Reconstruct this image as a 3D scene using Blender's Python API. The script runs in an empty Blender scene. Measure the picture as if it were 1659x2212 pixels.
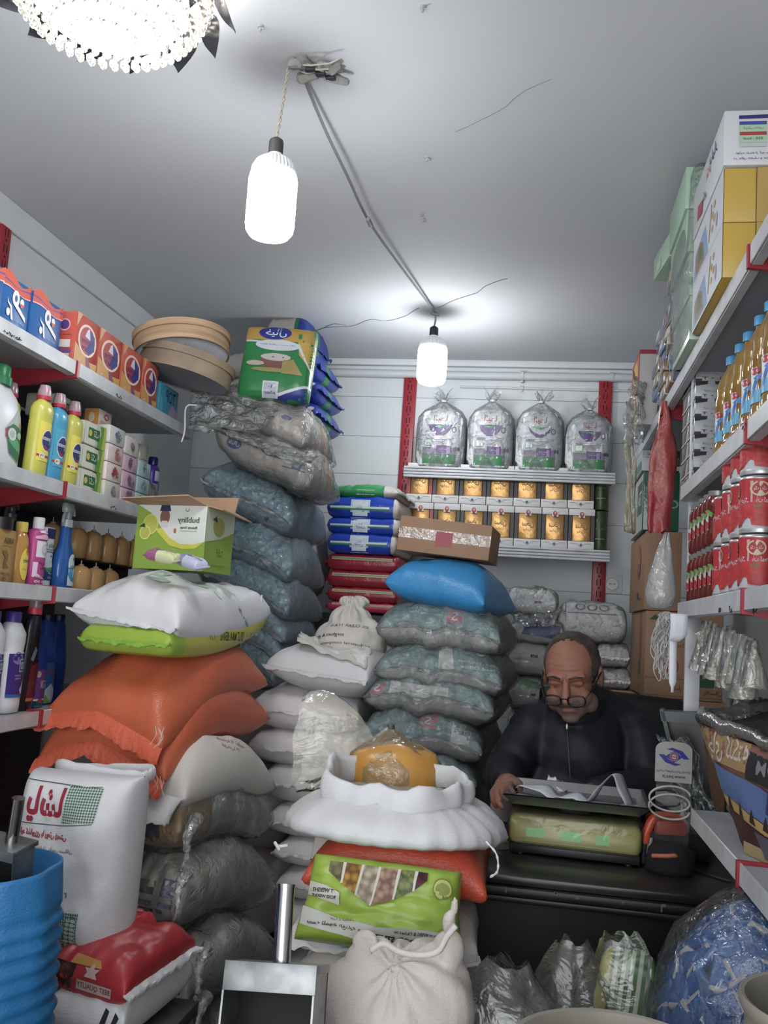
import bpy, bmesh, math, random
from math import sin, cos, pi, radians as R
from mathutils import Vector as V, Matrix as M, noise
from mathutils.bvhtree import BVHTree

# ------------------------------------------------------------------ camera, light, exposure
SC = bpy.context.scene
COL = SC.collection
FPX, YAW, PITCH, ROLL = 2000.0, .1695, .119, .0642
EYE = V((0, 0, 1.3))
_f = V((-sin(YAW)*cos(PITCH), cos(YAW)*cos(PITCH), sin(PITCH)))
_r = V((cos(YAW), sin(YAW), 0)); _u = _r.cross(_f)
_r, _u = cos(ROLL)*_r + sin(ROLL)*_u, -sin(ROLL)*_r + cos(ROLL)*_u
cam = bpy.data.cameras.new('camera'); camo = bpy.data.objects.new('camera', cam); COL.objects.link(camo)
m3 = M((_r, _u, -_f)).transposed()
camo.matrix_world = M.Translation(EYE) @ m3.to_4x4()
cam.sensor_fit = 'HORIZONTAL'; cam.sensor_width = 36; cam.lens = 36*FPX/1659; cam.clip_start = .05
SC.camera = camo
SC.view_settings.view_transform = 'Standard'; SC.view_settings.look = 'None'
SC.view_settings.gamma = 1; SC.view_settings.use_curve_mapping = False
SC.view_settings.exposure = 1.5
SC.cycles.use_denoising = True; SC.cycles.max_bounces = 8; SC.cycles.transparent_max_bounces = 16
SC.cycles.diffuse_bounces = 4; SC.cycles.sample_clamp_indirect = 4; SC.cycles.caustics_reflective = False; SC.cycles.caustics_refractive = False
w = bpy.data.worlds.new('world'); SC.world = w; w.use_nodes = True
w.node_tree.nodes['Background'].inputs[0].default_value = (.92, .94, .96, 1)
w.node_tree.nodes['Background'].inputs[1].default_value = 1.65
def lamp(kind, name, loc, e, col=(1, 1, 1), size=.1, rot=None):
    l = bpy.data.lights.new(name, kind); l.energy = e; l.color = col
    if kind == 'POINT': l.shadow_soft_size = size
    if kind == 'AREA': l.shape = 'RECTANGLE'; l.size, l.size_y = size
    o = bpy.data.objects.new(name, l); COL.objects.link(o); o.location = loc
    if rot: o.rotation_euler = rot
    return o

def at(px, py, X=None, Y=None, Z=None):
    d = _f + _r*((px-829.5)/FPX) - _u*((py-1106)/FPX)
    i, v = (0, X) if X is not None else (1, Y) if Y is not None else (2, Z)
    return EYE + d*((v-EYE[i])/d[i])

# ------------------------------------------------------------------ materials
MATS = {}
def lin(c):
    if isinstance(c, str):
        c = [int(c[i:i+2], 16)/255 for i in (0, 2, 4)]
        c = [x/12.92 if x <= .04045 else ((x+.055)/1.055)**2.4 for x in c]
    g = .3*c[0]+.6*c[1]+.1*c[2]
    return tuple(x*.84+g*.16 for x in c)
def mat(name, col, rough=.5, metal=0, bump=0, bscale=30, var=0, vscale=6, emit=0, weave=0, spec=.5, coat=0, trans=0, ior=1.45, col2=None, alpha=1, stretch=(1, 1, 1)):
    if name in MATS: return MATS[name]
    m = bpy.data.materials.new(name); m.use_nodes = True; nt = m.node_tree; N = nt.nodes; L = nt.links
    b = N['Principled BSDF']; c = lin(col)
    b.inputs['Base Color'].default_value = (*c, 1); b.inputs['Roughness'].default_value = rough
    b.inputs['Metallic'].default_value = metal; b.inputs['Specular IOR Level'].default_value = spec
    b.inputs['Coat Weight'].default_value = coat; b.inputs['Transmission Weight'].default_value = trans; b.inputs['IOR'].default_value = ior
    b.inputs['Coat Roughness'].default_value = .15; b.inputs['Alpha'].default_value = alpha
    if emit: b.inputs['Emission Color'].default_value = (*c, 1); b.inputs['Emission Strength'].default_value = emit
    tc = N.new('ShaderNodeTexCoord'); mp = N.new('ShaderNodeMapping'); L.new(tc.outputs['Object'], mp.inputs[0]); mp.inputs['Scale'].default_value = stretch
    if var or col2:
        n = N.new('ShaderNodeTexNoise'); n.inputs['Scale'].default_value = vscale; n.inputs['Detail'].default_value = 6; L.new(mp.outputs[0], n.inputs[0])
        r = N.new('ShaderNodeValToRGB'); r.color_ramp.elements[0].position = .38; r.color_ramp.elements[1].position = .62
        c2 = lin(col2) if col2 else tuple(x*(1-var) for x in c)
        r.color_ramp.elements[0].color = (*c2, 1); r.color_ramp.elements[1].color = (*c, 1)
        L.new(n.outputs[0], r.inputs[0]); L.new(r.outputs[0], b.inputs['Base Color'])
    h = None
    if bump:
        n = N.new('ShaderNodeTexNoise'); n.inputs['Scale'].default_value = bscale; n.inputs['Detail'].default_value = 5; L.new(mp.outputs[0], n.inputs[0])
        bp = N.new('ShaderNodeBump'); bp.inputs['Strength'].default_value = bump; bp.inputs['Distance'].default_value = .01
        L.new(n.outputs[0], bp.inputs['Height']); h = bp.outputs[0]
    if weave:
        prev = h
        for ax in (0, 1):
            wv = N.new('ShaderNodeTexNoise'); wv.inputs['Scale'].default_value = 260; wv.inputs['Detail'].default_value = 1
            m2 = N.new('ShaderNodeMapping'); m2.inputs['Scale'].default_value = ((1, .25, 1), (.25, 1, 1))[ax]; m2.inputs['Rotation'].default_value = (.3, .2, .4)
            L.new(tc.outputs['Object'], m2.inputs[0]); L.new(m2.outputs[0], wv.inputs[0])
            bp = N.new('ShaderNodeBump'); bp.inputs['Strength'].default_value = weave; bp.inputs['Distance'].default_value = .002
            L.new(wv.outputs[0], bp.inputs['Height'])
            if prev: L.new(prev, bp.inputs['Normal'])
            prev = bp.outputs[0]
        h = prev
    if h: L.new(h, b.inputs['Normal'])
    MATS[name] = m; return m
def film(name, tint='ffffff', milk=.12, gloss=.25, rough=.12, bump=.6, bscale=22):
    """thin clear plastic: see-through, with a little milky scatter and creased highlights"""
    if name in MATS: return MATS[name]
    m = bpy.data.materials.new(name); m.use_nodes = True; nt = m.node_tree; N = nt.nodes; L = nt.links
    N.remove(N['Principled BSDF']); out = N['Material Output']; c = lin(tint)
    t = N.new('ShaderNodeBsdfTransparent'); t.inputs[0].default_value = (*[.86+.14*x for x in c], 1)
    d = N.new('ShaderNodeBsdfDiffuse'); d.inputs[0].default_value = (*c, 1)
    g = N.new('ShaderNodeBsdfGlossy'); g.inputs['Roughness'].default_value = rough
    tc = N.new('ShaderNodeTexCoord'); n = N.new('ShaderNodeTexNoise'); n.inputs['Scale'].default_value = bscale; n.inputs['Detail'].default_value = 4; n.inputs['Distortion'].default_value = 1.2
    L.new(tc.outputs['Object'], n.inputs[0]); bp = N.new('ShaderNodeBump'); bp.inputs['Strength'].default_value = bump; bp.inputs['Distance'].default_value = .02
    L.new(n.outputs[0], bp.inputs['Height'])
    for s in (d, g): L.new(bp.outputs[0], s.inputs['Normal'])
    lw = N.new('ShaderNodeFresnel'); lw.inputs[0].default_value = 1.35; L.new(bp.outputs[0], lw.inputs['Normal'])
    ad = N.new('ShaderNodeMath'); ad.operation = 'MULTIPLY_ADD'; ad.use_clamp = True; ad.inputs[1].default_value = 1-gloss; ad.inputs[2].default_value = gloss*.35; L.new(lw.outputs[0], ad.inputs[0])
    x1 = N.new('ShaderNodeMixShader'); x1.inputs[0].default_value = milk; L.new(t.outputs[0], x1.inputs[1]); L.new(d.outputs[0], x1.inputs[2])
    x2 = N.new('ShaderNodeMixShader'); L.new(ad.outputs[0], x2.inputs[0]); L.new(x1.outputs[0], x2.inputs[1]); L.new(g.outputs[0], x2.inputs[2])
    L.new(x2.outputs[0], out.inputs[0]); MATS[name] = m; return m

def flat(c, rough=.45): return mat('ink_'+c, c, rough)
WHITE, BLACK = 'e4e4e6', '1c1c22'

# ------------------------------------------------------------------ object helpers
def tag(o, label=None, cat=None, group=None, kind=None):
    for k, v in (('label', label), ('category', cat), ('group', group), ('kind', kind)):
        if v: o[k] = v
    return o
def thing(name, label, cat, loc=(0, 0, 0), rotz=0, group=None, rot=None):
    o = bpy.data.objects.new(name, None); COL.objects.link(o); o.empty_display_size = .05
    o.location = loc; o.rotation_euler = rot or (0, 0, rotz)
    return tag(o, label, cat, group)
def obj(name, bm, mats, parent=None, loc=(0, 0, 0), rot=(0, 0, 0), smooth=40):
    me = bpy.data.meshes.new(name)
    bm.normal_update(); bm.to_mesh(me); bm.free()
    for m in (mats if isinstance(mats, (list, tuple)) else [mats]): me.materials.append(m)
    if smooth:
        for p in me.polygons: p.use_smooth = True
        if smooth < 180: me.set_sharp_from_angle(angle=R(smooth))
    o = bpy.data.objects.new(name, me); COL.objects.link(o); o.location = loc; o.rotation_euler = rot
    if parent: o.parent = parent
    return o
def dup(root, loc=None, rotz=None, label=None, group=None, rot=None):
    r = root.copy(); COL.objects.link(r)
    if loc is not None: r.location = loc
    if rotz is not None: r.rotation_euler = (0, 0, rotz)
    if rot is not None: r.rotation_euler = rot
    if label: r['label'] = label
    if group: r['group'] = group
    for ch in list(root.children):
        c = ch.copy(); COL.objects.link(c); c.parent = r
        for g in list(ch.children):
            d = g.copy(); COL.objects.link(d); d.parent = c
    return r

# ------------------------------------------------------------------ mesh helpers
def box(bm, lo, hi, mi=0, bev=0, seg=2):
    vs = [bm.verts.new((x, y, z)) for z in (lo[2], hi[2]) for y in (lo[1], hi[1]) for x in (lo[0], hi[0])]
    fs = [bm.faces.new([vs[i] for i in q]) for q in ((0, 2, 3, 1), (4, 5, 7, 6), (0, 1, 5, 4), (2, 6, 7, 3), (0, 4, 6, 2), (1, 3, 7, 5))]
    for f in fs: f.material_index = mi
    if bev:
        es = list({e for f in fs for e in f.edges})
        for f in bmesh.ops.bevel(bm, geom=es, offset=bev, segments=seg, affect='EDGES', profile=.5)['faces']: f.material_index = mi
    return fs
def lathe(bm, prof, n=24, mi=0, sx=1, sy=1, c=(0, 0, 0), cap=True, sq=2.0, M4=None):
    """surface of revolution; sq>2 makes the section squarer"""
    rings = []
    for r, z in prof:
        ring = []
        for k in range(n):
            a = 2*pi*k/n; ca, sa = cos(a), sin(a)
            q = (abs(ca)**sq + abs(sa)**sq)**(-1/sq)
            p = V((c[0]+r*sx*ca*q, c[1]+r*sy*sa*q, c[2]+z))
            ring.append(bm.verts.new(M4 @ p if M4 else p))
        rings.append(ring)
    for i, (a, b) in enumerate(zip(rings, rings[1:])):
        mm = mi[i] if isinstance(mi, (list, tuple)) else mi
        for k in range(n):
            bm.faces.new((a[k], a[(k+1) % n], b[(k+1) % n], b[k])).material_index = mm
    if cap:
        m0, m1 = (mi[0], mi[-1]) if isinstance(mi, (list, tuple)) else (mi, mi)
        if prof[0][0] > 1e-5: bm.faces.new(rings[0][::-1]).material_index = m0
        if prof[-1][0] > 1e-5: bm.faces.new(rings[-1]).material_index = m1
    return rings
def tube(bm, pts, r, n=8, mi=0, cap=True):
    pts = [V(p) for p in pts]; rings = []; up = None
    for i, p in enumerate(pts):
        d = (pts[min(i+1, len(pts)-1)]-pts[max(i-1, 0)]).normalized()
        if up is None: up = d.orthogonal().normalized()
        up = (up-d*up.dot(d)).normalized(); s = d.cross(up)
        rr = r[i] if isinstance(r, (list, tuple)) else r
        rings.append([bm.verts.new(p+(up*cos(2*pi*k/n)+s*sin(2*pi*k/n))*rr) for k in range(n)])
    for a, b in zip(rings, rings[1:]):
        for k in range(n): bm.faces.new((a[k], a[(k+1) % n], b[(k+1) % n], b[k])).material_index = mi
    if cap:
        bm.faces.new(rings[0][::-1]).material_index = mi; bm.faces.new(rings[-1]).material_index = mi
def curve(pts, n=8):
    """Catmull-Rom through points"""
    P = [V(p) for p in pts]; P = [P[0]*2-P[1]]+P+[P[-1]*2-P[-2]]; out = []
    for i in range(1, len(P)-2):
        for k in range(n):
            t = k/n; a, b, c, d = P[i-1:i+3]
            out.append(.5*((2*b)+(c-a)*t+(2*a-5*b+4*c-d)*t*t+(3*b-a-3*c+d)*t**3))
    return out+[P[-2]]
def ball(bm, c, r, mi=0, seg=16, sc=(1, 1, 1), rot=None):
    g = bmesh.ops.create_uvsphere(bm, u_segments=seg, v_segments=max(6, seg*2//3), radius=1)
    Mx = M.Translation(c) @ (rot.to_matrix().to_4x4() if rot else M.Identity(4)) @ M.Diagonal((r*sc[0], r*sc[1], r*sc[2], 1))
    bmesh.ops.transform(bm, matrix=Mx, verts=g['verts'])
    for v in g['verts']:
        for f in v.link_faces: f.material_index = mi
def capsule(bm, a, b, ra, rb, seg=12):
    a, b = V(a), V(b); n = 6
    d = (b-a); L = d.length; q = d.to_track_quat('Z', 'Y').to_matrix().to_4x4()
    prof = [(ra*sin(pi/2*k/5), -ra*cos(pi/2*k/5)) for k in range(6)] + [(rb*cos(pi/2*k/5), L+rb*sin(pi/2*k/5)) for k in range(6)]
    prof[0] = (1e-4, prof[0][1]); prof[-1] = (1e-4, prof[-1][1])
    lathe(bm, prof, seg, M4=M.Translation(a) @ q)
def remeshed(name, bm, mats, voxel, parent=None, smooth=4, disp=None, loc=(0, 0, 0), rot=(0, 0, 0)):
    """fuse overlapping closed shapes into one continuous skin"""
    o = obj('tmp', bm, mats)
    md = o.modifiers.new('r', 'REMESH'); md.mode = 'VOXEL'; md.voxel_size = voxel; md.use_smooth_shade = True
    ms = o.modifiers.new('s', 'SMOOTH'); ms.iterations = smooth; ms.factor = .5
    dg = bpy.context.evaluated_depsgraph_get(); me = bpy.data.meshes.new_from_object(o.evaluated_get(dg))
    bpy.data.objects.remove(o)
    if disp:
        cn = [(v.co.copy(), n.vector.copy()) for v, n in zip(me.vertices, me.vertex_normals)]
        me.vertices.foreach_set('co', [x for c, n in cn for x in disp(c, n)])
    me.materials.clear()
    for m in (mats if isinstance(mats, (list, tuple)) else [mats]): me.materials.append(m)
    for p in me.polygons: p.use_smooth = True
    o = bpy.data.objects.new(name, me); COL.objects.link(o); o.location = loc; o.rotation_euler = rot
    if parent: o.parent = parent
    return o
def nz(x, y, z, s=1.0, seed=0): return noise.noise(V((x*s+seed*7.31, y*s-seed*3.17, z*s+seed*1.93)))

# ------------------------------------------------------------------ print on surfaces
AR = {'ا': 'FE8D FE8E', 'ب': 'FE8F FE90 FE91 FE92', 'پ': 'FB56 FB57 FB58 FB59', 'ت': 'FE95 FE96 FE97 FE98', 'ج': 'FE9D FE9E FE9F FEA0', 'چ': 'FB7A FB7B FB7C FB7D',
      'ح': 'FEA1 FEA2 FEA3 FEA4', 'خ': 'FEA5 FEA6 FEA7 FEA8', 'د': 'FEA9 FEAA', 'ر': 'FEAD FEAE', 'ز': 'FEAF FEB0', 'س': 'FEB1 FEB2 FEB3 FEB4', 'ش': 'FEB5 FEB6 FEB7 FEB8',
      'ص': 'FEB9 FEBA FEBB FEBC', 'ط': 'FEC1 FEC2 FEC3 FEC4', 'ع': 'FEC9 FECA FECB FECC', 'غ': 'FECD FECE FECF FED0', 'ف': 'FED1 FED2 FED3 FED4', 'ق': 'FED5 FED6 FED7 FED8',
      'ک': 'FB8E FB8F FB90 FB91', 'گ': 'FB92 FB93 FB94 FB95', 'ل': 'FEDD FEDE FEDF FEE0', 'م': 'FEE1 FEE2 FEE3 FEE4', 'ن': 'FEE5 FEE6 FEE7 FEE8', 'ه': 'FEE9 FEEA FEEB FEEC',
      'و': 'FEED FEEE', 'ی': 'FBFC FBFD FBFE FBFF'}
def shape_text(t):
    if not any(ch in AR for ch in t): return t
    out = []
    for i, ch in enumerate(t):
        if ch not in AR: out.append(ch); continue
        f = AR[ch].split(); dual = len(f) == 4
        pj = i > 0 and t[i-1] in AR and len(AR[t[i-1]].split()) == 4
        nj = dual and i+1 < len(t) and t[i+1] in AR
        out.append(chr(int(f[3 if pj and nj else 2 if nj else 1 if pj else 0], 16)))
    return ''.join(out[::-1])
TXT = {}
def text_geo(t):
    if t in TXT: return TXT[t]
    c = bpy.data.curves.new('t', 'FONT'); c.body = shape_text(t.lstrip('*')); c.resolution_u = 2; c.offset = .035 if t[0] == '*' else .012
    o = bpy.data.objects.new('t', c); COL.objects.link(o)
    me = bpy.data.meshes.new_from_object(o.evaluated_get(bpy.context.evaluated_depsgraph_get()))
    vs = [v.co.copy() for v in me.vertices]; fs = [tuple(p.vertices) for p in me.polygons]
    bpy.data.objects.remove(o); bpy.data.curves.remove(c); bpy.data.meshes.remove(me)
    if not vs: TXT[t] = ([], []); return TXT[t]
    x0, x1 = min(v.x for v in vs), max(v.x for v in vs); y0, y1 = min(v.y for v in vs), max(v.y for v in vs)
    # the picture is a mirror image: writing runs backwards
    vs = [(-((v.x-x0)/(x1-x0)-.5), (v.y-y0)/(y1-y0)-.5) for v in vs]
    TXT[t] = (vs, fs); return TXT[t]
SIDES = {'F': (V((1, 0, 0)), V((0, 0, 1))), 'L': (V((0, -1, 0)), V((0, 0, 1))), 'Rr': (V((0, 1, 0)), V((0, 0, 1))), 'T': (V((1, 0, 0)), V((0, 1, 0))), 'Bk': (V((-1, 0, 0)), V((0, 0, 1)))}
def stamp(o, c, side, shapes, off=.0012, flatp=False, rot=0, step=.02, reach=.6):
    """lay printed shapes on o's own mesh, seen from `side`; c = centre in mesh coordinates.
       shapes: ('t',text,cx,cy,w,h,col) ('r',x0,y0,x1,y1,col) ('e',cx,cy,rx,ry,col) ('p',[(x,y)..],col); colour hex or material"""
    right, up = SIDES[side] if isinstance(side, str) else side
    right = right.normalized(); up = up.normalized(); n = right.cross(up); c = V(c)
    if rot: right, up = right*cos(rot)+up*sin(rot), up*cos(rot)-right*sin(rot)
    me = o.data; tree = None if flatp else BVHTree.FromPolygons([v.co for v in me.vertices], [tuple(p.vertices) for p in me.polygons])
    bm = bmesh.new(); bm.from_mesh(me); lay = 0
    for s in shapes:
        lay += 1; col = s[-1]; m = flat(col) if isinstance(col, str) else col
        if m.name not in me.materials: me.materials.append(m)
        mi = me.materials.find(m.name)
        if s[0] == 't':
            vs, fs = text_geo(s[1]); vs = [(s[2]+x*s[4], s[3]+y*s[5]) for x, y in vs]
        elif s[0] == 'r':
            nx = max(1, int(abs(s[3]-s[1])/step)) if not flatp else 1; ny = max(1, int(abs(s[4]-s[2])/step)) if not flatp else 1
            vs = [(s[1]+(s[3]-s[1])*i/nx, s[2]+(s[4]-s[2])*j/ny) for j in range(ny+1) for i in range(nx+1)]
            fs = [(j*(nx+1)+i, j*(nx+1)+i+1, (j+1)*(nx+1)+i+1, (j+1)*(nx+1)+i) for j in range(ny) for i in range(nx)]
        elif s[0] == 'e':
            k = 24; rg = 1 if flatp else max(1, int(max(s[3], s[4])/step)); vs = [(s[1], s[2])]; fs = []
            for q in range(1, rg+1): vs += [(s[1]+s[3]*q/rg*cos(2*pi*i/k), s[2]+s[4]*q/rg*sin(2*pi*i/k)) for i in range(k)]
            fs = [(0, 1+i, 1+(i+1) % k) for i in range(k)]
            for q in range(1, rg): fs += [(1+(q-1)*k+i, 1+q*k+i, 1+q*k+(i+1) % k, 1+(q-1)*k+(i+1) % k) for i in range(k)]
        else:
            vs = list(s[1]); fs = [tuple(range(len(vs)))]
        tb = bmesh.new(); tv = [tb.verts.new((x, y, 0)) for x, y in vs]
        for q in fs:
            try: tb.faces.new([tv[i] for i in q])
            except ValueError: pass
        if not flatp and s[0] in 'tp':
            if s[0] == 'p': bmesh.ops.triangulate(tb, faces=tb.faces[:])
            for _ in range(5):
                es = [e for e in tb.edges if e.calc_length() > step]
                if not es: break
                bmesh.ops.subdivide_edges(tb, edges=es, cuts=1); bmesh.ops.triangulate(tb, faces=[f for f in tb.faces if len(f.verts) > 4])
        d = off*min(4, 1+.10*(lay-1)) if not (flatp and len(shapes) > 40) else off; mp = {}
        for v in tb.verts:
            p = c+right*v.co.x+up*v.co.y
            if flatp: mp[v] = bm.verts.new(p+n*d); continue
            h, nn, _, _ = tree.ray_cast(p+n*reach, -n)
            if h is not None and (h-p).length < reach*.98: mp[v] = bm.verts.new(h+n*d*.5+nn*d*.7)
        for f in tb.faces:
            if all(v in mp for v in f.verts):
                q = [mp[v] for v in f.verts]
                zs = [(v.co-c).dot(n) for v in q]
                if max(zs)-min(zs) > .035: continue
                try: nf = bm.faces.new(q)
                except ValueError: continue
                nf.material_index = mi; nf.smooth = True
                nf.normal_update()
                if nf.normal.dot(n) < 0: nf.normal_flip()
        tb.free()
    bmesh.ops.delete(bm, geom=[v for v in bm.verts if not v.link_faces], context='VERTS')
    bm.to_mesh(me); bm.free(); return o

# ------------------------------------------------------------------ sacks
def pillow(W, L, T, seed=0, pinch=.07, mid=.45, n=36, a=3.2, b=.55, wr=.006, lump=.05, warp=None, grow=0, crease=0, droop=.0, paint=None, wfreq=70, ends=1, sides=.5):
    """a filled sack lying flat: x width, y length, z 0..T; ears at the corners, puckers along the seams"""
    bm = bmesh.new(); rnd = random.Random(seed); a *= 1.3; b *= .8
    g = [sin(pi/2*(-1+2*i/n)*.999)*.35+(-1+2*i/n)*.65 for i in range(n+1)]
    def prof(t): return max(0, 1-abs(t)**a)**b
    def P(u, v, top):
        q = prof(u)*prof(v)
        ck = 1-.035*(u*v)**4; x = W/2*u*(1-pinch*(1-v**4))*ck; y = L/2*v*(1-pinch*(1-u**4))*ck
        lm = 1+lump*4*nz(u, v, 3 if top else -3, 1.6, seed)
        z = T*(mid+(1-mid)*q*lm) if top else T*mid*(1-q)
        dz = 0
        if wr:
            f1 = math.exp(-(1-abs(v))*4.5)*(1-abs(v)**8); f2 = math.exp(-(1-abs(u))*4.5)*(1-abs(u)**8)
            ph = nz(u, v, 1, 2.5, seed)*3
            dz = wr*(ends*f1*sin(u*W/2*wfreq*2+ph)+sides*f2*sin(v*L/2*wfreq*2+ph*1.3))*(.6+.8*nz(u, v, 0, 3, seed+5))
            if top: dz += wr*.9*nz(u, v, 0, 5, seed+9)*min(1, q*3)
        if crease:
            dz -= crease*max(0, 1-abs(nz(u, v, 2 if top else -2, 2.2, seed+20))*9)*q
        z += dz if top else -dz*.6
        z -= droop*(abs(u*v)**3)
        s = 1+grow/max(W, L)*2
        p = V((x*s, y*s, z+(grow if top else -grow)*q))
        if grow:
            k = nz(u, v, top*1.0, 4.5, seed+3); k2 = abs(nz(u, v, top*2.0, 9, seed+8))
            p.z += grow*(1.1*k-1.2*k2)*(1 if top else -1)*q; p.x += grow*k*u*.6; p.y += grow*k*v*.6
        return warp(p) if warp else p
    top = [[bm.verts.new(P(u, v, True)) for u in g] for v in g]
    bot = [[top[j][i] if i in (0, n) or j in (0, n) else bm.verts.new(P(g[i], g[j], False)) for i in range(n+1)] for j in range(n+1)]
    for j in range(n):
        for i in range(n):
            f = bm.faces.new((top[j][i], top[j][i+1], top[j+1][i+1], top[j+1][i]))
            f2 = bm.faces.new((bot[j][i], bot[j+1][i], bot[j+1][i+1], bot[j][i+1]))
            if paint:
                uu, vv = (g[i]+g[i+1])/2, (g[j]+g[j+1])/2
                f.material_index = paint(uu, vv, True); f2.material_index = paint(uu, vv, False)
    return bm, P, g
def hem(P, width, side='-y', seed=0, wave=.006, th=.003, n=60, tilt=0, droopy=0, u0=-1, u1=1, fray=0):
    """the flat stitched strip beyond a sack's seam"""
    bm = bmesh.new(); rows = []
    for i in range(n+1):
        t = u0+(u1-u0)*i/n
        if side == '-y': e = P(t, -1, True); ins = P(t, -.93, True)
        elif side == '+y': e = P(t, 1, True); ins = P(t, .93, True)
        elif side == '-x': e = P(-1, t, True); ins = P(-.93, t, True)
        else: e = P(1, t, True); ins = P(.93, t, True)
        d = e-ins; d.z *= .2; d.normalize()
        ww = width*(1+.25*nz(t, 0, 0, 4, seed)+fray*nz(t, 5, 0, 40, seed))
        row = []
        for k in range(4):
            s = k/3
            z = wave*1.6*nz(t, s, 0, 7, seed)*s+wave*.7*nz(t, s, 0, 19, seed)*s+tilt*width*s-droopy*s*s*width
            p = e-d*.004+d*ww*s+V((0, 0, z)); row.append(p)
        rows.append(row)
    for sgn in (1, -1):
        vv = [[bm.verts.new(p+V((0, 0, sgn*th*(.5+.6*(k % 2))))) for k, p in enumerate(row)] for row in rows]
        if sgn == 1: va = vv
        else: vb = vv
    for i in range(n):
        for k in range(3):
            bm.faces.new((va[i][k], va[i][k+1], va[i+1][k+1], va[i+1][k])); bm.faces.new((vb[i][k], vb[i+1][k], vb[i+1][k+1], vb[i][k+1]))
        bm.faces.new((va[i][3], vb[i][3], vb[i+1][3], va[i+1][3])); bm.faces.new((va[i][0], va[i+1][0], vb[i+1][0], vb[i][0]))
    for i in (0, n):
        for k in range(3): bm.faces.new((va[i][k], vb[i][k], vb[i][k+1], va[i][k+1]))
    bmesh.ops.recalc_face_normals(bm, faces=bm.faces[:])
    return bm
def sack(name, label, cat, mt, W, L, T, loc, rotz=0, group=None, hems=('-y',), hemw=.03, hmat=None, wrap=None, wrapg=.008, tilt=(0, 0), decals=(), **kw):
    hk = {k: kw.pop(k) for k in ('wave', 'droopy', 'fray', 'htilt') if k in kw}
    if 'htilt' in hk: hk['tilt'] = hk.pop('htilt')
    t = thing(name, label, cat, loc, rotz, group, rot=(tilt[0], tilt[1], rotz))
    bm, P, g = pillow(W, L, T, **kw)
    o = obj('filled_body', bm, mt, t, smooth=180)
    for d in decals: stamp(o, *d)
    for h in hems:
        obj('seam', hem(P, hemw, h, seed=kw.get('seed', 0), **hk), hmat or (mt[0] if isinstance(mt, (list, tuple)) else mt), t, smooth=60)
    if wrap:
        k2 = dict(kw); k2['grow'] = wrapg; k2['wr'] = kw.get('wr', .006)*1.5; k2['paint'] = None; k2['n'] = 44
        bm2, P2, _ = pillow(W, L, T, **k2)
        obj('plastic_wrap', bm2, wrap, t, smooth=180)
    return t
def front(x0, y0, x1, y1, Y):
    """world frame of something whose front, at depth Y, fills this region: centre x, width, base z, height"""
    xm, ym = (x0+x1)/2, (y0+y1)/2
    a, b = at(x0, ym, Y=Y), at(x1, ym, Y=Y); lo, hi = at(xm, y1, Y=Y), at(xm, y0, Y=Y)
    return (a.x+b.x)/2, b.x-a.x, lo.z, hi.z-lo.z
# ------------------------------------------------------------------ the room
XL, XR, YB, ZC = -1.77, .80, 4.42, 2.6
def struct(name, bm, m, **k):
    o = obj(name, bm, m, **k); o['kind'] = 'structure'; return o
m_ceil = mat('ceiling_paint', 'd0d2d6', .8, var=.06, vscale=1.2, bump=.12, bscale=3)
m_wall = mat('wall_paint', 'd2d7da', .55, var=.05, vscale=2, bump=.06, bscale=6)
m_wallL = mat('side_wall_paint', 'd6d8da', .6, var=.08, vscale=3, bump=.1, bscale=9)
bm = bmesh.new(); box(bm, (-2.6, -1.5, -.06), (1.9, YB+.1, 0)); m_floor = mat('terrazzo_floor', '57504a', .55, col2='2c2926', vscale=60); struct('floor', bm, m_floor)
# ceiling with a hairline crack relief
bm = bmesh.new(); box(bm, (XL-.1, -1.5, ZC), (XR+.1, YB+.1, ZC+.08)); struct('ceiling', bm, m_ceil)
bm = bmesh.new(); box(bm, (XL-.1, -1.5, 0), (XL, YB+.1, ZC)); struct('wall_left', bm, m_wallL)
bm = bmesh.new(); box(bm, (XR, -1.5, 0), (XR+.1, YB+.1, ZC)); struct('wall_right', bm, m_wallL)
bm = bmesh.new()
gz = [0, .3, .6, .9, 1.2, 1.5, 1.82, 2.02, 2.21, 2.41, ZC]
for a, b in zip(gz, gz[1:]): box(bm, (XL, YB, a+.0006), (XR, YB+.02, b-.0006), bev=.0012, seg=1)
box(bm, (XL, YB+.012, 0), (XR, YB+.1, ZC)); struct('wall_back', bm, m_wall)
# moulding board along the top of the left wall
bm = bmesh.new(); box(bm, (XL, -.5, 2.5), (XL+.012, YB, ZC), bev=.003, seg=1); struct('trim_1', bm, m_wallL)
bm = bmesh.new(); box(bm, (XL, YB-.03, ZC-.035), (XR, YB, ZC), bev=.008); struct('trim_2', bm, m_wall)
# cracks
m_crack = mat('crack', '6f7276', .9)
for i, pts in enumerate([[(680, 715), (705, 707), (760, 704), (800, 690), (830, 693), (870, 685), (905, 665)], [(945, 665), (990, 645), (1030, 632), (1060, 612), (1098, 602)], [(690, 712), (720, 700), (745, 702)], [(985, 285), (1080, 240), (1120, 205), (1190, 170)]]):
    bm = bmesh.new(); P = [at(x, y, Z=ZC-.0005) for x, y in pts]; q = []
    for p in curve(P, 4): q.append(p+V((.006*nz(p.x, p.y, 0, 22), .006*nz(p.x, p.y, 3, 22), 0)))
    tube(bm, q, .0016 if i < 3 else .0006, 5); o = struct('trim_%d' % (3+i), bm, m_crack)
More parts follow.
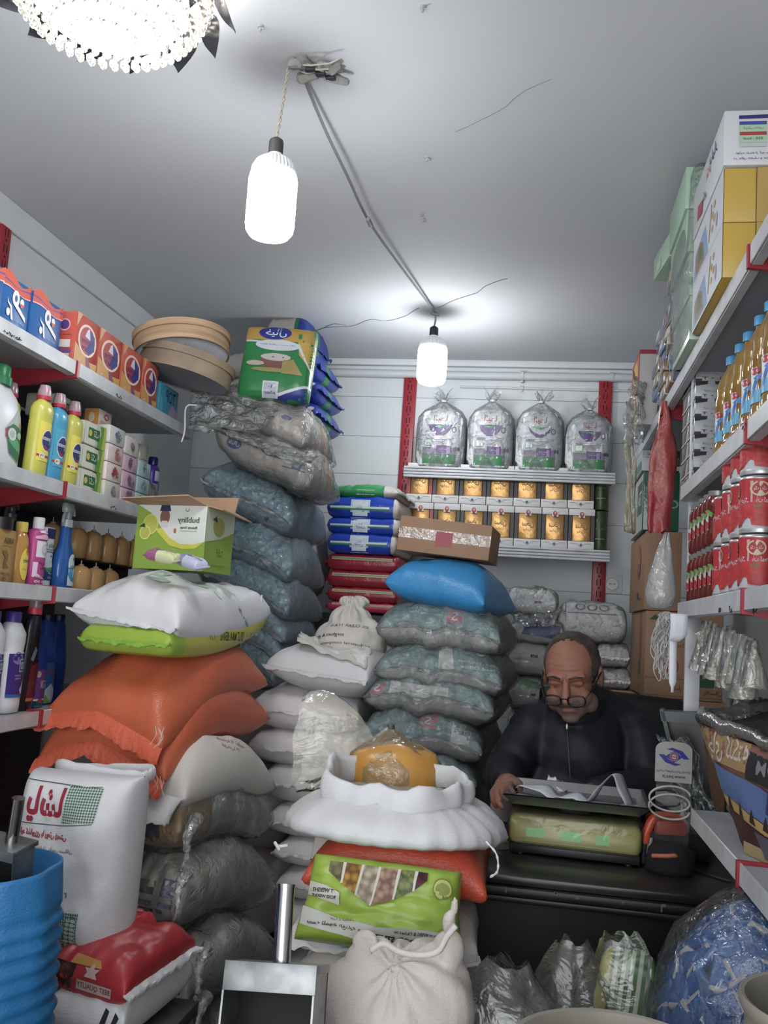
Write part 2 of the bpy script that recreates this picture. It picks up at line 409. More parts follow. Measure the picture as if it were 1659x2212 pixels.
# fixings left in the ceiling
m_screw = mat('old_fixing', 'a9a8a4', .7)
for i, (px, py) in enumerate([(563, 57), (913, 15), (922, 340), (913, 472)]):
    p = at(px, py, Z=ZC); bm = bmesh.new()
    lathe(bm, [(.008, 0), (.007, -.003), (.003, -.004), (.003, -.012), (.001, -.013)], 10, c=p)
    capsule(bm, p+V((.002, 0, -.004)), p+V((.009, -.004, -.008)), .002, .0015, 6)
    tag(obj('ceiling_plug', bm, m_screw), ['old painted screw plug in the ceiling, topmost left of the cable', 'old painted screw plug at the top edge of the ceiling picture', 'old plug with bent screw in ceiling right of the large bulb', 'smallest plug in ceiling above the slanting cable joint'][i], 'screw')
# conduits under the back ceiling edge
m_pipe = mat('painted_pipe', 'c6cacd', .5)
def pipe(name, z, y, r, x0, x1, lab, clips):
    t = thing(name, lab, 'pipe', (0, 0, 0)); bm = bmesh.new(); tube(bm, [(x0, y, z), ((x0+x1)/2, y, z-.004), (x1, y, z)], r, 12); obj('tube', bm, m_pipe, t)
    for x in clips:
        bm = bmesh.new(); tube(bm, [(x-.008, y, z), (x+.008, y, z)], r+.004, 12); box(bm, (x-.006, y, z-r-.012), (x+.006, YB, z-r), bev=.001); obj('clip', bm, m_pipe, t)
pipe('conduit_pipe', 2.525, YB-.022, .020, -1.5, XR-.02, 'thick white painted pipe along back wall just below the ceiling', (-.6, -.12, .3))
pipe('conduit_pipe', 2.468, YB-.008, .006, -.42, XR-.02, 'thin white cable along back wall below the thick pipe', (-.12, .3))
# double wall socket
bm = bmesh.new(); m_sock = mat('socket_plastic', 'cfd0d0', .4)
t = thing('wall_socket', 'white round-faced electric socket on back wall beside the red rail', 'socket', tuple(at(1322, 1262, Y=YB)))
box(bm, (-.045, -.012, -.045), (.045, 0, .045), bev=.004); lathe(bm, [(.031, 0), (.031, .006), (.028, .008), (.026, .003)], 24, M4=M.Translation((0, -.012, 0)) @ M.Rotation(R(90), 4, "X"))
o = obj('face_plate', bm, m_sock, t); stamp(o, (0, -.02, 0), 'F', [('e', -.010, 0, .003, .003, BLACK), ('e', .010, 0, .003, .003, BLACK), ('r', -.004, -.001, .004, .001, BLACK)], flatp=False, off=.001, step=.01)

# ------------------------------------------------------------------ red slotted rails and shelves
m_red = mat('red_enamel', 'a3182c', .35, var=.15, vscale=8); m_slot = mat('slot_dark', '2a1016', .8); m_dred = mat('dark_red_enamel', '3a1019', .5)
m_shelf = mat('white_shelf_metal', 'c4c6cb', .38, var=.10, vscale=14, col2='b4b5b9')
m_under = mat('shelf_grey', '9b9da3', .5, var=.06)
def rail(x, y, z0, z1, rotz, lab, w=.055):
    t = thing('slotted_rail', lab, 'rail', (x, y, z0), rotz, 'red slotted shelf rails'); bm = bmesh.new()
    box(bm, (-w/2, -.028, 0), (w/2, 0, z1-z0), bev=.004); o = obj('post', bm, m_red, t)
    sh = []
    z = -(z1-z0)/2+.03
    while z < (z1-z0)/2-.02:
        sh += [('r', -.010, z, -.006, z+.028, m_slot), ('r', .006, z, .010, z+.028, m_slot), ('e', 0, z-.012, .004, .004, m_slot)]; z += .055
    stamp(o, (0, -.028, (z1-z0)/2), 'F', sh, flatp=True, off=.0008)
p = at(889, 812, Y=YB); rail(p.x, YB-.0, 1.2, p.z, 0, 'red slotted rail on back wall, left of the sugar bags', .062)
p = at(1308, 815, Y=YB); rail(.275, YB, .9, p.z, 0, 'red slotted rail on back wall behind the rightmost sugar bag', .062)
p = at(12, 490, X=-1.75); rail(XL, p.y, 1.0, p.z, R(90), 'red slotted rail on left wall above the blue detergent boxes', .055)

def board(zt, x0, x1, y0, y1, side, lab, lip=.04, th=.02, group=None):
    """metal shelf; side +1: front lip at x1, -1: at x0"""
    t = thing('shelf_board', lab, 'shelf', ((x0+x1)/2, (y0+y1)/2, zt), 0, group); bm = bmesh.new()
    W, L = (x1-x0)/2, (y1-y0)/2-.002
    box(bm, (-W, -L, -th), (W, L, 0), bev=.002, seg=1); obj('board', bm, m_under, t)
    bm = bmesh.new(); xf = W*side
    a, b = sorted((xf, xf+side*.004)); box(bm, (a, -L, -lip+.004), (b, L, .004), bev=.0015, seg=1)
    a, b = sorted((xf, xf-side*.02)); box(bm, (a, -L, -lip+.002), (b, L, -lip+.006), bev=.001, seg=1); obj('front_lip', bm, m_shelf, t)
    return t
def bracket(x0, x1, y, z, lab, group):
    """red cantilever arm between two bays; deep at the wall end x0, with its tip showing at the front x1"""
    bm = bmesh.new(); s = 1 if x1 > x0 else -1
    pts = [(x0, -.12), (x0, .0), (x1, .006), (x1+.008*s, .006), (x1+.008*s, -.042), (x1-.02*s, -.045)]
    vv = [[bm.verts.new((x, y+d, z+h)) for x, h in pts] for d in (-.006, .006)]
    bm.faces.new(vv[0]); bm.faces.new(vv[1][::-1])
    for i in range(6): bm.faces.new((vv[0][i], vv[1][i], vv[1][(i+1) % 6], vv[0][(i+1) % 6]))
    bmesh.ops.recalc_face_normals(bm, faces=bm.faces[:])
    tag(obj('shelf_bracket', bm, m_red, smooth=0), lab, 'bracket', group)
ZL = [1.966, 1.625, 1.337, 1.005]; XF = -1.3
names = ['highest', 'second highest', 'third highest', 'lowest']
carry = ['detergent boxes', 'toilet cleaner and tissue packs', 'shampoos and dish soap', 'bleach bottles']
for i, z in enumerate(ZL):
    board(z, XL+.02, XF, .9, 2.34, 1, '%s white left-wall shelf, bay nearer the camera, under %s' % (names[i], carry[i]), group='left wall shelves')
    board(z, XL+.02, XF, 2.352, 3.22, 1, '%s white left-wall shelf, bay farther in, under %s' % (names[i], carry[i]), group='left wall shelves')
    bracket(XL+.02, XF, 2.346, z, 'red bracket between the bays of the %s left-wall shelf' % names[i], 'left shelf brackets')
bm = bmesh.new(); box(bm, (XL+.002, 1.0, .08), (XL+.014, 3.2, 1.94), bev=.002); tag(obj('shelf_back_panel', bm, m_dred), 'dark red metal back panel of the left-wall shelving', 'panel')
ZR = [2.068, 1.722, 1.401, .912]; XG = .38
carry = ['noodle cartons', 'cooking oil bottles', 'tomato jars and cans', 'tea bags']
for i, z in enumerate(ZR):
    ye = 4.08 if i == 0 else 2.63 if i < 3 else 2.34
    board(z, XG, XR-.02, 1.0, 1.805, -1, '%s white right-wall shelf, bay nearer the camera, with %s' % (names[i], carry[i]), group='right wall shelves')
    board(z, XG, XR-.02, 1.817, ye, -1, '%s white right-wall shelf, bay farther in, with %s' % (names[i], carry[i]), group='right wall shelves')
    bracket(XR-.02, XG, 1.811, z, 'red bracket between the bays of the %s right-wall shelf' % names[i], 'right shelf brackets')
bracket(XR-.02, XG, 3.0, ZR[0]-.021, 'red bracket under the highest right shelf above the hanging red bag', 'right shelf brackets')
bm = bmesh.new(); box(bm, (XG+.02, 2.635, .5), (XG+.06, 2.65, 2.04), bev=.003); tag(obj('shelf_upright', bm, m_shelf), 'grey metal upright closing the right shelves beside the tomato jars', 'post')
# price marks in felt pen on the lips are drawn as thin ink
def scribble(px, py, X, seed, n=5, s=.012):
    rnd = random.Random(seed); bm = bmesh.new(); c = at(px, py, X=X); sg = 1 if X < 0 else -1
    for k in range(n):
        a = V((sg*.0055, k*s*1.1-(n/2)*s, rnd.uniform(-.3, .3)*s)); pts = [a+V((0, rnd.uniform(-.6, .6)*s, rnd.uniform(-.6, .6)*s)) for _ in range(3)]
        tube(bm, [c+p for p in pts], .0012, 4)
    return bm
# back wall shelves (corrugated fronts)
def bshelf(zt, x0, x1, lab):
    t = thing('shelf_board', lab, 'shelf', ((x0+x1)/2, 4.2, zt), 0, 'back wall shelves'); W = (x1-x0)/2; bm = bmesh.new()
    box(bm, (-W, -.02, -.02), (W, .2, 0), bev=.002); obj('board', bm, m_under, t); bm = bmesh.new()
    for k in range(4): box(bm, (-W, -.034, -.05+k*.0135), (W, -.02, -.05+k*.0135+.011), bev=.004)
    box(bm, (-W, -.024, -.05), (W, -.016, .002)); obj('ribbed_front_lip', bm, m_shelf, t)
a, b = at(872, 1008, Y=4.17), at(1330, 1030, Y=4.17); ZB1 = (a.z+b.z)/2+.01; XB0, XB1 = a.x, b.x
bshelf(ZB1, XB0, XB1, 'upper ribbed white shelf on back wall holding the sugar bags')
a, b = at(872, 1182, Y=4.17), at(1318, 1200, Y=4.17); ZB2 = at(1200, 1188, Y=4.17).z+.008
bshelf(ZB2, XB0, b.x, 'lower ribbed white shelf on back wall holding the tea boxes')

# ------------------------------------------------------------------ lamps
m_sockb = mat('bulb_socket', '4c4648', .6, var=.2, vscale=30); m_sockb2 = mat('bulb_socket_black', '1d1d20', .5)
m_fin = mat('bulb_white_plastic', 'dcdde0', .4); m_glow = mat('bulb_glow', 'f6fbff', .3, emit=19)
m_wire = mat('grey_flex', '8b8b8b', .6); m_wire2 = mat('twisted_flex', 'b3aa9c', .6)
def bulb(top, bottom, r, sm, lab, watt):
    H = (top-bottom).length; c = bottom; t = thing('led_bulb', lab, 'light bulb', tuple(c))
    bm = bmesh.new(); hd = H*.62
    lathe(bm, [(r*.10, 0), (r*.55, r*.05), (r*.82, r*.16), (r*.96, r*.36), (r, r*.6), (r, hd-.012), (r*.96, hd)], 36); o = obj('diffuser', bm, m_glow, t, smooth=60)
    bm = bmesh.new(); n = 36; top_ = []
    for r0, z in [(r*.955, hd), (r*.94, hd+H*.06), (r*.80, hd+H*.125), (r*.55, hd+H*.17), (r*.33, hd+H*.19), (r*.3, hd+H*.215)]:
        top_.append([bm.verts.new(((r0*(1-.05*(k % 2)))*cos(2*pi*k/(2*n)), (r0*(1-.05*(k % 2)))*sin(2*pi*k/(2*n)), z)) for k in range(2*n)])
    for a, b in zip(top_, top_[1:]):
        for k in range(2*n): bm.faces.new((a[k], a[(k+1) % (2*n)], b[(k+1) % (2*n)], b[k]))
    bm.faces.new(top_[-1]); obj('ribbed_heat_sink', bm, m_fin, t, smooth=30)
    bm = bmesh.new(); lathe(bm, [(r*.27, hd+H*.2), (r*.30, hd+H*.22), (r*.30, H*.955), (r*.27, H*.975), (r*.12, H)], 20); obj('lamp_socket', bm, sm, t)
    return t, c+V((0, 0, H))
B1t, B1b = at(598, 298, Y=1.98), at(586, 517, Y=1.98); B1b.x = B1t.x
B2t, B2b = at(938, 705, Y=3.7), at(933, 832, Y=3.7); B2b.x = B2t.x
t1, e1 = bulb(B1t, B1b, .057, m_sockb, 'large glowing white LED bulb hanging nearest, in a brown socket', 26)
t2, e2 = bulb(B2t, B2b, .061, m_sockb2, 'glowing white LED bulb in a black socket before the back wall', 16)
for o_ in list(COL.objects):
    if o_.name.startswith('diffuser'): o_.visible_shadow = True
clump = at(625, 140, Z=ZC-.01)
bm = bmesh.new()
for d in (-1, 1):
    tube(bm, [e1+(clump-e1)*k/30+V((.003*cos(k*1.1+d*pi/2)*min(1, k/3), .003*sin(k*1.1+d*pi/2), 0)) for k in range(31)], .0018, 6)
tag(obj('lamp_flex', bm, m_wire2), 'twisted two-core flex from ceiling tape clump to the nearest bulb', 'cable')
knot = at(940, 675, Z=ZC-.012)
bm = bmesh.new()
P = [clump+V((.02, .01, .004)), at(700, 275, Z=ZC-.03), at(750, 380, Z=ZC-.04), at(797, 478, Z=ZC-.04), at(860, 568, Z=ZC-.03), at(925, 655, Z=ZC-.014), knot]
for d in (-1, 1): tube(bm, [p+V((d*.0022, 0, 0)) for p in curve(P, 6)], .0024, 6)
capsule(bm, at(795, 474, Z=ZC-.05), at(801, 486, Z=ZC-.05), .008, .008, 8)
tag(obj('ceiling_cable', bm, m_wire), 'grey twin cable slung under the ceiling between the two bulbs', 'cable')
bm = bmesh.new(); tube(bm, [knot, (knot+e2)/2+V((.004, 0, 0)), e2], .004, 8); capsule(bm, knot+V((-.012, 0, -.004)), knot+V((.012, 0, -.01)), .007, .006, 8)
tag(obj('lamp_flex', bm, m_wire), 'short flex dropping from the ceiling knot to the far bulb', 'cable')
# clump of tape and wire ends
t = thing('wire_junction', 'taped clump of twisted wires on the ceiling above the big bulb', 'wire junction', tuple(clump))
m_tape = mat('masking_tape', '8f8d88', .6, bump=.6, bscale=40, var=.2, vscale=20); m_btape = mat('dark_tape', '2b2c3a', .5)
bm = bmesh.new(); rnd = random.Random(4)
for k in range(8):
    a = V((.01+.013*k, rnd.uniform(-.02, .035), -rnd.uniform(.0, .02))); capsule(bm, a, a+V((rnd.uniform(.01, .04), rnd.uniform(-.02, .03), rnd.uniform(-.012, .01))), rnd.uniform(.010, .018), .009, 8)
for v in bm.verts: v.co += V((nz(*v.co, 60, 1), nz(*v.co, 60, 2), nz(*v.co, 60, 3)))*.006
obj('tape_wrap', bm, m_tape, t, smooth=25)
bm = bmesh.new()
for k in range(3):
    a = V((.055+.02*k, -.01+.018*k, -.02)); box(bm, a-V((.012, .006, .004)), a+V((.012, .008, .004)), bev=.002)
obj('black_tape', bm, m_btape, t)
bm = bmesh.new()
for k in range(9):
    a = V((.02+rnd.uniform(0, .06), rnd.uniform(-.02, .03), -.008)); q = a+V((rnd.uniform(.02, .09), rnd.uniform(-.035, .03), rnd.uniform(-.012, .004)))
    tube(bm, curve([a, (a+q)/2+V((0, rnd.uniform(-.01, .01), -.008)), q], 4), .0022, 5)
obj('wire_end', bm, m_wire2, t)

# crystal ceiling light, top left
cc = at(235, 0, Z=2.5); cc = V((cc.x, cc.y, 2.48))
t = thing('crystal_ceiling_light', 'glaring crystal ceiling light with dark curved fins, at the top edge', 'ceiling light', tuple(cc))
m_cry = mat('crystal_bead', 'fff4e4', .05, trans=.85, ior=1.5, spec=.8); m_finm = mat('dark_chrome_fin', '4a4a52', .2, metal=.9)
m_core = mat('chandelier_glow', 'fffdf8', .4, emit=7)
RC = .205
bm = bmesh.new(); lathe(bm, [(.02, .105), (RC*.9, .105), (RC*.92, .12), (.02, .12)], 40); obj('ceiling_plate', bm, m_finm, t)
bm = bmesh.new(); lathe(bm, [(.02, -.03), (RC*.6, -.02), (RC*.78, .02), (RC*.72, .085), (.02, .09)], 40); obj('glowing_core', bm, m_core, t)
bm = bmesh.new()
for ring, (rr, zz, n) in enumerate([(RC*.98, .075, 56), (RC*.97, .045, 56), (RC*.92, .015, 52), (RC*.83, -.012, 46), (RC*.7, -.035, 38), (RC*.52, -.05, 28), (RC*.3, -.058, 16)]):
    for k in range(n):
        a = 2*pi*k/n+ring*.06; g = bmesh.ops.create_icosphere(bm, subdivisions=1, radius=.0085, matrix=M.Translation((rr*cos(a), rr*sin(a), zz)) @ M.Diagonal((1, 1, 1.35, 1)))
obj('crystal_beads', bm, m_cry, t, smooth=0)['kind'] = 'stuff'
for k in range(14):
    a = 2*pi*k/14-.15; bm = bmesh.new(); n = 7; fr = []
    for sgn in (-.0012, .0012):
        row = []
        for i in range(n+1):
            s = i/n; wd = .052*sin(pi*min(1, s*.9+.1))*(1-s*.35)
            ctr = V((RC*(.96+.26*s), .05*s*s, .07-.05*s)); row.append((bm.verts.new(ctr+V((0, -wd, sgn))), bm.verts.new(ctr+V((0, wd, sgn+.004)))))
        fr.append(row)
    for r_, fl in ((fr[0], 1), (fr[1], 0)):
        for a_, b_ in zip(r_, r_[1:]):
            q = (a_[0], a_[1], b_[1], b_[0]); bm.faces.new(q if fl else q[::-1])
    for i in range(n):
        for s in (0, 1): bm.faces.new((fr[0][i][s], fr[0][i+1][s], fr[1][i+1][s], fr[1][i][s]))
    bmesh.ops.recalc_face_normals(bm, faces=bm.faces[:])
    obj('curved_fin', bm, m_finm, t, rot=(0, 0, a))
# ------------------------------------------------------------------ packaging builders
def pack(name, label, cat, loc, rotz, w, d, h, base, faces={}, group=None, bev=.0025, gloss=.35, rot=None, tape=None):
    """carton: w across the front, d deep, h high; faces: side -> list of stamps in metres from that face's centre"""
    m = base if not isinstance(base, str) else mat('carton_'+base, base, gloss)
    bm = bmesh.new(); box(bm, (-w/2, -d/2, 0), (w/2, d/2, h), bev=bev)
    o = obj(name, bm, m, None, loc, rot or (0, 0, rotz)); o.name = name
    C = {'F': (0, -d/2, h/2), 'L': (-w/2, 0, h/2), 'Rr': (w/2, 0, h/2), 'T': (0, 0, h)}
    for s, sh in faces.items(): stamp(o, C[s], s, sh, flatp=True)
    return tag(o, label, cat, group)
def wave_poly(x0, x1, y, dy, amp, n=10, ph=0):
    a = [(x0+(x1-x0)*i/n, y+amp*sin(ph+i*2*pi/n)) for i in range(n+1)]; b = [(x, yy+dy*(1+.3*sin(ph+k*.7))) for k, (x, yy) in enumerate(a)]
    return a+b[::-1]
ROTL, ROTR = R(90), R(-90)

# --- blue washing powder boxes and orange ones, top shelf
def powder_blue(y0, y1, x, label, last=False):
    w, h, d = y1-y0, .142, .06
    F = [('p', wave_poly(-w/2, w/2, h/2-.030, .030, .004), 'd8542e'), ('p', wave_poly(-w/2, w/2, h/2-.033, .003, .004), 'e6b8c8'), ('p', wave_poly(-w/2, w/2, h/2-.018, .003, .004, ph=1), '5b4fae'),
         ('p', wave_poly(-w/2, w/2, -h/2+.010, .006, .004, ph=2), 'd8584a'), ('p', wave_poly(-w/2, w/2, -h/2+.003, .004, .003, ph=2.6), 'e8b8c8')]
    cx = 0
    F += [('e', cx+.002, .022, .016, .021, 'ece7ea'), ('e', cx+.002, .022, .006, .009, '1d62a6'), ('p', [(cx-.012, .014), (cx-.002, .002), (cx+.052, -.026), (cx+.050, -.014), (cx+.006, .012)], 'ece7ea'),
          ('e', cx+.030, .018, .009, .012, 'ece7ea'), ('p', [(cx+.0215, .016), (cx+.0385, .016), (cx+.036, .008), (cx+.030, .006), (cx+.024, .009)], 'd8603e'),
          ('p', [(cx-.034, .014), (cx-.030, .004), (cx-.014, -.002), (cx-.004, -.038), (cx-.014, -.036), (cx-.020, -.008), (cx-.034, .002)], 'ece7ea'), ('e', cx-.028, -.022, .008, .010, 'ece7ea'),
          ('t', 'پودر ماشین', cx+.03, -.034, .035, .006, '9ec4e6'), ('t', '۵۰۰ گرم', w/2-.02, -h/2+.022, .018, .010, '8cc0e4')]
    pack('detergent_box', label, 'detergent box', (x-d/2, (y0+y1)/2, ZL[0]+.001), ROTL, w-.003, d, h, '1763aa', {'F': F}, 'blue washing powder boxes')
powder_blue(1.868, 2.020, -1.335, 'blue and orange washing powder box cut off by the edge of the photo')
powder_blue(2.022, 2.157, -1.345, 'middle blue washing powder box with an orange wave on top')
powder_blue(2.160, 2.315, -1.340, 'blue washing powder box standing against the first orange box')
def powder_orange(y0, y1, x, label, first=False):
    w, h, d = y1-y0-.003, .150, .07
    F = [('p', [(-w/2, -h/2), (w/2, -h/2), (w/2, -h*.30), (w*.1, -h*.33), (-w*.2, -h*.18), (-w/2, -h*.08)], 'd89a4a'), ('p', [(w*.05, -h/2), (w*.3, -h/2), (w*.05, -h*.2), (-w*.05, -h*.15)], '8a4a66'),
         ('p', [(-w/2, h*.2), (-w*.3, h*.48), (-w*.1, h*.5), (-w*.5, h*.5)], 'dba070'),
         ('e', 0, .008, w*.40, .047, 'f0d3bb'), ('e', 0, .008, w*.33, .040, 'b8393c'), ('p', [(w*.02, .046), (w*.30, .03), (w*.33, -.01), (w*.1, -.032), (-w*.05, -.02), (w*.1, .01)], '41408e'),
         ('p', [(-.004, .040), (.008, .046), (.016, .014), (-.016, .018)], 'd8d4e6'), ('t', 'Home', .0, .006, w*.50, .020, '2e2b78'), ('t', 'Care', -.003, -.014, w*.42, .018, '2e2b78'),
         ('t', '500 g', -w*.3, -h*.40, .016, .007, 'f0e0d0')]
    S = [('e', 0, .035, .018, .018, 'e8a0a0'), ('e', 0, .035, .014, .014, '5a3a8a'), ('t', 'پودر دستی', 0, .006, .05, .006, '9a2c2c'), ('r', -.024, -.030, .022, -.008, 'd8d0cc'), ('r', -.026, -.046, .026, -.034, '7c4a8a'), ('r', -.022, -.062, .022, -.048, 'd0c8d0'), ('r', -.033, -h/2, .03, -.067, 'd8a448'), ('t', '|||||||', -.012, -.055, .02, .007, BLACK)]
    pack('detergent_box', label, 'detergent box', (x-d/2, (y0+y1)/2, ZL[0]+.001), ROTL, w, d, h, 'c9503c', {'F': F, 'L': S}, 'orange washing powder boxes', gloss=.18)
powder_orange(2.343, 2.481, -1.312, 'orange detergent box with its red side panel showing, nearest of four')
powder_orange(2.483, 2.637, -1.312, 'second orange detergent box, with a bright bulb reflection low on its front')
powder_orange(2.640, 2.792, -1.312, 'third orange detergent box between the glossy one and the last one')
powder_orange(2.795, 2.921, -1.312, 'last orange detergent box beside the small turquoise box')
w = .165
pack('detergent_box', 'turquoise washing powder box at the end of the orange boxes', 'detergent box', (-1.355, 3.045, ZL[0]+.001), ROTL, w, .07, .115, '2f93b4',
     {'F': [('t', 'TOP', .01, .02, .085, .045, '1c2f6e'), ('p', [(0, -.057), (.07, -.057), (.075, -.02), (.03, -.0), (.0, -.03)], 'a08ab0'), ('p', [(-.08, -.057), (-.05, -.057), (-.06, .0), (-.08, .02)], '58b4d0')], 'L': [('t', 'ح ۱۱', 0, .0, .03, .07, '1c4f86')]})

# --- sieves
m_wood = mat('bent_wood', 'c9a57e', .5, col2='b08a62', vscale=5, bump=.05, stretch=(1, 1, 12)); m_wood2 = mat('bent_wood_grey', 'a38c72', .6, col2='7e6a58', vscale=5)
m_mesh = mat('sieve_wire', '8f9096', .4, metal=.6)
def sieve(label, loc, rot, r, h, m1, wires):
    t = thing('flour_sieve', label, 'sieve', loc, group='wooden sieves', rot=rot)
    bm = bmesh.new(); lathe(bm, [(r-.005, 0), (r, 0), (r, h), (r-.005, h), (r-.005, 0)], 64, cap=False); obj('hoop', bm, m1, t)
    bm = bmesh.new(); lathe(bm, [(r+.0008, h*.66), (r+.006, h*.66), (r+.006, h), (r+.0008, h), (r+.0008, h*.66)], 64, cap=False); obj('rim_band', bm, m1, t)
    bm = bmesh.new(); n = 44; z = .004
    for k in range(-n, n+1):
        a = k/n*(r-.006); L = math.sqrt(max(0, (r-.006)**2-a*a))
        if L < .01: continue
        for ax in (0, 1):
            p, q = ((a, -L, z), (a, L, z)) if ax else ((-L, a, z), (L, a, z))
            tube(bm, [p, q], .0009, 3, cap=False)
    obj('wire_mesh', bm, m_mesh, t, smooth=0)
    return t
sc_ = at(390, 800, Y=3.0)
sieve('large round sieve with bent-wood hoop, lower of the two, darkened wood', (-1.265, 3.02, 2.105), (R(4), R(10), R(40)), .163, .078, m_wood2, 1)
sieve('pale wooden sieve propped at a slant over the darker one', (-1.272, 3.01, 2.186), (R(8), R(6), R(200)), .165, .070, m_wood, 1)
bm = bmesh.new(); z0 = ZL[0]+.002
lathe(bm, [(.03, 0), (.130, 0), (.14, .125), (.136, .125), (.126, .006), (.03, .006)], 40); 
tag(obj('sieve_stand_basin', bm, mat('dark_basin', '3b3d49', .5), loc=(-1.50, 3.02, z0)), 'dark bowl on the top shelf underneath the wooden sieves', 'bowl')

# --- second shelf
m_cap = mat('green_cap', '0f7a45', .35); m_jug = mat('white_hdpe', 'd3d5da', .32); m_redring = mat('red_ring', 'c01c38', .4); m_clearcap = mat('clear_cap', 'd6b0be', .12, trans=.35)
def bottle(name, label, cat, loc, rotz, prof, n, mbody, w, d, cap, mcap, group=None, sq=2.6, decals=(), extra=None, tilt=(0, 0), capname='cap', capsq=2):
    """prof: (r 0..1, z) scaled by half width w/2, half depth d/2; cap: profile in metres"""
    t = thing(name, label, cat, loc, rotz, group, rot=(tilt[0], tilt[1], rotz))
    bm = bmesh.new(); lathe(bm, [(r, z) for r, z in prof], n, sx=w/2, sy=d/2, sq=sq); o = obj('bottle_body', bm, mbody, t, smooth=50)
    for s in decals: stamp(o, *s, step=.012)
    if cap: bm = bmesh.new(); lathe(bm, cap, 24, sq=capsq); obj(capname, bm, mcap, t, smooth=40)
    if extra: extra(t)
    return t
# white jug: body with handle hole
t = thing('detergent_jug', 'large white laundry detergent jug with green cap and leafy green label', 'detergent', (-1.385, 2.125, ZL[1]+.001), ROTL)
def jug_disp(p, n): return p
bm = bmesh.new()
lathe(bm, [(.35, 0), (.93, .002), (1, .018), (1, .06), (.97, .11), (.90, .15), (.72, .19), (.42, .215), (.28, .225)], 32, sx=.090, sy=.042, sq=2.8)
o = obj('bottle_body', bm, m_jug, t)
stamp(o, (.028, -.042, .09), 'F', [('p', [(-.045, .012), (-.02, .035), (.03, .085), (.055, .06), (.058, -.02), (.03, -.068), (-.02, -.05)], 'a8b5ae'), ('p', [(-.043, .01), (-.01, .030), (.056, .02), (.057, -.02), (.03, -.066), (-.02, -.048)], '1f6b46'),
      ('p', [(-.03, -.015), (.01, -.005), (.055, -.03), (.045, -.045), (.0, -.03)], '3da36a'), ('e', -.012, .002, .020, .016, 'c8d2cc'), ('e', -.012, .002, .012, .010, 'a9b6b0'), ('e', .026, .004, .014, .009, 'aabdb4'), ('p', [(-.042, .012), (-.030, .020), (-.034, -.008), (-.042, -.010)], 'a0382e'), ('t', 'پریل', .036, .034, .03, .016, 'b83a48')], step=.012)
bm = bmesh.new(); hp = curve([(-.020, -.006, .205), (-.060, -.006, .180), (-.088, -.006, .140), (-.092, -.006, .09), (-.075, -.006, .055)], 5); tube(bm, hp, .015, 12); obj('handle', bm, m_jug, t)
bm = bmesh.new(); lathe(bm, [(.031, .216), (.031, .236), (.026, .238), (.0255, .262), (.022, .268)], 24); obj('cap', bm, m_cap, t)

DOM = [(.6, 0), (.96, .003), (1, .012), (1, .15), (.97, .155), (1, .162), (.99, .185), (.86, .198), (.55, .208), (.42, .214)]
DOMCAP = [(.019, .212), (.0195, .222), (.015, .2225)]
def toilet(y, x, body, lab, label, s=1.0):
    m = mat('bottle_'+body, body, .25, spec=.6)
    def ex(t):
        bm = bmesh.new(); lathe(bm, [(.0165, .222), (.0160, .236), (.012, .252), (.009, .253)], 20, sq=3); obj('clear_cap_top', bm, m_clearcap, t)
    D = [((0, -.03, .09), 'F', [('r', -.030, -.045, .032, .060, lab), ('e', .004, .012, .026, .030, 'e0dde4'), ('e', .004, .012, .023, .027, '24326e'), ('p', [(-.018, .0), (.024, -.012), (.016, -.016), (.0, -.012)], 'a8283c'),
                                 ('t', 'Domestos', .004, .018, .044, .012, 'e8e8ee'), ('r', -.030, -.034, .032, -.028, 'b8283c'), ('e', -.012, -.031, .012, .008, 'e0dcc8'), ('t', 'حجم', -.012, -.031, .010, .005, '6a3a4a')])]
    t = bottle('cleaner_bottle', label, 'toilet cleaner', (x, y, ZL[1]+.001), ROTL, DOM, 28, m, .070, .048, DOMCAP, m_redring, 'toilet cleaner bottles', 3, D, ex, (R(2), 0))
toilet(2.262, -1.345, 'c9c53a', 'e8d820', 'yellow toilet cleaner bottle beside the white jug')
toilet(2.352, -1.350, '35a0cc', '3fa8cf', 'sky blue toilet cleaner bottle between two yellow ones')
toilet(2.442, -1.352, 'c6c23c', 'e6d622', 'yellow toilet cleaner bottle beside the green tissue packs')
toilet(2.240, -1.43, 'c9c53a', 'e8d820', 'yellow toilet cleaner bottle almost hidden behind the jug')
toilet(2.29, -1.50, 'c9c53a', 'e8d820', 'toilet cleaner in back row, only its pink cap showing')
def tissue(y, z, x, label, g='green tissue packs'):
    F = [('r', -.065, -.033, .005, .033, 'd6d8c8'), ('p', [(.02, -.035), (.068, -.035), (.068, .035), (.03, .035), (.042, .01), (.022, -.01)], '5f9a28'), ('p', [(.046, -.035), (.068, -.035), (.068, .035), (.056, .035)], 'a8c030'),
         ('r', -.042, -.014, .028, .018, '2a6b34'), ('e', -.030, .002, .010, .010, 'c8b83c'), ('t', 'تک', .005, .004, .03, .020, 'c8dcc8')]
    pack('tissue_pack', label, 'tissues', (x, y, z), ROTL, .140, .10, .070, 'cfd3bf', {'F': F}, g, gloss=.15, bev=.008)
for k, s in enumerate(['lowest green tissue pack of the pile, standing on the shelf', 'middle green tissue pack of the pile', 'top green tissue pack of the front pile']): tissue(2.560, ZL[1]+.001+k*.0715, -1.385, s)
tissue(2.54, ZL[1]+.216, -1.47, 'green and white tissue pack set back on top of the pile')
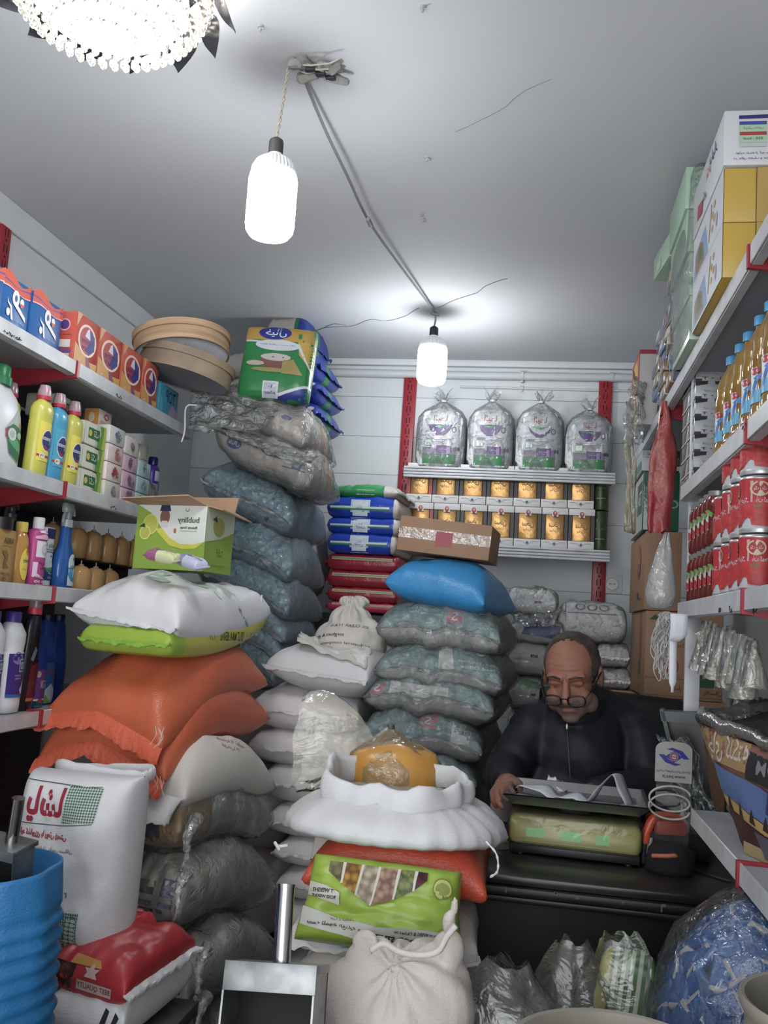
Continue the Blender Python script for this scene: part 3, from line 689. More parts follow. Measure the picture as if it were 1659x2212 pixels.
pack('soap_box', 'small orange and cream box lying on top of the napkin packs', 'box', (-1.40, 2.695, ZL[1]+.229), ROTL, .085, .05, .055, 'd8cfc4', {'L': [('r', -.024, -.026, .024, .026, 'd88a2a'), ('e', 0, 0, .010, .016, 'e8cfa8')], 'F': [('e', .005, .008, .016, .010, 'b03a44'), ('e', .005, .008, .011, .006, 'd8b0b0'), ('p', [(-.04, -.025), (.01, -.025), (.02, -.012), (-.03, -.005)], 'd0a888')]})
def napkin(y, z, x, w, h, base, ink, ink2, label, g):
    rnd = random.Random(int(y*1000)+int(z*1000)); F = []
    for k in range(5):
        cx, cy = rnd.uniform(-.015, .015), rnd.uniform(-.012, .012)
        for j in range(5):
            a = j*2*pi/5+rnd.random(); F.append(('e', cx+.007*cos(a), cy+.007*sin(a), .005, .003, ink))
        F.append(('e', cx, cy, .003, .003, ink2))
    for k in range(3): a = rnd.uniform(-.02, .02); F.append(('p', [(a, -.022), (a+.002, -.022), (a+.010, .0), (a+.008, .0)], ink2))
    o = pack('napkin_pack', label, 'napkins', (x, y, z), ROTL, w, .10, h, base, {'F': F}, g, gloss=.12, bev=.005)
cols = [(2.690, .108, 4, .057, [('d2d0cc', '5878a8', 'c8b07a'), ('dcc8c4', 'b86a6a', 'd0a090'), ('e0cfcc', 'b03c48', '8a6a5a'), ('d0ccc4', '8890a8', 'b0a88a')][::-1], 'floral', 'floral napkin packs'),
        (2.803, .105, 3, .053, [('c8a8b8', '8a6a84', '5a4a5a')]*3, 'mauve', 'mauve napkin packs'), (2.912, .100, 3, .053, [('9fbcbf', '6a9498', 'c8d4d4')]*3, 'teal', 'teal napkin packs')]
w4 = ['lowest', 'second from bottom', 'third from bottom', 'topmost']
for yc, w_, n, h, cl, nm, g in cols:
    for k in range(n):
        b, i1, i2 = cl[k]; napkin(yc, ZL[1]+.001+k*(h+.001), -1.375, w_, h, b, i1, i2, '%s napkin pack with flower print, %s of its column' % (nm, w4[k]), g)
napkin(2.80, ZL[1]+.001+3*.054, -1.375, .10, .060, 'd0cac6', '9a7a80', 'a8a090', 'beige flowered napkin pack crowning the mauve column', 'beige napkin packs')
bm = bmesh.new(); box(bm, (-.045, -.05, 0), (.045, .05, .11), bev=.012)
for v in bm.verts: v.co += V((nz(*v.co, 30, 1), nz(*v.co, 30, 2), nz(*v.co, 30, 3)))*.01
tag(obj('wrapped_bundle', bm, mat('grey_wrapped', '8f9092', .2, col2='5c5c60', vscale=30), loc=(-1.385, 3.02, ZL[1]+.001), rot=(0, 0, ROTL)), 'grey plastic-wrapped bundle at the end of the napkin packs', 'package')
CYL = [(.9, 0), (1, .006), (1, .17), (.94, .178)]
bottle('lotion_bottle', 'tall cream-coloured bottle with clear cap and blue label, behind the open box', 'bottle', (-1.44, 3.10, ZL[1]+.001), ROTL, [(.9, 0), (1, .006), (1, .195), (.97, .2)], 28, mat('cream_plastic', 'c8c4ae', .3), .066, .05, [(.030, .2), (.031, .25), (.028, .255)], mat('frosted_cap', 'c5c2b4', .25, trans=.3),
       decals=[((0, -.025, .12), 'F', [('r', -.01, -.04, .03, -.02, '2a6a9c'), ('t', 'کرم', .01, -.002, .02, .008, '8a4a4a'), ('t', 'shampoo', .01, -.03, .03, .008, 'd8e0e8')])])
bottle('spray_bottle', 'purple bottle with white shoulder and dark blue cap, behind the open box', 'bottle', (-1.42, 3.185, ZL[1]+.001), ROTL, [(.9, 0), (1, .006), (1, .135), (1, .175), (.8, .19), (.45, .196)], 28, mat('purple_plastic', '4a34a0', .3), .066, .05, [(.018, .196), (.018, .222), (.015, .226)], mat('navy_cap', '1f1c66', .3),
       decals=[((0, -.025, .155), 'F', [('r', -.033, -.018, .033, .018, 'c4c8d0')]), ((0, -.025, .11), 'F', [('t', 'TO', -.016, .0, .03, .026, 'e0e0ea'), ('t', 'نیم', .02, .01, .014, .016, '9ab8e0')])])

# --- third shelf
z3 = ZL[2]+.001
m_gold = mat('gold_bottle', 'b98d4c', .35, metal=.35)
GOLD = [((0, -.03, .07), 'F', [('t', 'ARIA', .012, .038, .045, .016, '5a4428'), ('t', 'shampoo fortifying', .008, .024, .046, .005, '6a5230'), ('p', [(-.012, .012), (.006, .015), (.016, .0), (.010, -.02), (.022, -.03), (.0, -.034), (-.002, -.016), (.004, -.004), (-.006, .002)], '7d6136'), ('t', 'مقوی مو', .008, -.045, .04, .012, '5a4428'), ('e', .008, -.060, .006, .006, '7d6136')])]
bottle('shampoo_bottle', 'gold rectangular shampoo bottle with dark writing, by the picture edge', 'shampoo', (-1.355, 2.155, z3), ROTL, [(.9, 0), (1, .004), (1, .128), (.94, .136), (.5, .138)], 28, m_gold, .108, .04, [(.030, .136), (.030, .165), (.027, .168)], mat('black_plastic', '17171b', .35), 'gold shampoo bottles', 6, GOLD)
bottle('shampoo_bottle', 'black-capped shampoo bottle behind the gold one, white lid above', 'shampoo', (-1.43, 2.15, z3), ROTL, [(.9, 0), (1, .004), (1, .16), (.8, .172), (.4, .174)], 24, mat('black_plastic', '17171b', .35), .075, .04, [(.020, .172), (.020, .195), (.018, .197)], m_jug, 'back row bottles on third shelf', 5)
bottle('shampoo_bottle', 'white bottle in the back row behind the yellow-capped one', 'shampoo', (-1.44, 2.24, z3), ROTL, [(.9, 0), (1, .004), (1, .14), (.7, .165), (.4, .17)], 24, m_jug, .06, .04, [(.021, .168), (.021, .196), (.019, .198)], m_jug, 'back row bottles on third shelf', 4)
bottle('shampoo_bottle', 'amber bottle with yellow cap and yellow oval label', 'shampoo', (-1.36, 2.262, z3), ROTL, [(.85, 0), (1, .006), (1, .10), (.85, .125), (.6, .14), (.5, .142)], 28, mat('amber_liquid', 'c08a34', .15, spec=.7), .058, .036, [(.0155, .140), (.0155, .165), (.014, .167)], mat('yellow_cap', 'd8b62c', .35),
       decals=[((0, -.02, .06), 'F', [('e', .002, -.005, .021, .042, 'e8cf24'), ('p', [(.010, .048), (.022, .03), (.016, .014), (.006, .018), (.002, .03)], 'b82030'), ('t', 'baby', .004, .004, .026, .014, '1f2f7a'), ('t', 'شامپو', .002, -.018, .02, .006, 'b89018')])])
bottle('shampoo_bottle', 'pink and white garlic shampoo bottle with white cap', 'shampoo', (-1.355, 2.335, z3), ROTL, [(.9, 0), (1, .004), (1, .145), (.9, .152), (.4, .158)], 28, mat('pink_label', 'c03c8c', .35), .066, .042, [(.0155, .156), (.0155, .185), (.014, .188)], m_jug,
       decals=[((0, -.02, .075), 'F', [('r', -.032, .070, .032, .078, 'd4d4da'), ('r', -.026, .004, .033, .048, 'dcdce2'), ('e', .008, .025, .017, .015, 'b8b0b4'), ('e', .006, .027, .012, .010, 'd4ced0'), ('t', 'SIR', .022, .042, .014, .008, '4a4a6a'), ('t', 'ضد', .0, -.012, .03, .012, '3a1838'), ('t', 'garlic', .01, -.026, .036, .010, '2a1430'), ('p', [(-.03, .060), (.0, .068), (.03, .060), (.03, .053), (-.03, .053)], 'e0a8c8'),
                                       ('p', [(-.030, -.010), (-.018, -.010), (-.02, -.04), (.02, -.055), (-.03, -.05)], 'e0c0d8'), ('t', 'شامپو', 0, -.05, .05, .008, '201420'), ('t', 'oo oo', 0, -.062, .05, .008, 'e8d8e8'), ('r', -.033, -.075, .033, -.069, 'd8d8de')])])
bottle('shampoo_bottle', 'white and navy coconut shampoo bottle with dark blue cap', 'shampoo', (-1.372, 2.405, z3), ROTL, [(.9, 0), (1, .004), (1, .135), (1.02, .137), (1.04, .165), (.9, .168)], 28, mat('white_label', 'cfd2dc', .3), .062, .040, None, None,
       decals=[((0, -.02, .07), 'F', [('r', -.03, -.050, .031, -.015, '1d2a66'), ('e', .002, -.008, .018, .014, 'b4c0b8'), ('p', [(-.02, -.018), (.015, -.012), (.02, -.022), (.0, -.030), (-.01, -.026)], '3a7a4a'), ('t', 'vatika', .006, .048, .036, .014, '3f8a58'), ('t', 'coconut milk', 0, .036, .042, .006, '30406a'), ('r', -.024, .028, .026, .030, '2a3a6a'), ('e', .004, .018, .003, .003, '20284a'), ('t', 'شیر', .008, -.030, .02, .007, 'b8c8e8'), ('t', 'نارگیل', .008, -.042, .026, .007, 'b8c8e8')]),
               ((0, -.02, .151), 'F', [('r', -.031, -.014, .032, .014, '201f5e')])])
def trigger(t, m, z0=.0):
    bm = bmesh.new(); lathe(bm, [(.017, z0), (.017, z0+.022), (.011, z0+.024)], 20); obj('screw_collar', bm, m, t)
    bm = bmesh.new(); box(bm, (-.024, -.010, z0+.040), (.022, .010, z0+.072), bev=.007); box(bm, (-.008, -.009, z0+.022), (.012, .009, z0+.05), bev=.004); obj('spray_head', bm, m, t)
    bm = bmesh.new(); tube(bm, curve([(-.012, 0, z0+.044), (-.022, 0, z0+.032), (-.024, 0, z0+.012)], 4), .0045, 8); obj('trigger_lever', bm, m, t)
    bm = bmesh.new(); tube(bm, curve([(.015, 0, z0+.064), (.030, 0, z0+.050), (.033, 0, z0+.036)], 4), .006, 8); obj('spout', bm, m, t)
m_trig = mat('clear_trigger', 'aeb4b8', .15, trans=.3); m_trig2 = mat('dark_trigger', '4a4c50', .2, trans=.2)
SP = [(.85, 0), (1, .008), (1, .06), (.86, .10), (.58, .13), (.5, .175), (.45, .18)]
bottle('cleaner_bottle', 'blue window cleaner spray bottle with clear trigger head', 'spray bottle', (-1.355, 2.487, z3), ROTL, SP, 28, mat('blue_liquid', '1556a0', .1, spec=.7), .088, .05, None, None, None, 2.6,
       [((.004, -.02, .062), 'F', [('e', .008, .006, .026, .034, 'c4d4dc'), ('r', -.018, -.052, .034, .0, '2f9ac6'), ('p', [(-.018, -.052), (.034, -.052), (.034, -.044), (.0, -.038), (-.018, -.022)], 'ccd8de'), ('t', 'unibu', .010, .004, .036, .012, '3a5a7a'), ('e', .012, .026, .005, .006, '6a9a9a')])], lambda t: trigger(t, m_trig, .178))
bottle('cleaner_bottle', 'shadowed spray bottle in back row behind the pink shampoo', 'spray bottle', (-1.47, 2.38, z3), ROTL, SP, 24, mat('dark_blue_liquid', '1c1c58', .2), .085, .05, None, None, None, 2.6, [], lambda t: trigger(t, m_trig2, .178))
# amber dish-soap bottles on an inner step
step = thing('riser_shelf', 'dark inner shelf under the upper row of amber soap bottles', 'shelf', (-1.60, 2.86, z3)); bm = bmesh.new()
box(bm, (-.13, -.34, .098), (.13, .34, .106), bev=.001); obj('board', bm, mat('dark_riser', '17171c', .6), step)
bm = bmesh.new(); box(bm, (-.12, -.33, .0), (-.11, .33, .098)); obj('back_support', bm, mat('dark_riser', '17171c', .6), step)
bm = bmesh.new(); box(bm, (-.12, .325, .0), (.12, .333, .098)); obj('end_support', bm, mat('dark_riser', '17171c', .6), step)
m_amb = mat('amber_soap', 'eeb668', .2, spec=.6); m_frost = mat('frosted_shoulder', 'c8a088', .3)
AM = [(.75, 0), (.92, .006), (1, .03), (1, .07), (.9, .086), (.55, .098), (.28, .101)]
def amber(label, loc, g, m=m_amb):
    t = bottle('soap_bottle', label, 'soap bottle', loc, ROTL, AM, 24, m, .080, .06, [(.008, .1), (.0085, .106), (.005, .107)], m_frost, g, 2.2)
    bm = bmesh.new(); tube(bm, [(0, 0, .104), (0, 0, .122)], .002, 6); obj('tip', bm, m_frost, t)
    return t
ord_ = ['first amber soap bottle of the upper row, next to the spray trigger', 'second amber soap bottle in the upper row', 'third amber soap bottle in the upper row', 'fourth amber soap bottle in the upper row', 'darkest amber soap bottle of the upper row, touching the lime box']
for k, s in enumerate(ord_): amber(s, (-1.50, 2.60+k*.108+.27-.04, z3+.107), 'upper row of amber soap bottles')
amber('amber soap bottle partly hidden behind the blue spray bottle', (-1.53, 2.73-.01, z3+.107), 'upper row of amber soap bottles')
for k, s in enumerate(['first soap bottle of the lower row, just above the white sack', 'second soap bottle of the lower row behind the white sack', 'third soap bottle of the lower row, only its shoulder showing']):
    t = amber(s, (-1.43, 2.74+k*.1, z3-.02+.02), 'lower row of amber soap bottles'); t.scale = (1, 1, .8)

# --- lowest shelf
z4 = ZL[3]+.001
WB = [(.85, 0), (.97, .004), (1, .02), (1, .045), (.97, .048), (.97, .155), (.9, .158), (.98, .185), (.98, .205), (.6, .232), (.42, .236)]
BL = [((0, -.03, .10), 'F', [('r', -.036, -.050, .038, .054, '3c2c80'), ('e', -.006, .042, .020, .016, '8a78c0'), ('r', .002, .006, .034, .040, 'c8d0e0'), ('r', .005, .009, .034, .037, '1f5a94'), ('t', 'ISOD', .020, .023, .026, .018, 'e4e8f0'), ('t', 'thick bleach', .0, -.002, .030, .005, 'b0a8d8'), ('t', 'white', .0, -.010, .028, .005, 'b0a8d8'), ('p', [(.010, -.040), (.03, -.015), (.034, -.05), (.02, -.052)], 'd8d0dc'), ('r', -.037, -.058, .038, -.050, '2360a8')])]
bottle('bleach_bottle', 'white bleach bottle with purple label and cap, standing in front of dark ones', 'bleach', (-1.355, 2.262, z4), ROTL, WB, 28, m_jug, .092, .06, [(.0205, .235), (.0205, .260), (.019, .262)], mat('purple_cap', '3a2a86', .4), 'purple-label bleach bottles', 2.4, BL)
bottle('bleach_bottle', 'purple-capped white bleach bottle cut by the edge of the photo', 'bleach', (-1.355, 2.165, z4), ROTL, WB, 28, m_jug, .092, .06, [(.0205, .235), (.0205, .260), (.019, .262)], mat('purple_cap', '3a2a86', .4), 'purple-label bleach bottles', 2.4, BL)
DB = [(.85, 0), (1, .01), (1, .12), (.85, .16), (.8, .2), (.7, .24), (.45, .26), (.4, .262)]
def redcap(t, z=.26):
    bm = bmesh.new(); lathe(bm, [(.016, z+.014), (.018, z+.036), (.014, z+.04)], 20, sq=3); obj('clear_cap_top', bm, mat('smoky_cap', '9a8a92', .15, trans=.3), t)
m_dk = mat('dark_bottle', '1e1c24', .2); m_wine = mat('wine_label', '5c1a24', .35)
for (x, y, lab) in ((-1.358, 2.345, 'dark bottle with wine-red label and red cap leaning beside the bleach'), (-1.47, 2.30, 'dark red-capped bottle in the back row above the bleach')):
    bottle('cleaner_bottle', lab, 'cleaner', (x, y, z4), ROTL, DB, 28, m_dk, .075, .05, [(.019, .258), (.019, .276), (.015, .277)], m_redring, 'red-capped dark bottles', 2.4,
           [((.004, -.025, .085), 'F', [('r', -.024, -.05, .03, .035, m_wine), ('p', [(-.024, .035), (.03, .035), (.026, .05)], m_wine), ('r', -.024, -.058, .03, -.05, 'c06038'), ('r', .008, .0, .028, .03, 'b890a0'), ('t', 'DAC', .018, .015, .016, .016, '2a2430'), ('t', 'مایع', 0, -.012, .02, .006, 'b04848'), ('p', [(-.026, .052), (-.012, .088), (-.002, .078), (-.016, .048)], '5a6670')])], redcap, (R(3), 0))
m_db = mat('navy_bottle', '1b3a86', .3)
bottle('cleaner_bottle', 'blue bottle with purple and green label, third-row front of lowest shelf', 'cleaner', (-1.372, 2.425, z4), ROTL, [(.85, 0), (1, .01), (1, .12), (.9, .16), (.6, .20), (.45, .21)], 28, m_db, .075, .05, [(.017, .208), (.017, .228), (.015, .23)], m_db, 'navy bottles', 2.6,
       [((.0, -.025, .06), 'F', [('r', -.034, -.035, .036, .045, '6a3a86'), ('r', -.034, -.058, .036, -.038, '3a7a52'), ('r', -.034, -.040, .036, -.035, 'd8d0dc'), ('t', 'AKTIV', .012, .004, .04, .022, 'c8c0d8'), ('e', -.018, .032, .009, .009, 'a0a8a8'), ('t', 'OXY', .014, -.018, .026, .010, 'b05a60'), ('e', -.004, -.040, .012, .006, 'b02c40')])])
bottle('cleaner_bottle', 'tall blue bottle with red script on sky blue label, beside orange sack', 'cleaner', (-1.40, 2.52, z4), ROTL, [(.85, 0), (1, .01), (1, .12), (.8, .18), (.6, .23), (.45, .24)], 28, mat('royal_bottle', '1f4a9c', .25), .085, .055, [(.017, .238), (.017, .255), (.015, .257)], mat('dark_blue_cap', '16204a', .4), 'navy bottles', 2.4,
       [((.0, -.025, .06), 'F', [('r', -.04, -.055, .042, .060, '2a66b4'), ('p', [(-.04, -.055), (.02, -.055), (.03, -.02), (.0, .0), (-.03, -.02)], 'c4d0e0'), ('t', 'گلرنگ', .012, .035, .06, .030, 'b02048'), ('p', [(-.04, -.055), (.0, -.055), (-.02, -.03)], '7aa83a')])])
bottle('cleaner_bottle', 'shaded blue bottle behind the orange sack at the far end', 'cleaner', (-1.42, 2.62, z4), ROTL, [(.85, 0), (1, .01), (1, .12), (.8, .18), (.6, .23), (.45, .24)], 24, m_db, .08, .055, [(.017, .238), (.017, .255), (.015, .257)], mat('dark_blue_cap', '16204a', .4), 'navy bottles', 2.4)
# felt-pen price marks on the shelf lips
for k, (px, py) in enumerate([(15, 722), (35, 730), (255, 858), (243, 1095)]):
    tag(obj('price_mark', scribble(px, py, XF+.001, k, 4, .009), flat('28282c')), ['felt-pen price mark under the blue boxes, first of two', 'felt-pen price mark under the blue boxes, beside the first', 'small price mark under the third orange box', 'tiny pen mark below the floral napkins'][k], 'price mark')
# ------------------------------------------------------------------ sacks
m_ws = mat('white_woven', 'd0d0d3', .5, weave=.25, bump=.25, bscale=14, var=.04); m_lin = mat('cream_woven', 'c4beb6', .65, weave=.35, bump=.25, bscale=16, var=.05)
m_grey = mat('greyish_woven', 'd8d2d3', .5, weave=.25, bump=.2, bscale=14, var=.05)
m_or = mat('orange_woven', 'c4582c', .30, weave=.45, bump=.2, bscale=12, var=.08); m_or2 = mat('orange_woven_fray', 'd0532c', .5, weave=.4, bump=.5, bscale=60)
m_bl = mat('bright_blue_woven', '1488c8', .30, weave=.35, bump=.35, bscale=14); m_teal = mat('teal_grey_bag', '92b6c6', .35, weave=.3, bump=.5, bscale=30, vscale=5, col2='7a9fb2')
m_tg = mat('green_teal_print', '4a7a7c', .45, weave=.2, var=.08); m_white = mat('bag_white', 'c8c8ca', .4, bump=.15)
m_lime = mat('lime_print', '8fae1c', .33, bump=.2, bscale=12); m_limedk = mat('lime_seam', '7fae1a', .35); m_yel = mat('olive_yellow_print', 'b0ad2c', .36, bump=.2)
f_clear = film('clear_film', 'e8eef0', milk=.10, gloss=.16, bump=1.0, bscale=38); f_milk = film('milky_film', 'dfe3e2', milk=.13, gloss=.16, rough=.16, bump=1.0, bscale=34); f_blue = film('bluish_film', 'cfe0e6', milk=.06, gloss=.26, bump=1.2, bscale=55)
FT = (V((1, 0, 0)), V((0, .70, .71))); FT2 = (V((1, 0, 0)), V((0, .35, .94))); TT = (V((1, 0, 0)), V((0, .94, .34)))
RT = (V((0, 1, 0)), V((-.7, 0, .71))); RS = (V((0, 1, 0)), V((-.3, 0, .95)))
def sackC(name, label, cat, mt, corner, Yc, rot, W, L, T, zb=None, **kw):
    """near right bottom corner seen at `corner`, at depth Yc"""
    c = at(*corner, Y=Yc); r = R(rot); z = c.z if zb is None else zb
    ctr = V((c.x, c.y, z))+V((cos(r), sin(r), 0))*(-W/2)+V((-sin(r), cos(r), 0))*(L/2)
    return sack(name, label, cat, mt, W, L, T, ctr, r, **kw)
def zz(px, py, Y): return at(px, py, Y=Y).z

# A: the tall stack in front of the left shelves (printed text lies mirrored, as everywhere)
YA = 2.35; g = None
mk = []
arc = lambda h, L: (lambda p: V((p.x, p.y, p.z-h*(p.y/L*2)**2)))
def saddle(h, W, L, k=0): return lambda p: V((p.x, p.y, p.z+h*(1-(2*p.y/L)**2)-k*(p.x/W*2)**2))
za = {}
zt = zz(380, 1362, YA)
greenpatch = [('r', -.05, -.06, .05, .05, '9fb5ab')]
txtw = [('t', 'فریزن کربنات', -.07, .05, .10, .012, '3c4a46'), ('t', 'Chlorine-Free ·', -.07, .03, .09, .010, '70807a'), ('t', '10:30:20 کیلو', -.10, -.01, .10, .014, '333c3a'), ('t', 'dry clean', -.08, .085, .08, .013, '3a3a3c'), ('t', 'بسته بندی شده', .06, .06, .09, .012, '4a5552'), ('r', .02, -.045, .065, .04, '9db3a9'), ('e', .042, -.03, .02, .010, 'c4cdc8'), ('t', 'خاک', .045, -.03, .03, .010, '5f8a76')]
sackC('grain_sack', 'plump white woven sack with green print, topping the left pile', 'sack', m_ws, (383, 1372), YA, -9, .36, .60, .20, zb=zt-.055, seed=3, hems=('-y',), hemw=.018, wr=.007, lump=.07, wave=.004, a=3.0, b=.62, mid=.38,
      warp=lambda p: V((p.x, p.y, p.z+.05*max(0, p.y/.3)**2-.02*(p.x/.18)*(p.y < 0))),
      decals=[((-.02, -.06, .12), FT, txtw), ((.10, .06, .12), (V((.9, .3, 0)), V((-.3, .62, .7))), [('r', -.06, -.04, .04, .04, 'a7bbb1'), ('r', -.07, .045, .05, .047, '4c6c5e'), ('t', 'کشور', .09, -.0, .06, .015, '59796b')])])
# bean sack
zb_ = zz(365, 1421, YA)
sackC('bean_sack', 'flat lime and yellow sack of split beans between the white sack and the orange one', 'sack', [m_lime, m_yel, m_white], (366, 1424), YA-.01, -9, .30, .60, .085, zb=zb_-.005, seed=5, hems=('-y',), hemw=.012, hmat=m_limedk, wr=.004, a=7, b=.4, pinch=.02, lump=.02,
      paint=lambda u, v, t: (0 if v < -.72 else 1), warp=lambda p: V((p.x, p.y, p.z+.09*max(0, (p.y+.15)/.45)**2)),
      decals=[((.15, .03, .065), RS, [('t', 'SPLIT MAA BEANS', .02, .0, .15, .026, '2a2c1c'), ('t', '121', .15, .0, .03, .02, '6f7030'), ('t', '121', -.10, -.0, .03, .02, '6f7030'), ('r', -.075, -.022, -.073, .022, '8a8c30'), ('r', .115, -.022, .117, .022, '8a8c30')])])
# orange sacks
for k, (c, T, dz, lab) in enumerate([((352, 1590), .20, .0, 'upper orange woven sack of the left pile, frayed seam hanging at its front corner'), ((356, 1692), .21, .0, 'lower orange woven sack of the left pile, sagging over the white printed sack')]):
    z = zz(*c, YA-.03)
    W = .40 if k == 0 else .42
    sackC('orange_sack', lab, 'sack', m_or, c, YA-.03, -10, W, .62, T, zb=z+.01 if k == 0 else z+.03, seed=11+k*4, group='orange sacks of the left pile', hems=('-y',), hemw=.027, hmat=m_or2, wr=.004, lump=.09, a=2.6, b=.62, mid=.36, fray=.22, sides=.15, droopy=.9, htilt=-.2,
          warp=(lambda k: lambda p: V((p.x, p.y, p.z+.030*cos(p.y*9-.5+k)-.075*max(0, (p.x+.02)/.2)*max(0, -p.y/.31)-(.03+.03*k)*max(0, -(p.x)/.2)**2*max(0, -p.y/.31)-.02*max(0, -p.y/.31-.4)+.045*max(0, p.y/.31))))(k))
    # pale stitching threads
    th = thing('loose_thread', 'pale loose threads at the corner seam of the %s orange sack' % ('upper' if k == 0 else 'lower'), 'thread'); q = at(c[0]-2, c[1]-6, Y=YA-.09); bm = bmesh.new(); rnd = random.Random(k)
    for j in range(4): a = q+V((rnd.uniform(-.03, .01), 0, rnd.uniform(0, .02))); tube(bm, curve([a, a+V((rnd.uniform(-.02, .02), -.004, -.02)), a+V((rnd.uniform(-.02, .02), 0, -.045))], 4), .0008, 4)
    obj('strand', bm, m_lin, th)
# cream sack with red stamp
def mkprint(s): return s
sackC('cream_sack', 'cream sack with faint red stamp and flopped tied end, under the orange sacks', 'sack', m_lin, (392, 1800), YA-.02, -14, .34, .50, .20, zb=zz(400, 1790, YA), seed=21, hems=('-y',), hemw=.07, hmat=m_ws, wr=.006, lump=.08, a=2.6, b=.6, mid=.4, htilt=.1, droopy=.5,
      warp=lambda p: V((p.x, p.y, p.z-.05*max(0, p.y/.3)**2+.02*cos(p.y*8))), decals=[((.10, .04, .15), (V((.5, .86, 0)), V((-.6, .35, .72))), [('t', 'شماره ۱۱ تولید', 0, .012, .11, .018, 'a8606a'), ('t', 'انقضا ۱۲', -.01, -.012, .07, .014, 'a8606a')])])
# the four bagged sacks below
m_gp = mat('golden_print', 'b88c40', .45, bump=.2); m_dg = mat('olive_grey_bag', 'c8c6bc', .5, bump=.25, var=.1)
lay = [((400, 1900), .185, [m_dg, m_gp], 'bagged sack with golden end and navy circle lettered in white, under the cream sack', 0),
       ((405, 2015), .19, [mat('grey_green_bag', 'c0c4ba', .5, var=.12), mat('khaki_bag', 'd0c8ba', .5)], 'bagged sack with green and violet blocks on its end, second of the plastic-covered pile', 1),
       ((425, 2150), .20, [mat('grey_olive_bag', 'c2c2b6', .5, var=.12), mat('taupe_bag', 'ccc4b8', .5)], 'bagged sack with green end panel and open cuff, third of the plastic-covered pile', 2),
       ((420, 2290), .20, [mat('grey_bag_low', 'b8b9b0', .5, var=.12), mat('pale_bag', '98988e', .5)], 'lowest bagged sack of the plastic-covered pile near the floor', 3)]
for c, T, mt, lab, k in lay:
    D = []
    if k == 0: D = [((.09, -.22, .095), FT2, [('r', -.16, .0, .03, .055, 'a98238'), ('e', -.055, -.030, .062, .055, '2f3358'), ('t', 'ZRCI', -.055, -.02, .028, .075, 'b9bac8')])]
    if k == 1: D = [((.09, -.22, .10), FT2, [('r', -.12, -.02, -.02, .04, '2f6b43'), ('r', .0, -.02, .07, .05, '5d5c96'), ('r', -.12, -.008, .08, .006, 'b8b8b4'), ('r', -.12, -.055, -.015, -.026, '234f38'), ('r', -.005, -.055, .075, -.024, '47487e'), ('t', 'VISCO COTECNA', .02, -.072, .17, .018, '2c2c2e')])]
    if k == 2: D = [((.09, -.22, .12), FT2, [('r', -.13, -.05, .05, .045, '3a7a44'), ('e', .01, .03, .03, .02, '9ab09c'), ('e', .01, .03, .022, .013, '3a7a44')]), ((0, -.27, .03), 'F', [('t', 'VISACO', .02, .0, .08, .015, '4a463e')])]
    if k == 3: D = [((-.04, -.25, .12), FT2, [('r', -.10, -.02, .0, .04, '7a9a84')])]
    zb1 = [.655, .455, .245, .03][k]
    sackC('bagged_sack', lab, 'sack', mt, (c[0]-22, c[1]), YA-.02, -14, .34, .50, T*1.12, zb=zb1, seed=31+k, group='plastic-covered sacks of the left pile', hems=() if k != 2 else ('-y',), hemw=.04, hmat=mt[1], wr=.008, lump=.09, a=2.7, b=.55, mid=.42, wrap=f_milk if k else f_clear, wrapg=.012,
          paint=lambda u, v, t: 1 if v < -.35 else 0, decals=D, warp=lambda p: V((p.x, p.y, p.z-.06*(p.y/.33)*(p.y > 0)+.012*cos(p.y*9))))
    tw = thing('bag_tie', 'twisted plastic end hanging from %s bagged sack of the left pile' % ['the topmost', 'the second', 'the third', 'the lowest'][k], 'tie'); q = at(c[0]+ (5 if k != 1 else -20), c[1]-[95, 95, 60, 90][k], Y=YA-.10); bm = bmesh.new()
    pts = curve([q+V((.0, .06, .03)), q, q+V((.006, -.01, -.045)), q+V((-.004, -.01, -.08))], 6); tube(bm, pts, [.014*(1-i/len(pts))**1.5+.004+.002*sin(i*2.1) for i in range(len(pts))], 8)
    obj('twist', bm, f_milk, tw)

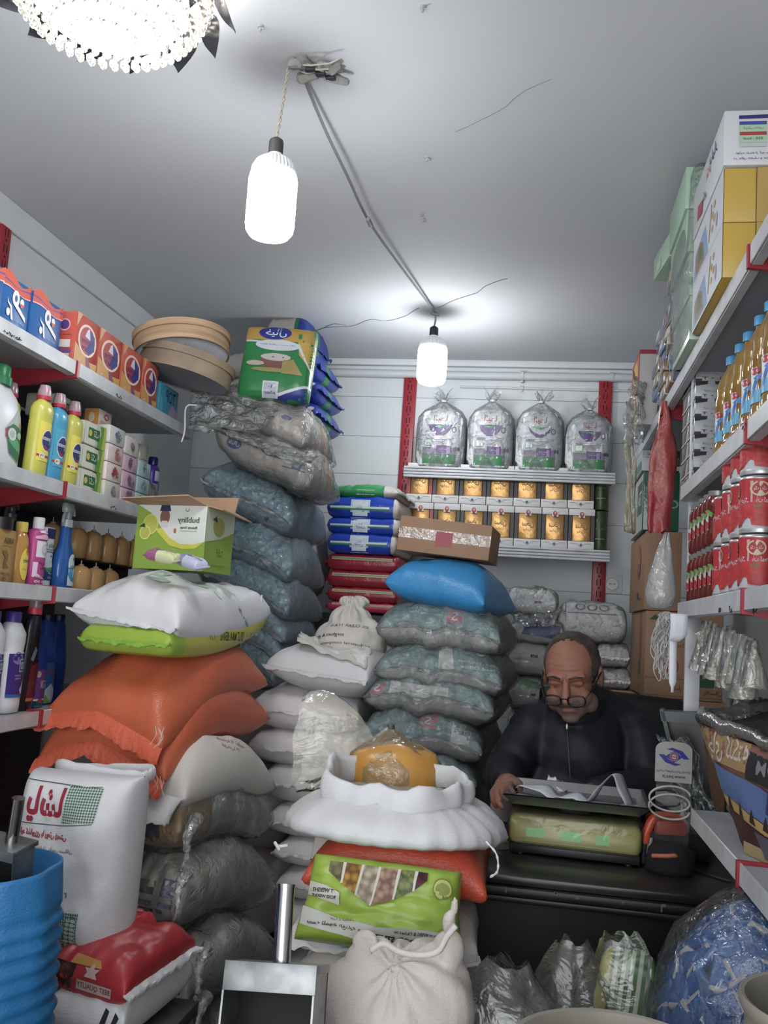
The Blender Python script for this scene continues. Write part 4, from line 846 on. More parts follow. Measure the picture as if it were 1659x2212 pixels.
# B: bluish bagged sacks in the far corner, leaning to the right
m_bt = [m_teal, mat('pale_patch', 'a9b4bb', .4)]
LB = [((640, 1165), .175, 15, 3.22, .0, .62), ((636, 1272), .165, 15, 3.22, .0, .62), ((632, 1350), .15, 14, 3.20, .02, .50), ((630, 1398), .12, 12, 3.20, .0, .46), ((620, 1440), .12, 12, 3.18, .0, .44), ((607, 1498), .15, 9, 3.16, .0, .42)]
wn = ['topmost', 'second', 'third', 'fourth', 'fifth', 'lowest']
why = ['with a triangle mark on its seam patch', 'with a pale tear-shaped patch on its shoulder', 'behind the lime box', 'behind the white sack corner', 'shining dark below a hanging tape', 'crumpled and dark, resting on white sacks']
for k, (c, T, ty, Yc, dx, L) in enumerate(LB):
    D = [((.0, -.2, .07), 'F', [('r', .05, -.045, .14, -.018, 'b0bac4'), ('p', [(.075, -.022), (.10, -.022), (.0875, -.04)], '33547a')] if k == 0 else [('r', -.08, -.04, -.04, -.02, '98a8b2'), ('r', .03, -.045, .08, -.03, '9aa8b2')]),
         ((.08, -.14, .12), FT, [('e', .02, .01, .028, .022, 'b4bec2'), ('t', 'برنج', .03, .015, .03, .01, '6a7480')] if k != 0 else [('e', -.03, .04, .03, .012, 'aab4ba')])]
    c0 = at(*c, Y=Yc); W = .40; L = min(L, .5)
    sackC('bagged_rice_sack', '%s blue-grey bagged sack of the far-corner stack, %s' % (wn[k], why[k]), 'sack', m_bt, (c[0]-14, c[1]+4), Yc, -2, W, L, T*1.3, zb=c0.z+.0+W/2*math.tan(R(ty)), tilt=(0, R(ty)), seed=51+k, group='blue-grey bagged sacks of the far corner', hems=('-y',), hemw=.018, hmat=f_milk, wr=.007, lump=.08, a=2.8, b=.6, mid=.4,
          wrap=f_blue, wrapg=.006, decals=D, warp=lambda p: V((p.x, p.y, p.z-.05*(p.x/.2)**2*(p.x > 0)+.02*max(0, -p.x/.2)**2)))
# hanging white tape from the white sack's corner
bm = bmesh.new(); q = at(566, 1285, Y=2.88); tube(bm, curve([q, q+V((0, 0, -.06)), q+V((-.01, 0, -.13))], 5), .0025, 5); tag(obj('sack_string', bm, m_ws), 'white string hanging from the corner of the big white sack', 'string')
bm = bmesh.new(); q = at(519, 1365, Y=2.87); tube(bm, curve([q+V((-.03, 0, .02)), q, q+V((.006, 0, -.04)), q+V((-.002, 0, -.09))], 5), .002, 5); tag(obj('sack_string', bm, m_lin), 'short thread hanging from the yellow end of the bean sack', 'string')

# rice bags in clear film on top of stack B
m_rice = [mat('rice_film_cream', 'bfb3aa', .3, bump=.5, bscale=45, var=.06), mat('rice_blue', '2a3a8c', .35), mat('rice_green', '2c7c4a', .35), mat('rice_gold', 'b98a4a', .35)]
def ricepaint(u, v, t):
    if not t: return 0
    if v > .15 and u > 0: return 3 if v < .6 else 2
    if u < -.45 and v > -.55: return 1 if u < -.7 else 2
    return 0
for k, (c, T, ty, z_, lab) in enumerate([((702, 1078), .165, 15, 0, 'lower cream rice bag in loose clear film, on the blue-grey stack'), ((694, 985), .15, 13, 0, 'upper cream rice bag in loose clear film, beneath the upright rice bag')]):
    W = .41; c0 = at(*c, Y=3.12); c = (c[0]-34, c[1])
    D = [((-.12, -.2, .06), FT2, [('e', 0, .02, .030, .017, '2a3a8c'), ('t', 'خیال', 0, .02, .044, .016, 'd8dce4'), ('e', -.01, -.025, .026, .012, '2c3a78')]), ((.10, -.17, .08), FT2, [('r', -.02, -.035, .07, .0, '2f4a86')] if k == 0 else [('e', .0, .0, .02, .010, '4a4a8a')])]
    sackC('rice_bag', lab, 'rice bag', m_rice, c, 3.12, -2, W, .42, T*1.1, zb=c0.z+.03+W/2*math.tan(R(ty)), tilt=(0, R(ty)), seed=71+k, group='film-covered rice bags', hems=(), wr=.010, lump=.05, a=3, b=.6, mid=.4, paint=ricepaint, wrap=f_clear, wrapg=.012, wfreq=50, decals=D,
          warp=lambda p: V((p.x, p.y, p.z-.05*(p.x/.2)**2*(p.x > 0)+.03*max(0, -p.x/.2)**2)))
# loose film flaps
def sheet(name, label, cat, pts, m, seed=0, amp=.02, th=.0006, n=24, freq=9):
    """pts: 4 world corners (ll, lr, ur, ul): crumpled film"""
    a, b, c, d = [V(p) for p in pts]; nrm = (b-a).cross(d-a).normalized(); bm = bmesh.new(); g = []
    for j in range(n+1):
        row = []
        for i in range(n+1):
            u, v = i/n, j/n; p = (a*(1-u)+b*u)*(1-v)+(d*(1-u)+c*u)*v
            k = abs(nz(u, v, 0, freq*.5, seed))*2-.5
            row.append(bm.verts.new(p+nrm*amp*(k+.6*nz(u, v, 1, freq, seed))+V((nz(u, v, 2, 4, seed), 0, nz(u, v, 3, 4, seed)))*amp))
        g.append(row)
    for j in range(n):
        for i in range(n): bm.faces.new((g[j][i], g[j][i+1], g[j+1][i+1], g[j+1][i]))
    o = obj(name, bm, m, smooth=180); md = o.modifiers.new('s', 'SOLIDIFY'); md.thickness = th
    return tag(o, label, cat)
sheet('plastic_film', 'loose clear film flap hanging from upper rice bag by the sieve', 'plastic film', [at(405, 925, Y=3.05), at(560, 935, Y=3.0), at(600, 880, Y=3.15), at(415, 825, Y=3.15)], f_milk, 3, .018)
sheet('plastic_film', 'clear film fold draped down between the two rice bags', 'plastic film', [at(480, 925, Y=3.0), at(640, 1010, Y=2.98), at(690, 985, Y=3.06), at(415, 905, Y=3.1)], f_milk, 5, .015)
bm = bmesh.new(); P = [at(425, 875, Y=3.05), at(402, 880, Y=3.04), at(399, 930, Y=3.03), at(392, 955, Y=3.03)]; tube(bm, curve(P, 5), .003, 6); tag(obj('sack_string', bm, m_ws), 'white string drooping left of the film-covered rice bags', 'string')

# standing rice bag, printed
m_ricef = mat('rice_bag_green', '1f7f42', .3, bump=.15, bscale=14)
cx, W, z0, H = front(517, 690, 672, 858, 3.1)
t = thing('rice_bag', 'upright printed rice bag, gold top, green field with rice bowl picture', 'rice bag', (cx-.02, 3.18, z0+.0), R(4), rot=(R(-8), R(2), R(4)))
bm, P, gg = pillow(W*1.03, H*1.02, .10, seed=77, pinch=.02, a=6, b=.45, wr=.003, lump=.03, n=44)
bmesh.ops.rotate(bm, verts=bm.verts, cent=(0, 0, 0), matrix=M.Rotation(R(90), 3, 'X')); bmesh.ops.translate(bm, verts=bm.verts, vec=(0, .05, H/2))
o = obj('filled_body', bm, m_ricef, t, smooth=180)
w_, h_ = W/2, H/2
stamp(o, (0, -.05, h_), 'F', [('r', -w_, -h_*.98, w_, h_*.98, m_ricef), ('p', [(-w_, h_*.55), (w_, h_*.55), (w_, h_), (-w_, h_)], 'b8902c'), ('p', [(w_*.55, h_*.56), (w_, h_*.56), (w_, -h_*.2), (w_*.62, h_*.2)], 'c09a30'),
    ('p', [(-w_, h_*.50), (w_*.6, h_*.50), (w_, -h_*.22), (w_, -h_*.28), (w_*.55, h_*.42), (-w_, h_*.56)], 'c8ccd0'), ('p', [(w_*.0, -h_), (w_*.15, -h_*.92), (w_, -h_*.62), (w_, -h_)], '24378c'), ('p', [(w_*.05, -h_*.9), (w_, -h_*.58), (w_, -h_*.65), (w_*.12, -h_*.95)], 'c8ccd0'),
    ('e', -w_*.12, h_*.76, w_*.46, h_*.19, '26358e'), ('t', 'خیال', -w_*.10, h_*.76, w_*.62, h_*.26, 'd4d8e2'), ('e', 0, h_*.42, w_*.62, h_*.15, 'c9ccd4'), ('t', 'برنج ایرانی درجه یک معطر', 0, h_*.44, w_*.98, h_*.055, '3c4a7a'), ('r', -w_*.62, h_*.40, w_*.62, h_*.56, 'c9ccd4') if 0 else ('e', 0, h_*.40, w_*.5, h_*.10, 'c9ccd4'), ('t', 'برنج ایرانی درجه یک', 0, h_*.43, w_*.98, h_*.05, '3c4a7a'),
    ('e', .0, -h_*.04, w_*.42, h_*.20, '7d4a44'), ('e', 0, h_*.09, w_*.42, h_*.10, 'b8b4b0'), ('e', -w_*.55, -h_*.10, w_*.25, h_*.07, 'b9aaa0'), ('p', [(w_*.2, -h_*.02), (w_*.5, h_*.05), (w_*.8, -h_*.38), (w_*.2, -h_*.34)], '9a8a48'), ('e', -w_*.1, -h_*.27, w_*.55, h_*.06, '8f8c48'),
    ('r', -w_*.25, -h_*.96, w_*.18, -h_*.58, 'c4c8d0'), ('r', -w_*.21, -h_*.96, w_*.14, -h_*.62, 'a9adbc'), ('t', '۱۰', -w_*.03, -h_*.72, w_*.10, h_*.08, '2a2f5a'), ('t', 'کیلوگرم', -w_*.03, -h_*.86, w_*.30, h_*.08, '2a2f5a')], step=.015, off=.002)
# blue-white bags stacked behind it
m_rb = [mat('rice_white', 'b4aca6', .35, bump=.2), mat('rice_royal', '203a92', .35), mat('rice_green2', '1f7a45', .35)]
for k, (y0, y1, x0, x1) in enumerate([(672, 760, 640, 690), (750, 812, 600, 718), (808, 862, 600, 722), (858, 918, 600, 720)]):
    cx, W, z0, H = front(500 if k else 600, y0, x1, y1, 3.75)
    sack('rice_bag', ['topmost blue-white rice bag wedged under the ceiling behind the upright bag', 'second blue-white rice bag behind the upright bag, pale end facing out', 'third blue-white rice bag behind the upright bag', 'lowest blue-white rice bag behind the upright bag, ragged end'][k], 'rice bag', m_rb, W, .40, H*1.05, (cx-.055, 3.97, z0), R(-3), group='blue-white rice bags near the ceiling', seed=81+k, hems=('+x',), hemw=.02, hmat=m_rb[1], a=4, b=.5, pinch=.02, wr=.006, lump=.05,
         paint=lambda u, v, t: (1 if u > .55 and not (-.2 < v < .1) else 2 if u > .42 else 0), decals=[((W*.30, -.2, H*.5), 'F', [('p', [(-.04, -.03), (.07, -.03), (.07, .0), (-.02, .0)], '203a92'), ('p', [(-.07, -.035), (-.03, -.035), (-.02, -.0), (-.05, .0)], '1f7a45'), ('e', .05, .02, .015, .009, 'c8c8cc')])])
for k in range(5):   # the hidden base of that pile keeps its bags off the floor
    sack('rice_bag', 'blue-white rice bags of the hidden lower pile behind the far-corner stack', 'rice bag', m_rb, .5, .40, .345, (at(640, 900, Y=3.75).x-.15, 3.98, .0+k*.344), R(-3), group='lower rice bags behind the corner stack', seed=181+k, hems=(), a=5, b=.4, pinch=.02, n=14)

# I: blue rice bags; J: red rice bags on a dark cabinet
bm = bmesh.new(); cxa = at(690, 1300, Y=3.95)
t = thing('dark_cabinet', 'dark narrow cabinet standing between the blue-grey stack and red rice bags', 'cabinet', (at(775, 1300, Y=3.9).x, 4.14, 0)); m_cab = mat('dark_cabinet_metal', '24252c', .5)
box(bm, (-.20, -.20, .02), (.20, .25, 1.33), bev=.004); obj('body', bm, m_cab, t); bm = bmesh.new(); box(bm, (-.19, -.212, .05), (-.01, -.20, 1.30), bev=.003); obj('door', bm, m_cab, t); bm = bmesh.new(); box(bm, (.01, -.212, .05), (.19, -.20, 1.30), bev=.003); obj('door', bm, m_cab, t)
m_jr = [mat('red_foil', '9c1c34', .25, bump=.4, bscale=25), mat('cream_green_label', 'b4b48a', .4), mat('pink_foil', 'c0245c', .3)]
rows = [(1300, 1322, 2), (1268, 1300, 0), (1232, 1268, 0), (1196, 1232, 0)]
jt = ['lowest red rice bag, bright pink edge above the tied cream bag', 'second red rice bag from the bottom of the red pile', 'third red rice bag, wide cream label strip', 'topmost red rice bag under the blue ones']
for k, (y0, y1, mi) in enumerate(rows):
    cx, W, z0, H = front(702, y0, 862, y1, 3.9)
    D = [((0, -.2, H*.5), 'F', [('r', -W*.33, -H*.50, W*.28, -H*.08, m_jr[1]), ('r', -W*.48, H*.18, W*.48, H*.36, m_jr[1]), ('t', '~~~~~~~~~~~~~', 0, H*.27, W*.8, H*.08, '6a7048')])]
    sack('rice_bag', jt[k], 'rice bag', m_jr, W, .38, H*1.12, (cx, 4.12, z0-.004), R(-2), group='red rice bags', seed=91+k, hems=('-x',), hemw=.012, hmat=m_jr[0], a=7, b=.35, pinch=.015, wr=.004, lump=.02, paint=(lambda mi: lambda u, v, t: mi)(mi), decals=D)
m_ib = [mat('royal_foil', '1740b0', .25, bump=.35, bscale=22), mat('bag_green2', '1d8a48', .3), mat('rice_cloth', 'b9b4ae', .4)]
for k, (y0, y1) in enumerate([(1152, 1196), (1117, 1154), (1074, 1120)]):
    cx, W, z0, H = front(704, y0, 868 - (6 if k == 0 else 0), y1, 3.88)
    D = [((0, -.2, H*.5), 'F', [('r', -W*.5, -H*.02, W*.36, H*.10, 'b8c8c8'), ('r', -W*.5, -H*.08, W*.36, H*.0, '1f8050'), ('r', -W*.16, -H*.42, W*.10, H*.42, 'b4c2d0'), ('r', -W*.13, -H*.34, W*.07, H*.34, 'c6d0da'), ('t', 'حلال', -W*.03, 0, W*.12, H*.3, '5a7aa0')])]
    sack('rice_bag', ['lowest royal blue rice bag, on the red pile', 'middle royal blue rice bag of three', 'upper royal blue rice bag with white panel'][k], 'rice bag', m_ib, W, .40, H*1.12, (cx, 4.10, z0), R(-3), group='royal blue rice bags', seed=101+k, hems=(), a=6, b=.38, pinch=.02, wr=.006, lump=.04, paint=lambda u, v, t: 2 if u > .82 else 0, decals=D)
cx, W, z0, H = front(708, 1046, 868, 1078, 3.9)
sack('rice_bag', 'green and gold rice bag with gathered cloth end crowning the blue ones', 'rice bag', [m_ib[1], m_rice[3], m_ib[2]], W, .40, H*1.35, (cx, 4.11, z0-.006), R(-3), seed=111, hems=('+x',), hemw=.03, hmat=m_ib[2], a=2.4, b=.6, pinch=.03, wr=.008, paint=lambda u, v, t: 1 if abs(v+.1) < .12 else 2 if u > .6 or (u < -.3 and v > .2) else 0,
     decals=[((0, -.2, H*.5), FT2, [('r', -.03, -.02, .05, .02, 'c0ccc8'), ('t', '۱۰ کیلو', .01, 0, .05, .02, '4a7a5a')])])

# D: white sack column
LD = [(590, 1972, 2045, 0), (588, 1895, 1975, 0), (582, 1828, 1898, 0), (565, 1752, 1832, 0), (548, 1664, 1755, 0), (527, 1586, 1670, 0), (527, 1500, 1592, 0)]
dl = ['lowest', 'second', 'third', 'fourth', 'fifth', 'sixth', 'seventh']
for k, (x0, y0, y1, _) in enumerate(LD):
    cx, W, z0, H = front(x0, y0, x0+258, y1, 3.05)
    sack('white_sack', 'grey-white woven sack in the column behind the yellow bag, %s from the bottom' % dl[k], 'sack', m_grey, W, .60, H*1.16, (cx, 3.36, z0-.004), R(-2), group='white sack column', seed=121+k, hems=('-y',), hemw=.010, wr=.006, lump=.05, a=3.0, b=.5, mid=.48, wfreq=55)
for k in range(2):
    sack('white_sack', 'grey-white woven sacks hidden below the visible column', 'sack', m_grey, .40, .6, z0*0+.175, (at(700, 2000, Y=3.05).x, 3.36, .0+k*.085), R(-2), group='bottom white sacks', seed=140+k, hems=(), n=14, a=4, b=.4) if k == 0 else None
sackC('white_sack', 'big white woven sack on top of the white column with striped label edge', 'sack', m_ws, (788, 1530), 2.95, -14, .40, .58, .185, zb=zz(788, 1515, 2.95)-.005, seed=131, hems=('-y',), hemw=.016, wr=.007, lump=.06, a=2.6, b=.6, mid=.42, tilt=(0, R(4)),
      decals=[((.02, .0, .15), TT, [('r', -.14, .04, .14, .075, 'b4bac2'), ('r', -.10, .045, -.04, .07, '4a6a9a'), ('r', .0, .045, .05, .07, '7a8aa0'), ('r', .09, .045, .13, .07, '6a7a90')])])

# E: tied cream bag
def lumpbag(name, label, cat, m, loc, pts, voxel, disp, rot=(0, 0, 0), decals=(), smooth=6, parts=None, group=None):
    t = thing(name, label, cat, loc, group=group, rot=rot); bm = bmesh.new()
    for c, r, sc in pts: ball(bm, c, r, sc=sc, seg=24)
    o = remeshed('filled_body', bm, m, voxel, t, smooth, disp)
    for d in decals: stamp(o, *d, step=.012)
    return t, o
cx, W, z0, H = front(652, 1288, 824, 1442, 3.05)
def dE(p, n):
    a = math.atan2(p.y, p.x); s = max(0, min(1, (p.z-.10)/.12)); f = sin(a*9+p.z*25+2*nz(*p, 9, 1))
    return p+n*(.007*f*s+.006*nz(*p, 22, 2)-.004*(1-s)*abs(nz(*p, 12, 5)))
t, o = lumpbag('tied_bag', 'cream cloth-like bag with gathered twisted top and black lettering, on white sacks', 'bag', m_lin, (cx, 3.20, z0-.005),
    [((0, 0, .085), .125, (1.02, .9, .68)), ((.03, 0, .09), .11, (.98, .9, .8)), ((-.05, 0, .07), .09, (.9, 1, .75)), ((.0, 0, .15), .07, (1.1, 1, .9)), ((.01, 0, .195), .032, (1.1, .9, 1.1)), ((.025, 0, .225), .026, (1.4, .8, .7)), ((-.015, 0, .228), .022, (1.3, .8, .7))], .004, dE,
    decals=[((0, -.12, .08), FT2, [('t', 'EX CLEAR 11 KG', .01, .075, .13, .011, '4a4a4a'), ('t', 'sorghum & grain', -.06, .035, .12, .016, '3a3a3a'), ('t', 'Industrial company', .0, .008, .17, .010, '55524e'), ('t', 'Factory Address:', .05, -.014, .09, .009, '3c3a38'), ('t', 'Tel: +98 11 345 2158', .055, -.027, .09, .008, '3c3a38'), ('t', 'Customer', .045, -.043, .045, .009, '4a4844')])])
sheet('folded_sack', 'empty folded cream sack edge sticking out under the tied bag', 'sack', [at(640, 1385, Y=3.05), at(790, 1440, Y=2.98), at(800, 1405, Y=3.1), at(650, 1368, Y=3.2)], m_lin, 9, .012, .003)

# F: green-teal bagged sacks
m_ft = [m_tg, mat('white_lobe', 'b9bab8', .45, bump=.2), mat('crimson_square', '9c2c48', .4)]
LF = [(818, 1288, 1100, 1412), (812, 1385, 1103, 1500), (788, 1440, 1085, 1562), (772, 1532, 1060, 1645), (800, 1618, 1048, 1703), (800, 1698, 1042, 1750)]
fl = ['topmost green-grey bagged sack under the bright blue one', 'second green-grey bagged sack, white text on its right half', 'third green-grey bagged sack, crimson square at its left end', 'fourth green-grey bagged sack, broad white band on right', 'fifth green-grey bagged sack behind the yellow bag', 'lowest green-grey bagged sack by the desk end']
for k, (x0, y0, x1, y1) in enumerate(LF[::-1]):
    k = 5-k; cx, W, z0, H = front(x0, y0, x1, y1, 2.95)
    sh = [[('r', .02, -.012, .07, .035, m_ft[2]), ('t', 'S', .045, .012, .02, .028, 'c8b0b8'), ('t', 'برنج هندی دانه بلند', -.05, .03, .10, .010, '9fb8b8'), ('t', 'basmati rice 10 kg', -.05, .012, .11, .010, '9fb8b8'), ('t', 'محصول هند', .16, .0, .07, .010, '9fb8b8'), ('t', 'وارداتی', .16, -.015, .07, .009, '9fb8b8')],
          [('p', [(-.01, .05), (.03, .06), (.05, -.02), (.0, -.03)], 'b9bcba'), ('t', 'بسته بندی مکانیزه', .13, .01, .14, .012, 'a9bfbf'), ('t', 'Head Office', .13, -.008, .12, .010, 'a9bfbf'), ('r', -.02, .04, .0, .06, m_ft[2])],
          [('r', -.20, -.045, -.145, .0, m_ft[2]), ('t', 'S', -.172, -.022, .02, .026, 'c8b0b8'), ('r', -.04, .022, .0, .05, m_ft[2]), ('r', -.13, -.035, .06, .005, 'b4b6b4'), ('t', 'برنج', -.03, -.02, .07, .01, '4a6a70')],
          [('r', -.01, .0, .05, .05, m_ft[2]), ('r', .10, -.05, .16, .055, 'b4b8b8'), ('t', 'S', .02, .025, .02, .026, 'c8b0b8')],
          [('r', -.04, .02, .0, .045, m_ft[2]), ('r', .15, -.02, .18, .03, m_ft[2]), ('r', .0, -.05, .18, -.01, 'b0b0b0')], [('r', .02, -.02, .14, .02, 'b0a0a4')]][k]
    sack('bagged_rice_sack', fl[k], 'sack', m_ft, W, .62, H*1.12, (cx, 3.27, z0-.005), R(-4), group='green-grey bagged sacks', seed=151+k, hems=('-y',), hemw=.020, hmat=f_milk, wr=.007, lump=.07, a=2.6, b=.55, mid=.45, wrap=f_milk, wrapg=.008, tilt=(0, R(3)),
         paint=lambda u, v, t: (1 if (not t and v < -.1) else 0), decals=[((0, -.24, H*.55), FT2, sh)], warp=(lambda W: lambda p: V((p.x, p.y, p.z-.035*(p.x/W*2)**2-.02*max(0, 1-abs(p.x+.03)/.05)*(p.y < .1))))(W))
for k in range(4):
    sack('bagged_rice_sack', 'green-grey bagged sacks hidden at the foot of the middle stack', 'sack', m_ft, .45, .62, .20, (at(900, 1700, Y=2.95).x, 3.27, .0+k*.185), R(-4), group='hidden green-grey sacks', seed=170+k, hems=(), n=14, a=4, b=.4)
# G: bright blue sack, H: taped carton
cx, W, z0, H = front(842, 1208, 1086, 1322, 2.95)
sack('blue_sack', 'glossy bright blue woven sack on top of the green-grey stack', 'sack', m_bl, W, .44, H*1.05, (cx, 3.17, z0+.005), R(-12), seed=161, hems=(), wr=.005, lump=.05, a=2.6, b=.6, mid=.38, tilt=(0, R(5)), warp=lambda p: V((p.x, p.y, p.z-.03*(p.x/.18)**2*(p.x > 0))))
m_kraft = mat('kraft', '9a7454', .6, var=.05, vscale=20, bump=.05); m_kraft2 = mat('kraft_inside', 'b08a6a', .65)
cx, W, z0, H = front(857, 1132, 1062, 1212, 2.98)
o = pack('taped_carton', 'long brown carton sealed with glossy tape and red marking, on the blue sack', 'carton', (cx, 3.14, z0+.022), 0, W, .24, .115, m_kraft, {'F': [('r', -W/2, -.014, W/2, .022, film('packing_tape', 'd8c8b0', .10, .5, .06, .3, 60)), ('r', -.028, -.030, .028, .018, 'a03848'), ('r', W/2-.014, -.01, W/2-.006, .02, 'a89c94')]}, rot=(0, R(4.5), R(-4)))
# ------------------------------------------------------------------ back wall shelves: sugar bags and tea
m_sug = mat('sugar_cubes', 'd4d4d6', .6, bump=1.0, bscale=55, var=.06)
def sugar_bag(x0, y0, x1, y1, label):
    cx, W, z0, H = front(x0, y0, x1, y1, 4.16); z0 = ZB1+.002; D = .17
    t = thing('sugar_bag', label, 'sugar bag', (cx, 4.19+D/2-.02, z0), group='sugar bags on the upper back shelf')
    bm = bmesh.new(); lathe(bm, [(.80, 0), (.93, .01), (1, .05), (1, H*.66), (.94, H*.80), (.78, H*.92), (.45, H)], 40, sx=W/2, sy=D/2, sq=3.6)
    for v in bm.verts: v.co += V((nz(*v.co, 28, 1), nz(*v.co, 28, 2), 0))*.008
    o = obj('sugar_filling', bm, m_sug, t); h = H
    stamp(o, (0, -D/2, H*.47), 'F', [('r', -W*.34, -h*.42, W*.34, -h*.26, '2c7a45'), ('p', [(-W*.34, -h*.26), (W*.34, -h*.26), (W*.34, -h*.15), (-W*.34, -h*.15)], '8a8094'), ('r', -W*.06, -h*.25, W*.25, -h*.12, '5c2c84'),
        ('r', -W*.36, -h*.13, W*.36, h*.42, 'cfcfd4'), ('e', 0, h*.30, W*.22, h*.11, 'c9cfb8'), ('e', 0, h*.30, W*.20, h*.095, 'cccdd0'), ('t', 'الیما', 0, h*.315, W*.28, h*.13, 'b02850'),
        ('p', [(-W*.25, h*.22), (-W*.2, h*.12), (-W*.06, h*.03), (W*.08, h*.03), (W*.2, h*.12), (W*.25, h*.22), (W*.16, h*.14), (0, h*.08), (-W*.14, h*.13)], '5a3a7c'), ('p', [(-W*.2, h*.22), (0, h*.16), (W*.2, h*.22), (W*.05, h*.2), (-W*.05, h*.2)], '4ba05a'),
        ('e', W*.28, h*.14, W*.05, h*.05, '5a5a64'), ('e', W*.28, h*.14, W*.03, h*.035, 'cfcfd4'), ('e', 0, h*.0, W*.30, h*.035, '8a8a92'), ('e', 0, h*.008, W*.28, h*.028, 'cfcfd4'), ('t', 'نبات الیما', W*.03, -h*.055, W*.18, h*.03, '5a5a64'), ('t', 'sugar cubes', W*.03, -h*.09, W*.22, h*.02, '7a7a84'),
        ('r', -W*.30, -h*.13, -W*.14, -h*.02, '4c8a62'), ('r', -W*.29, -h*.12, -W*.15, -h*.03, 'c0ccc2'), ('t', '80', W*.36, -h*.17, W*.10, h*.06, '3a3a44'), ('t', 'قند حبه', W*.09, -h*.185, W*.2, h*.04, 'a890c0')], step=.02)
    bm = bmesh.new(); N_ = 48; prof = [(.84, -.001), (.97, .01), (1.04, .05), (1.05, H*.68), (.98, H*.84), (.74, H*.97), (.36, H*1.07), (.13, H*1.13), (.11, H*1.16), (.22, H*1.22), (.38, H*1.30)]
    lathe(bm, prof, N_, sx=W/2, sy=D/2, sq=3.0, cap=False)
    for v in bm.verts:
        a = math.atan2(v.co.y, v.co.x); k = max(0, (v.co.z-H*.7)/(H*.3)); rr = 1+.10*min(k, 1.5)*sin(a*7+v.co.z*9)+.06*k*nz(a, v.co.z*6, 0, 3)
        v.co.x *= rr; v.co.y *= rr; v.co.x += .02*k*k*.3*nz(v.co.z, cx, 0, 9)
        if v.co.z > H*1.2: v.co.z += .02*sin(a*3+cx*9)
    obj('plastic_bag', bm, f_clear, t, smooth=180)
    bm = bmesh.new(); lathe(bm, [(.013, H*1.125), (.014, H*1.145), (.013, H*1.16)], 12); obj('twist_tie', bm, m_ws, t)
for b, s in (((897, 872, 1003, 1004), 'sugar cube bag glowing under the far bulb, leftmost on the shelf'), ((1009, 872, 1108, 1008), 'sugar cube bag second along the shelf from the bulb'), ((1115, 877, 1217, 1014), 'sugar cube bag third along the shelf, purple cup print'), ((1223, 893, 1325, 1020), 'sugar cube bag at the far end, before the right red rail')): sugar_bag(*b, s)
m_card = mat('tea_card_white', 'c9c7c6', .5); m_goldf = mat('gold_foil', 'b08444', .28, metal=.75, bump=.15, bscale=40); m_dkf = mat('tea_tin_side', '2a2026', .35)
xs = [876, 932, 990, 1049, 1108, 1167, 1225, 1283]
def tea(i, row):
    x0, x1 = xs[i], xs[i+1]; yb = (1082, 1172)[row]; yb += (x0-876)*.052 + (6 if row else 0)
    a = at(x0, yb, Y=4.2); b = at(x1, yb, Y=4.2); W = b.x-a.x-.003; H = .182; cx = (a.x+b.x)/2
    z = ZB2+.002+(0 if row else H+.002); D = .11
    nm = ['leftmost, red-sided', 'second from the left', 'third from the left', 'middle', 'fifth from the left', 'sixth from the left', 'rightmost, beside the green tins']
    t = thing('tea_box', '%s golden tea box in the %s row on the back shelf' % (nm[i], ('upper', 'lower')[row]), 'tea box', (cx, 4.2+D/2, z), group='tea boxes on the back shelf')
    bm = bmesh.new(); box(bm, (-W*.36, -D/2+.006, H*.20), (W*.36, D/2-.006, H*.90), bev=.004); o = obj('tin', bm, m_goldf, t)
    stamp(o, (0, -D/2+.006, H*.5), 'F', [('t', 'سخن', .0, .012, W*.45, .030, '6f4e24'), ('t', 'چای', -.005, -.012, W*.3, .014, '7a5828')], flatp=True)
    bm = bmesh.new(); box(bm, (-W*.5, -D/2+.008, H*.20), (-W*.36-.001, D/2-.002, H*.84)); obj('tin_side', bm, m_dkf if i else m_red, t); bm = bmesh.new(); box(bm, (W*.36+.001, -D/2+.008, H*.20), (W*.5, D/2-.002, H*.84)); obj('tin_side', bm, m_dkf if i else m_red, t)
    bm = bmesh.new(); box(bm, (-W/2, -D/2, H*.84), (W/2, D/2, H), bev=.001); obj('carton_top', bm, m_card, t); bm = bmesh.new(); box(bm, (-W/2, -D/2, 0), (W/2, D/2, H*.20), bev=.001); o = obj('carton_tray', bm, m_card, t)
    stamp(o, (0, -D/2, H*.5), 'F', [('p', [(-W*.42, -H*.36), (-W*.2, -H*.36), (-W*.06, -H*.42), (0, -H*.45), (W*.06, -H*.42), (W*.2, -H*.36), (W*.42, -H*.36), (W*.42, -H*.352), (W*.2, -H*.352), (.06*W, -H*.41), (0, -H*.44), (-W*.06, -H*.41), (-W*.2, -H*.352), (-W*.42, -H*.352)], '6a6870'), ('e', 0, -H*.39, .006, .006, '5c564e'),
          ], flatp=True)
    bm = bmesh.new(); box(bm, (-.014, -D/2-.002, H*.78), (.014, -D/2-.0005, H*.93)); o = obj('portrait_tab', bm, m_card, t)
    stamp(o, (0, -D/2-.002, H*.85), 'F', [('e', 0, .002, .010, .012, 'a82c38'), ('e', .001, .005, .005, .006, 'c09a80'), ('p', [(-.006, -.013), (.006, -.013), (.0, -.002)], '3a3a44')], flatp=True)
for row in (0, 1):
    for i in range(7): tea(i, row)
m_tin = mat('olive_tin', '3f4d24', .35, col2='2c3618', vscale=25)
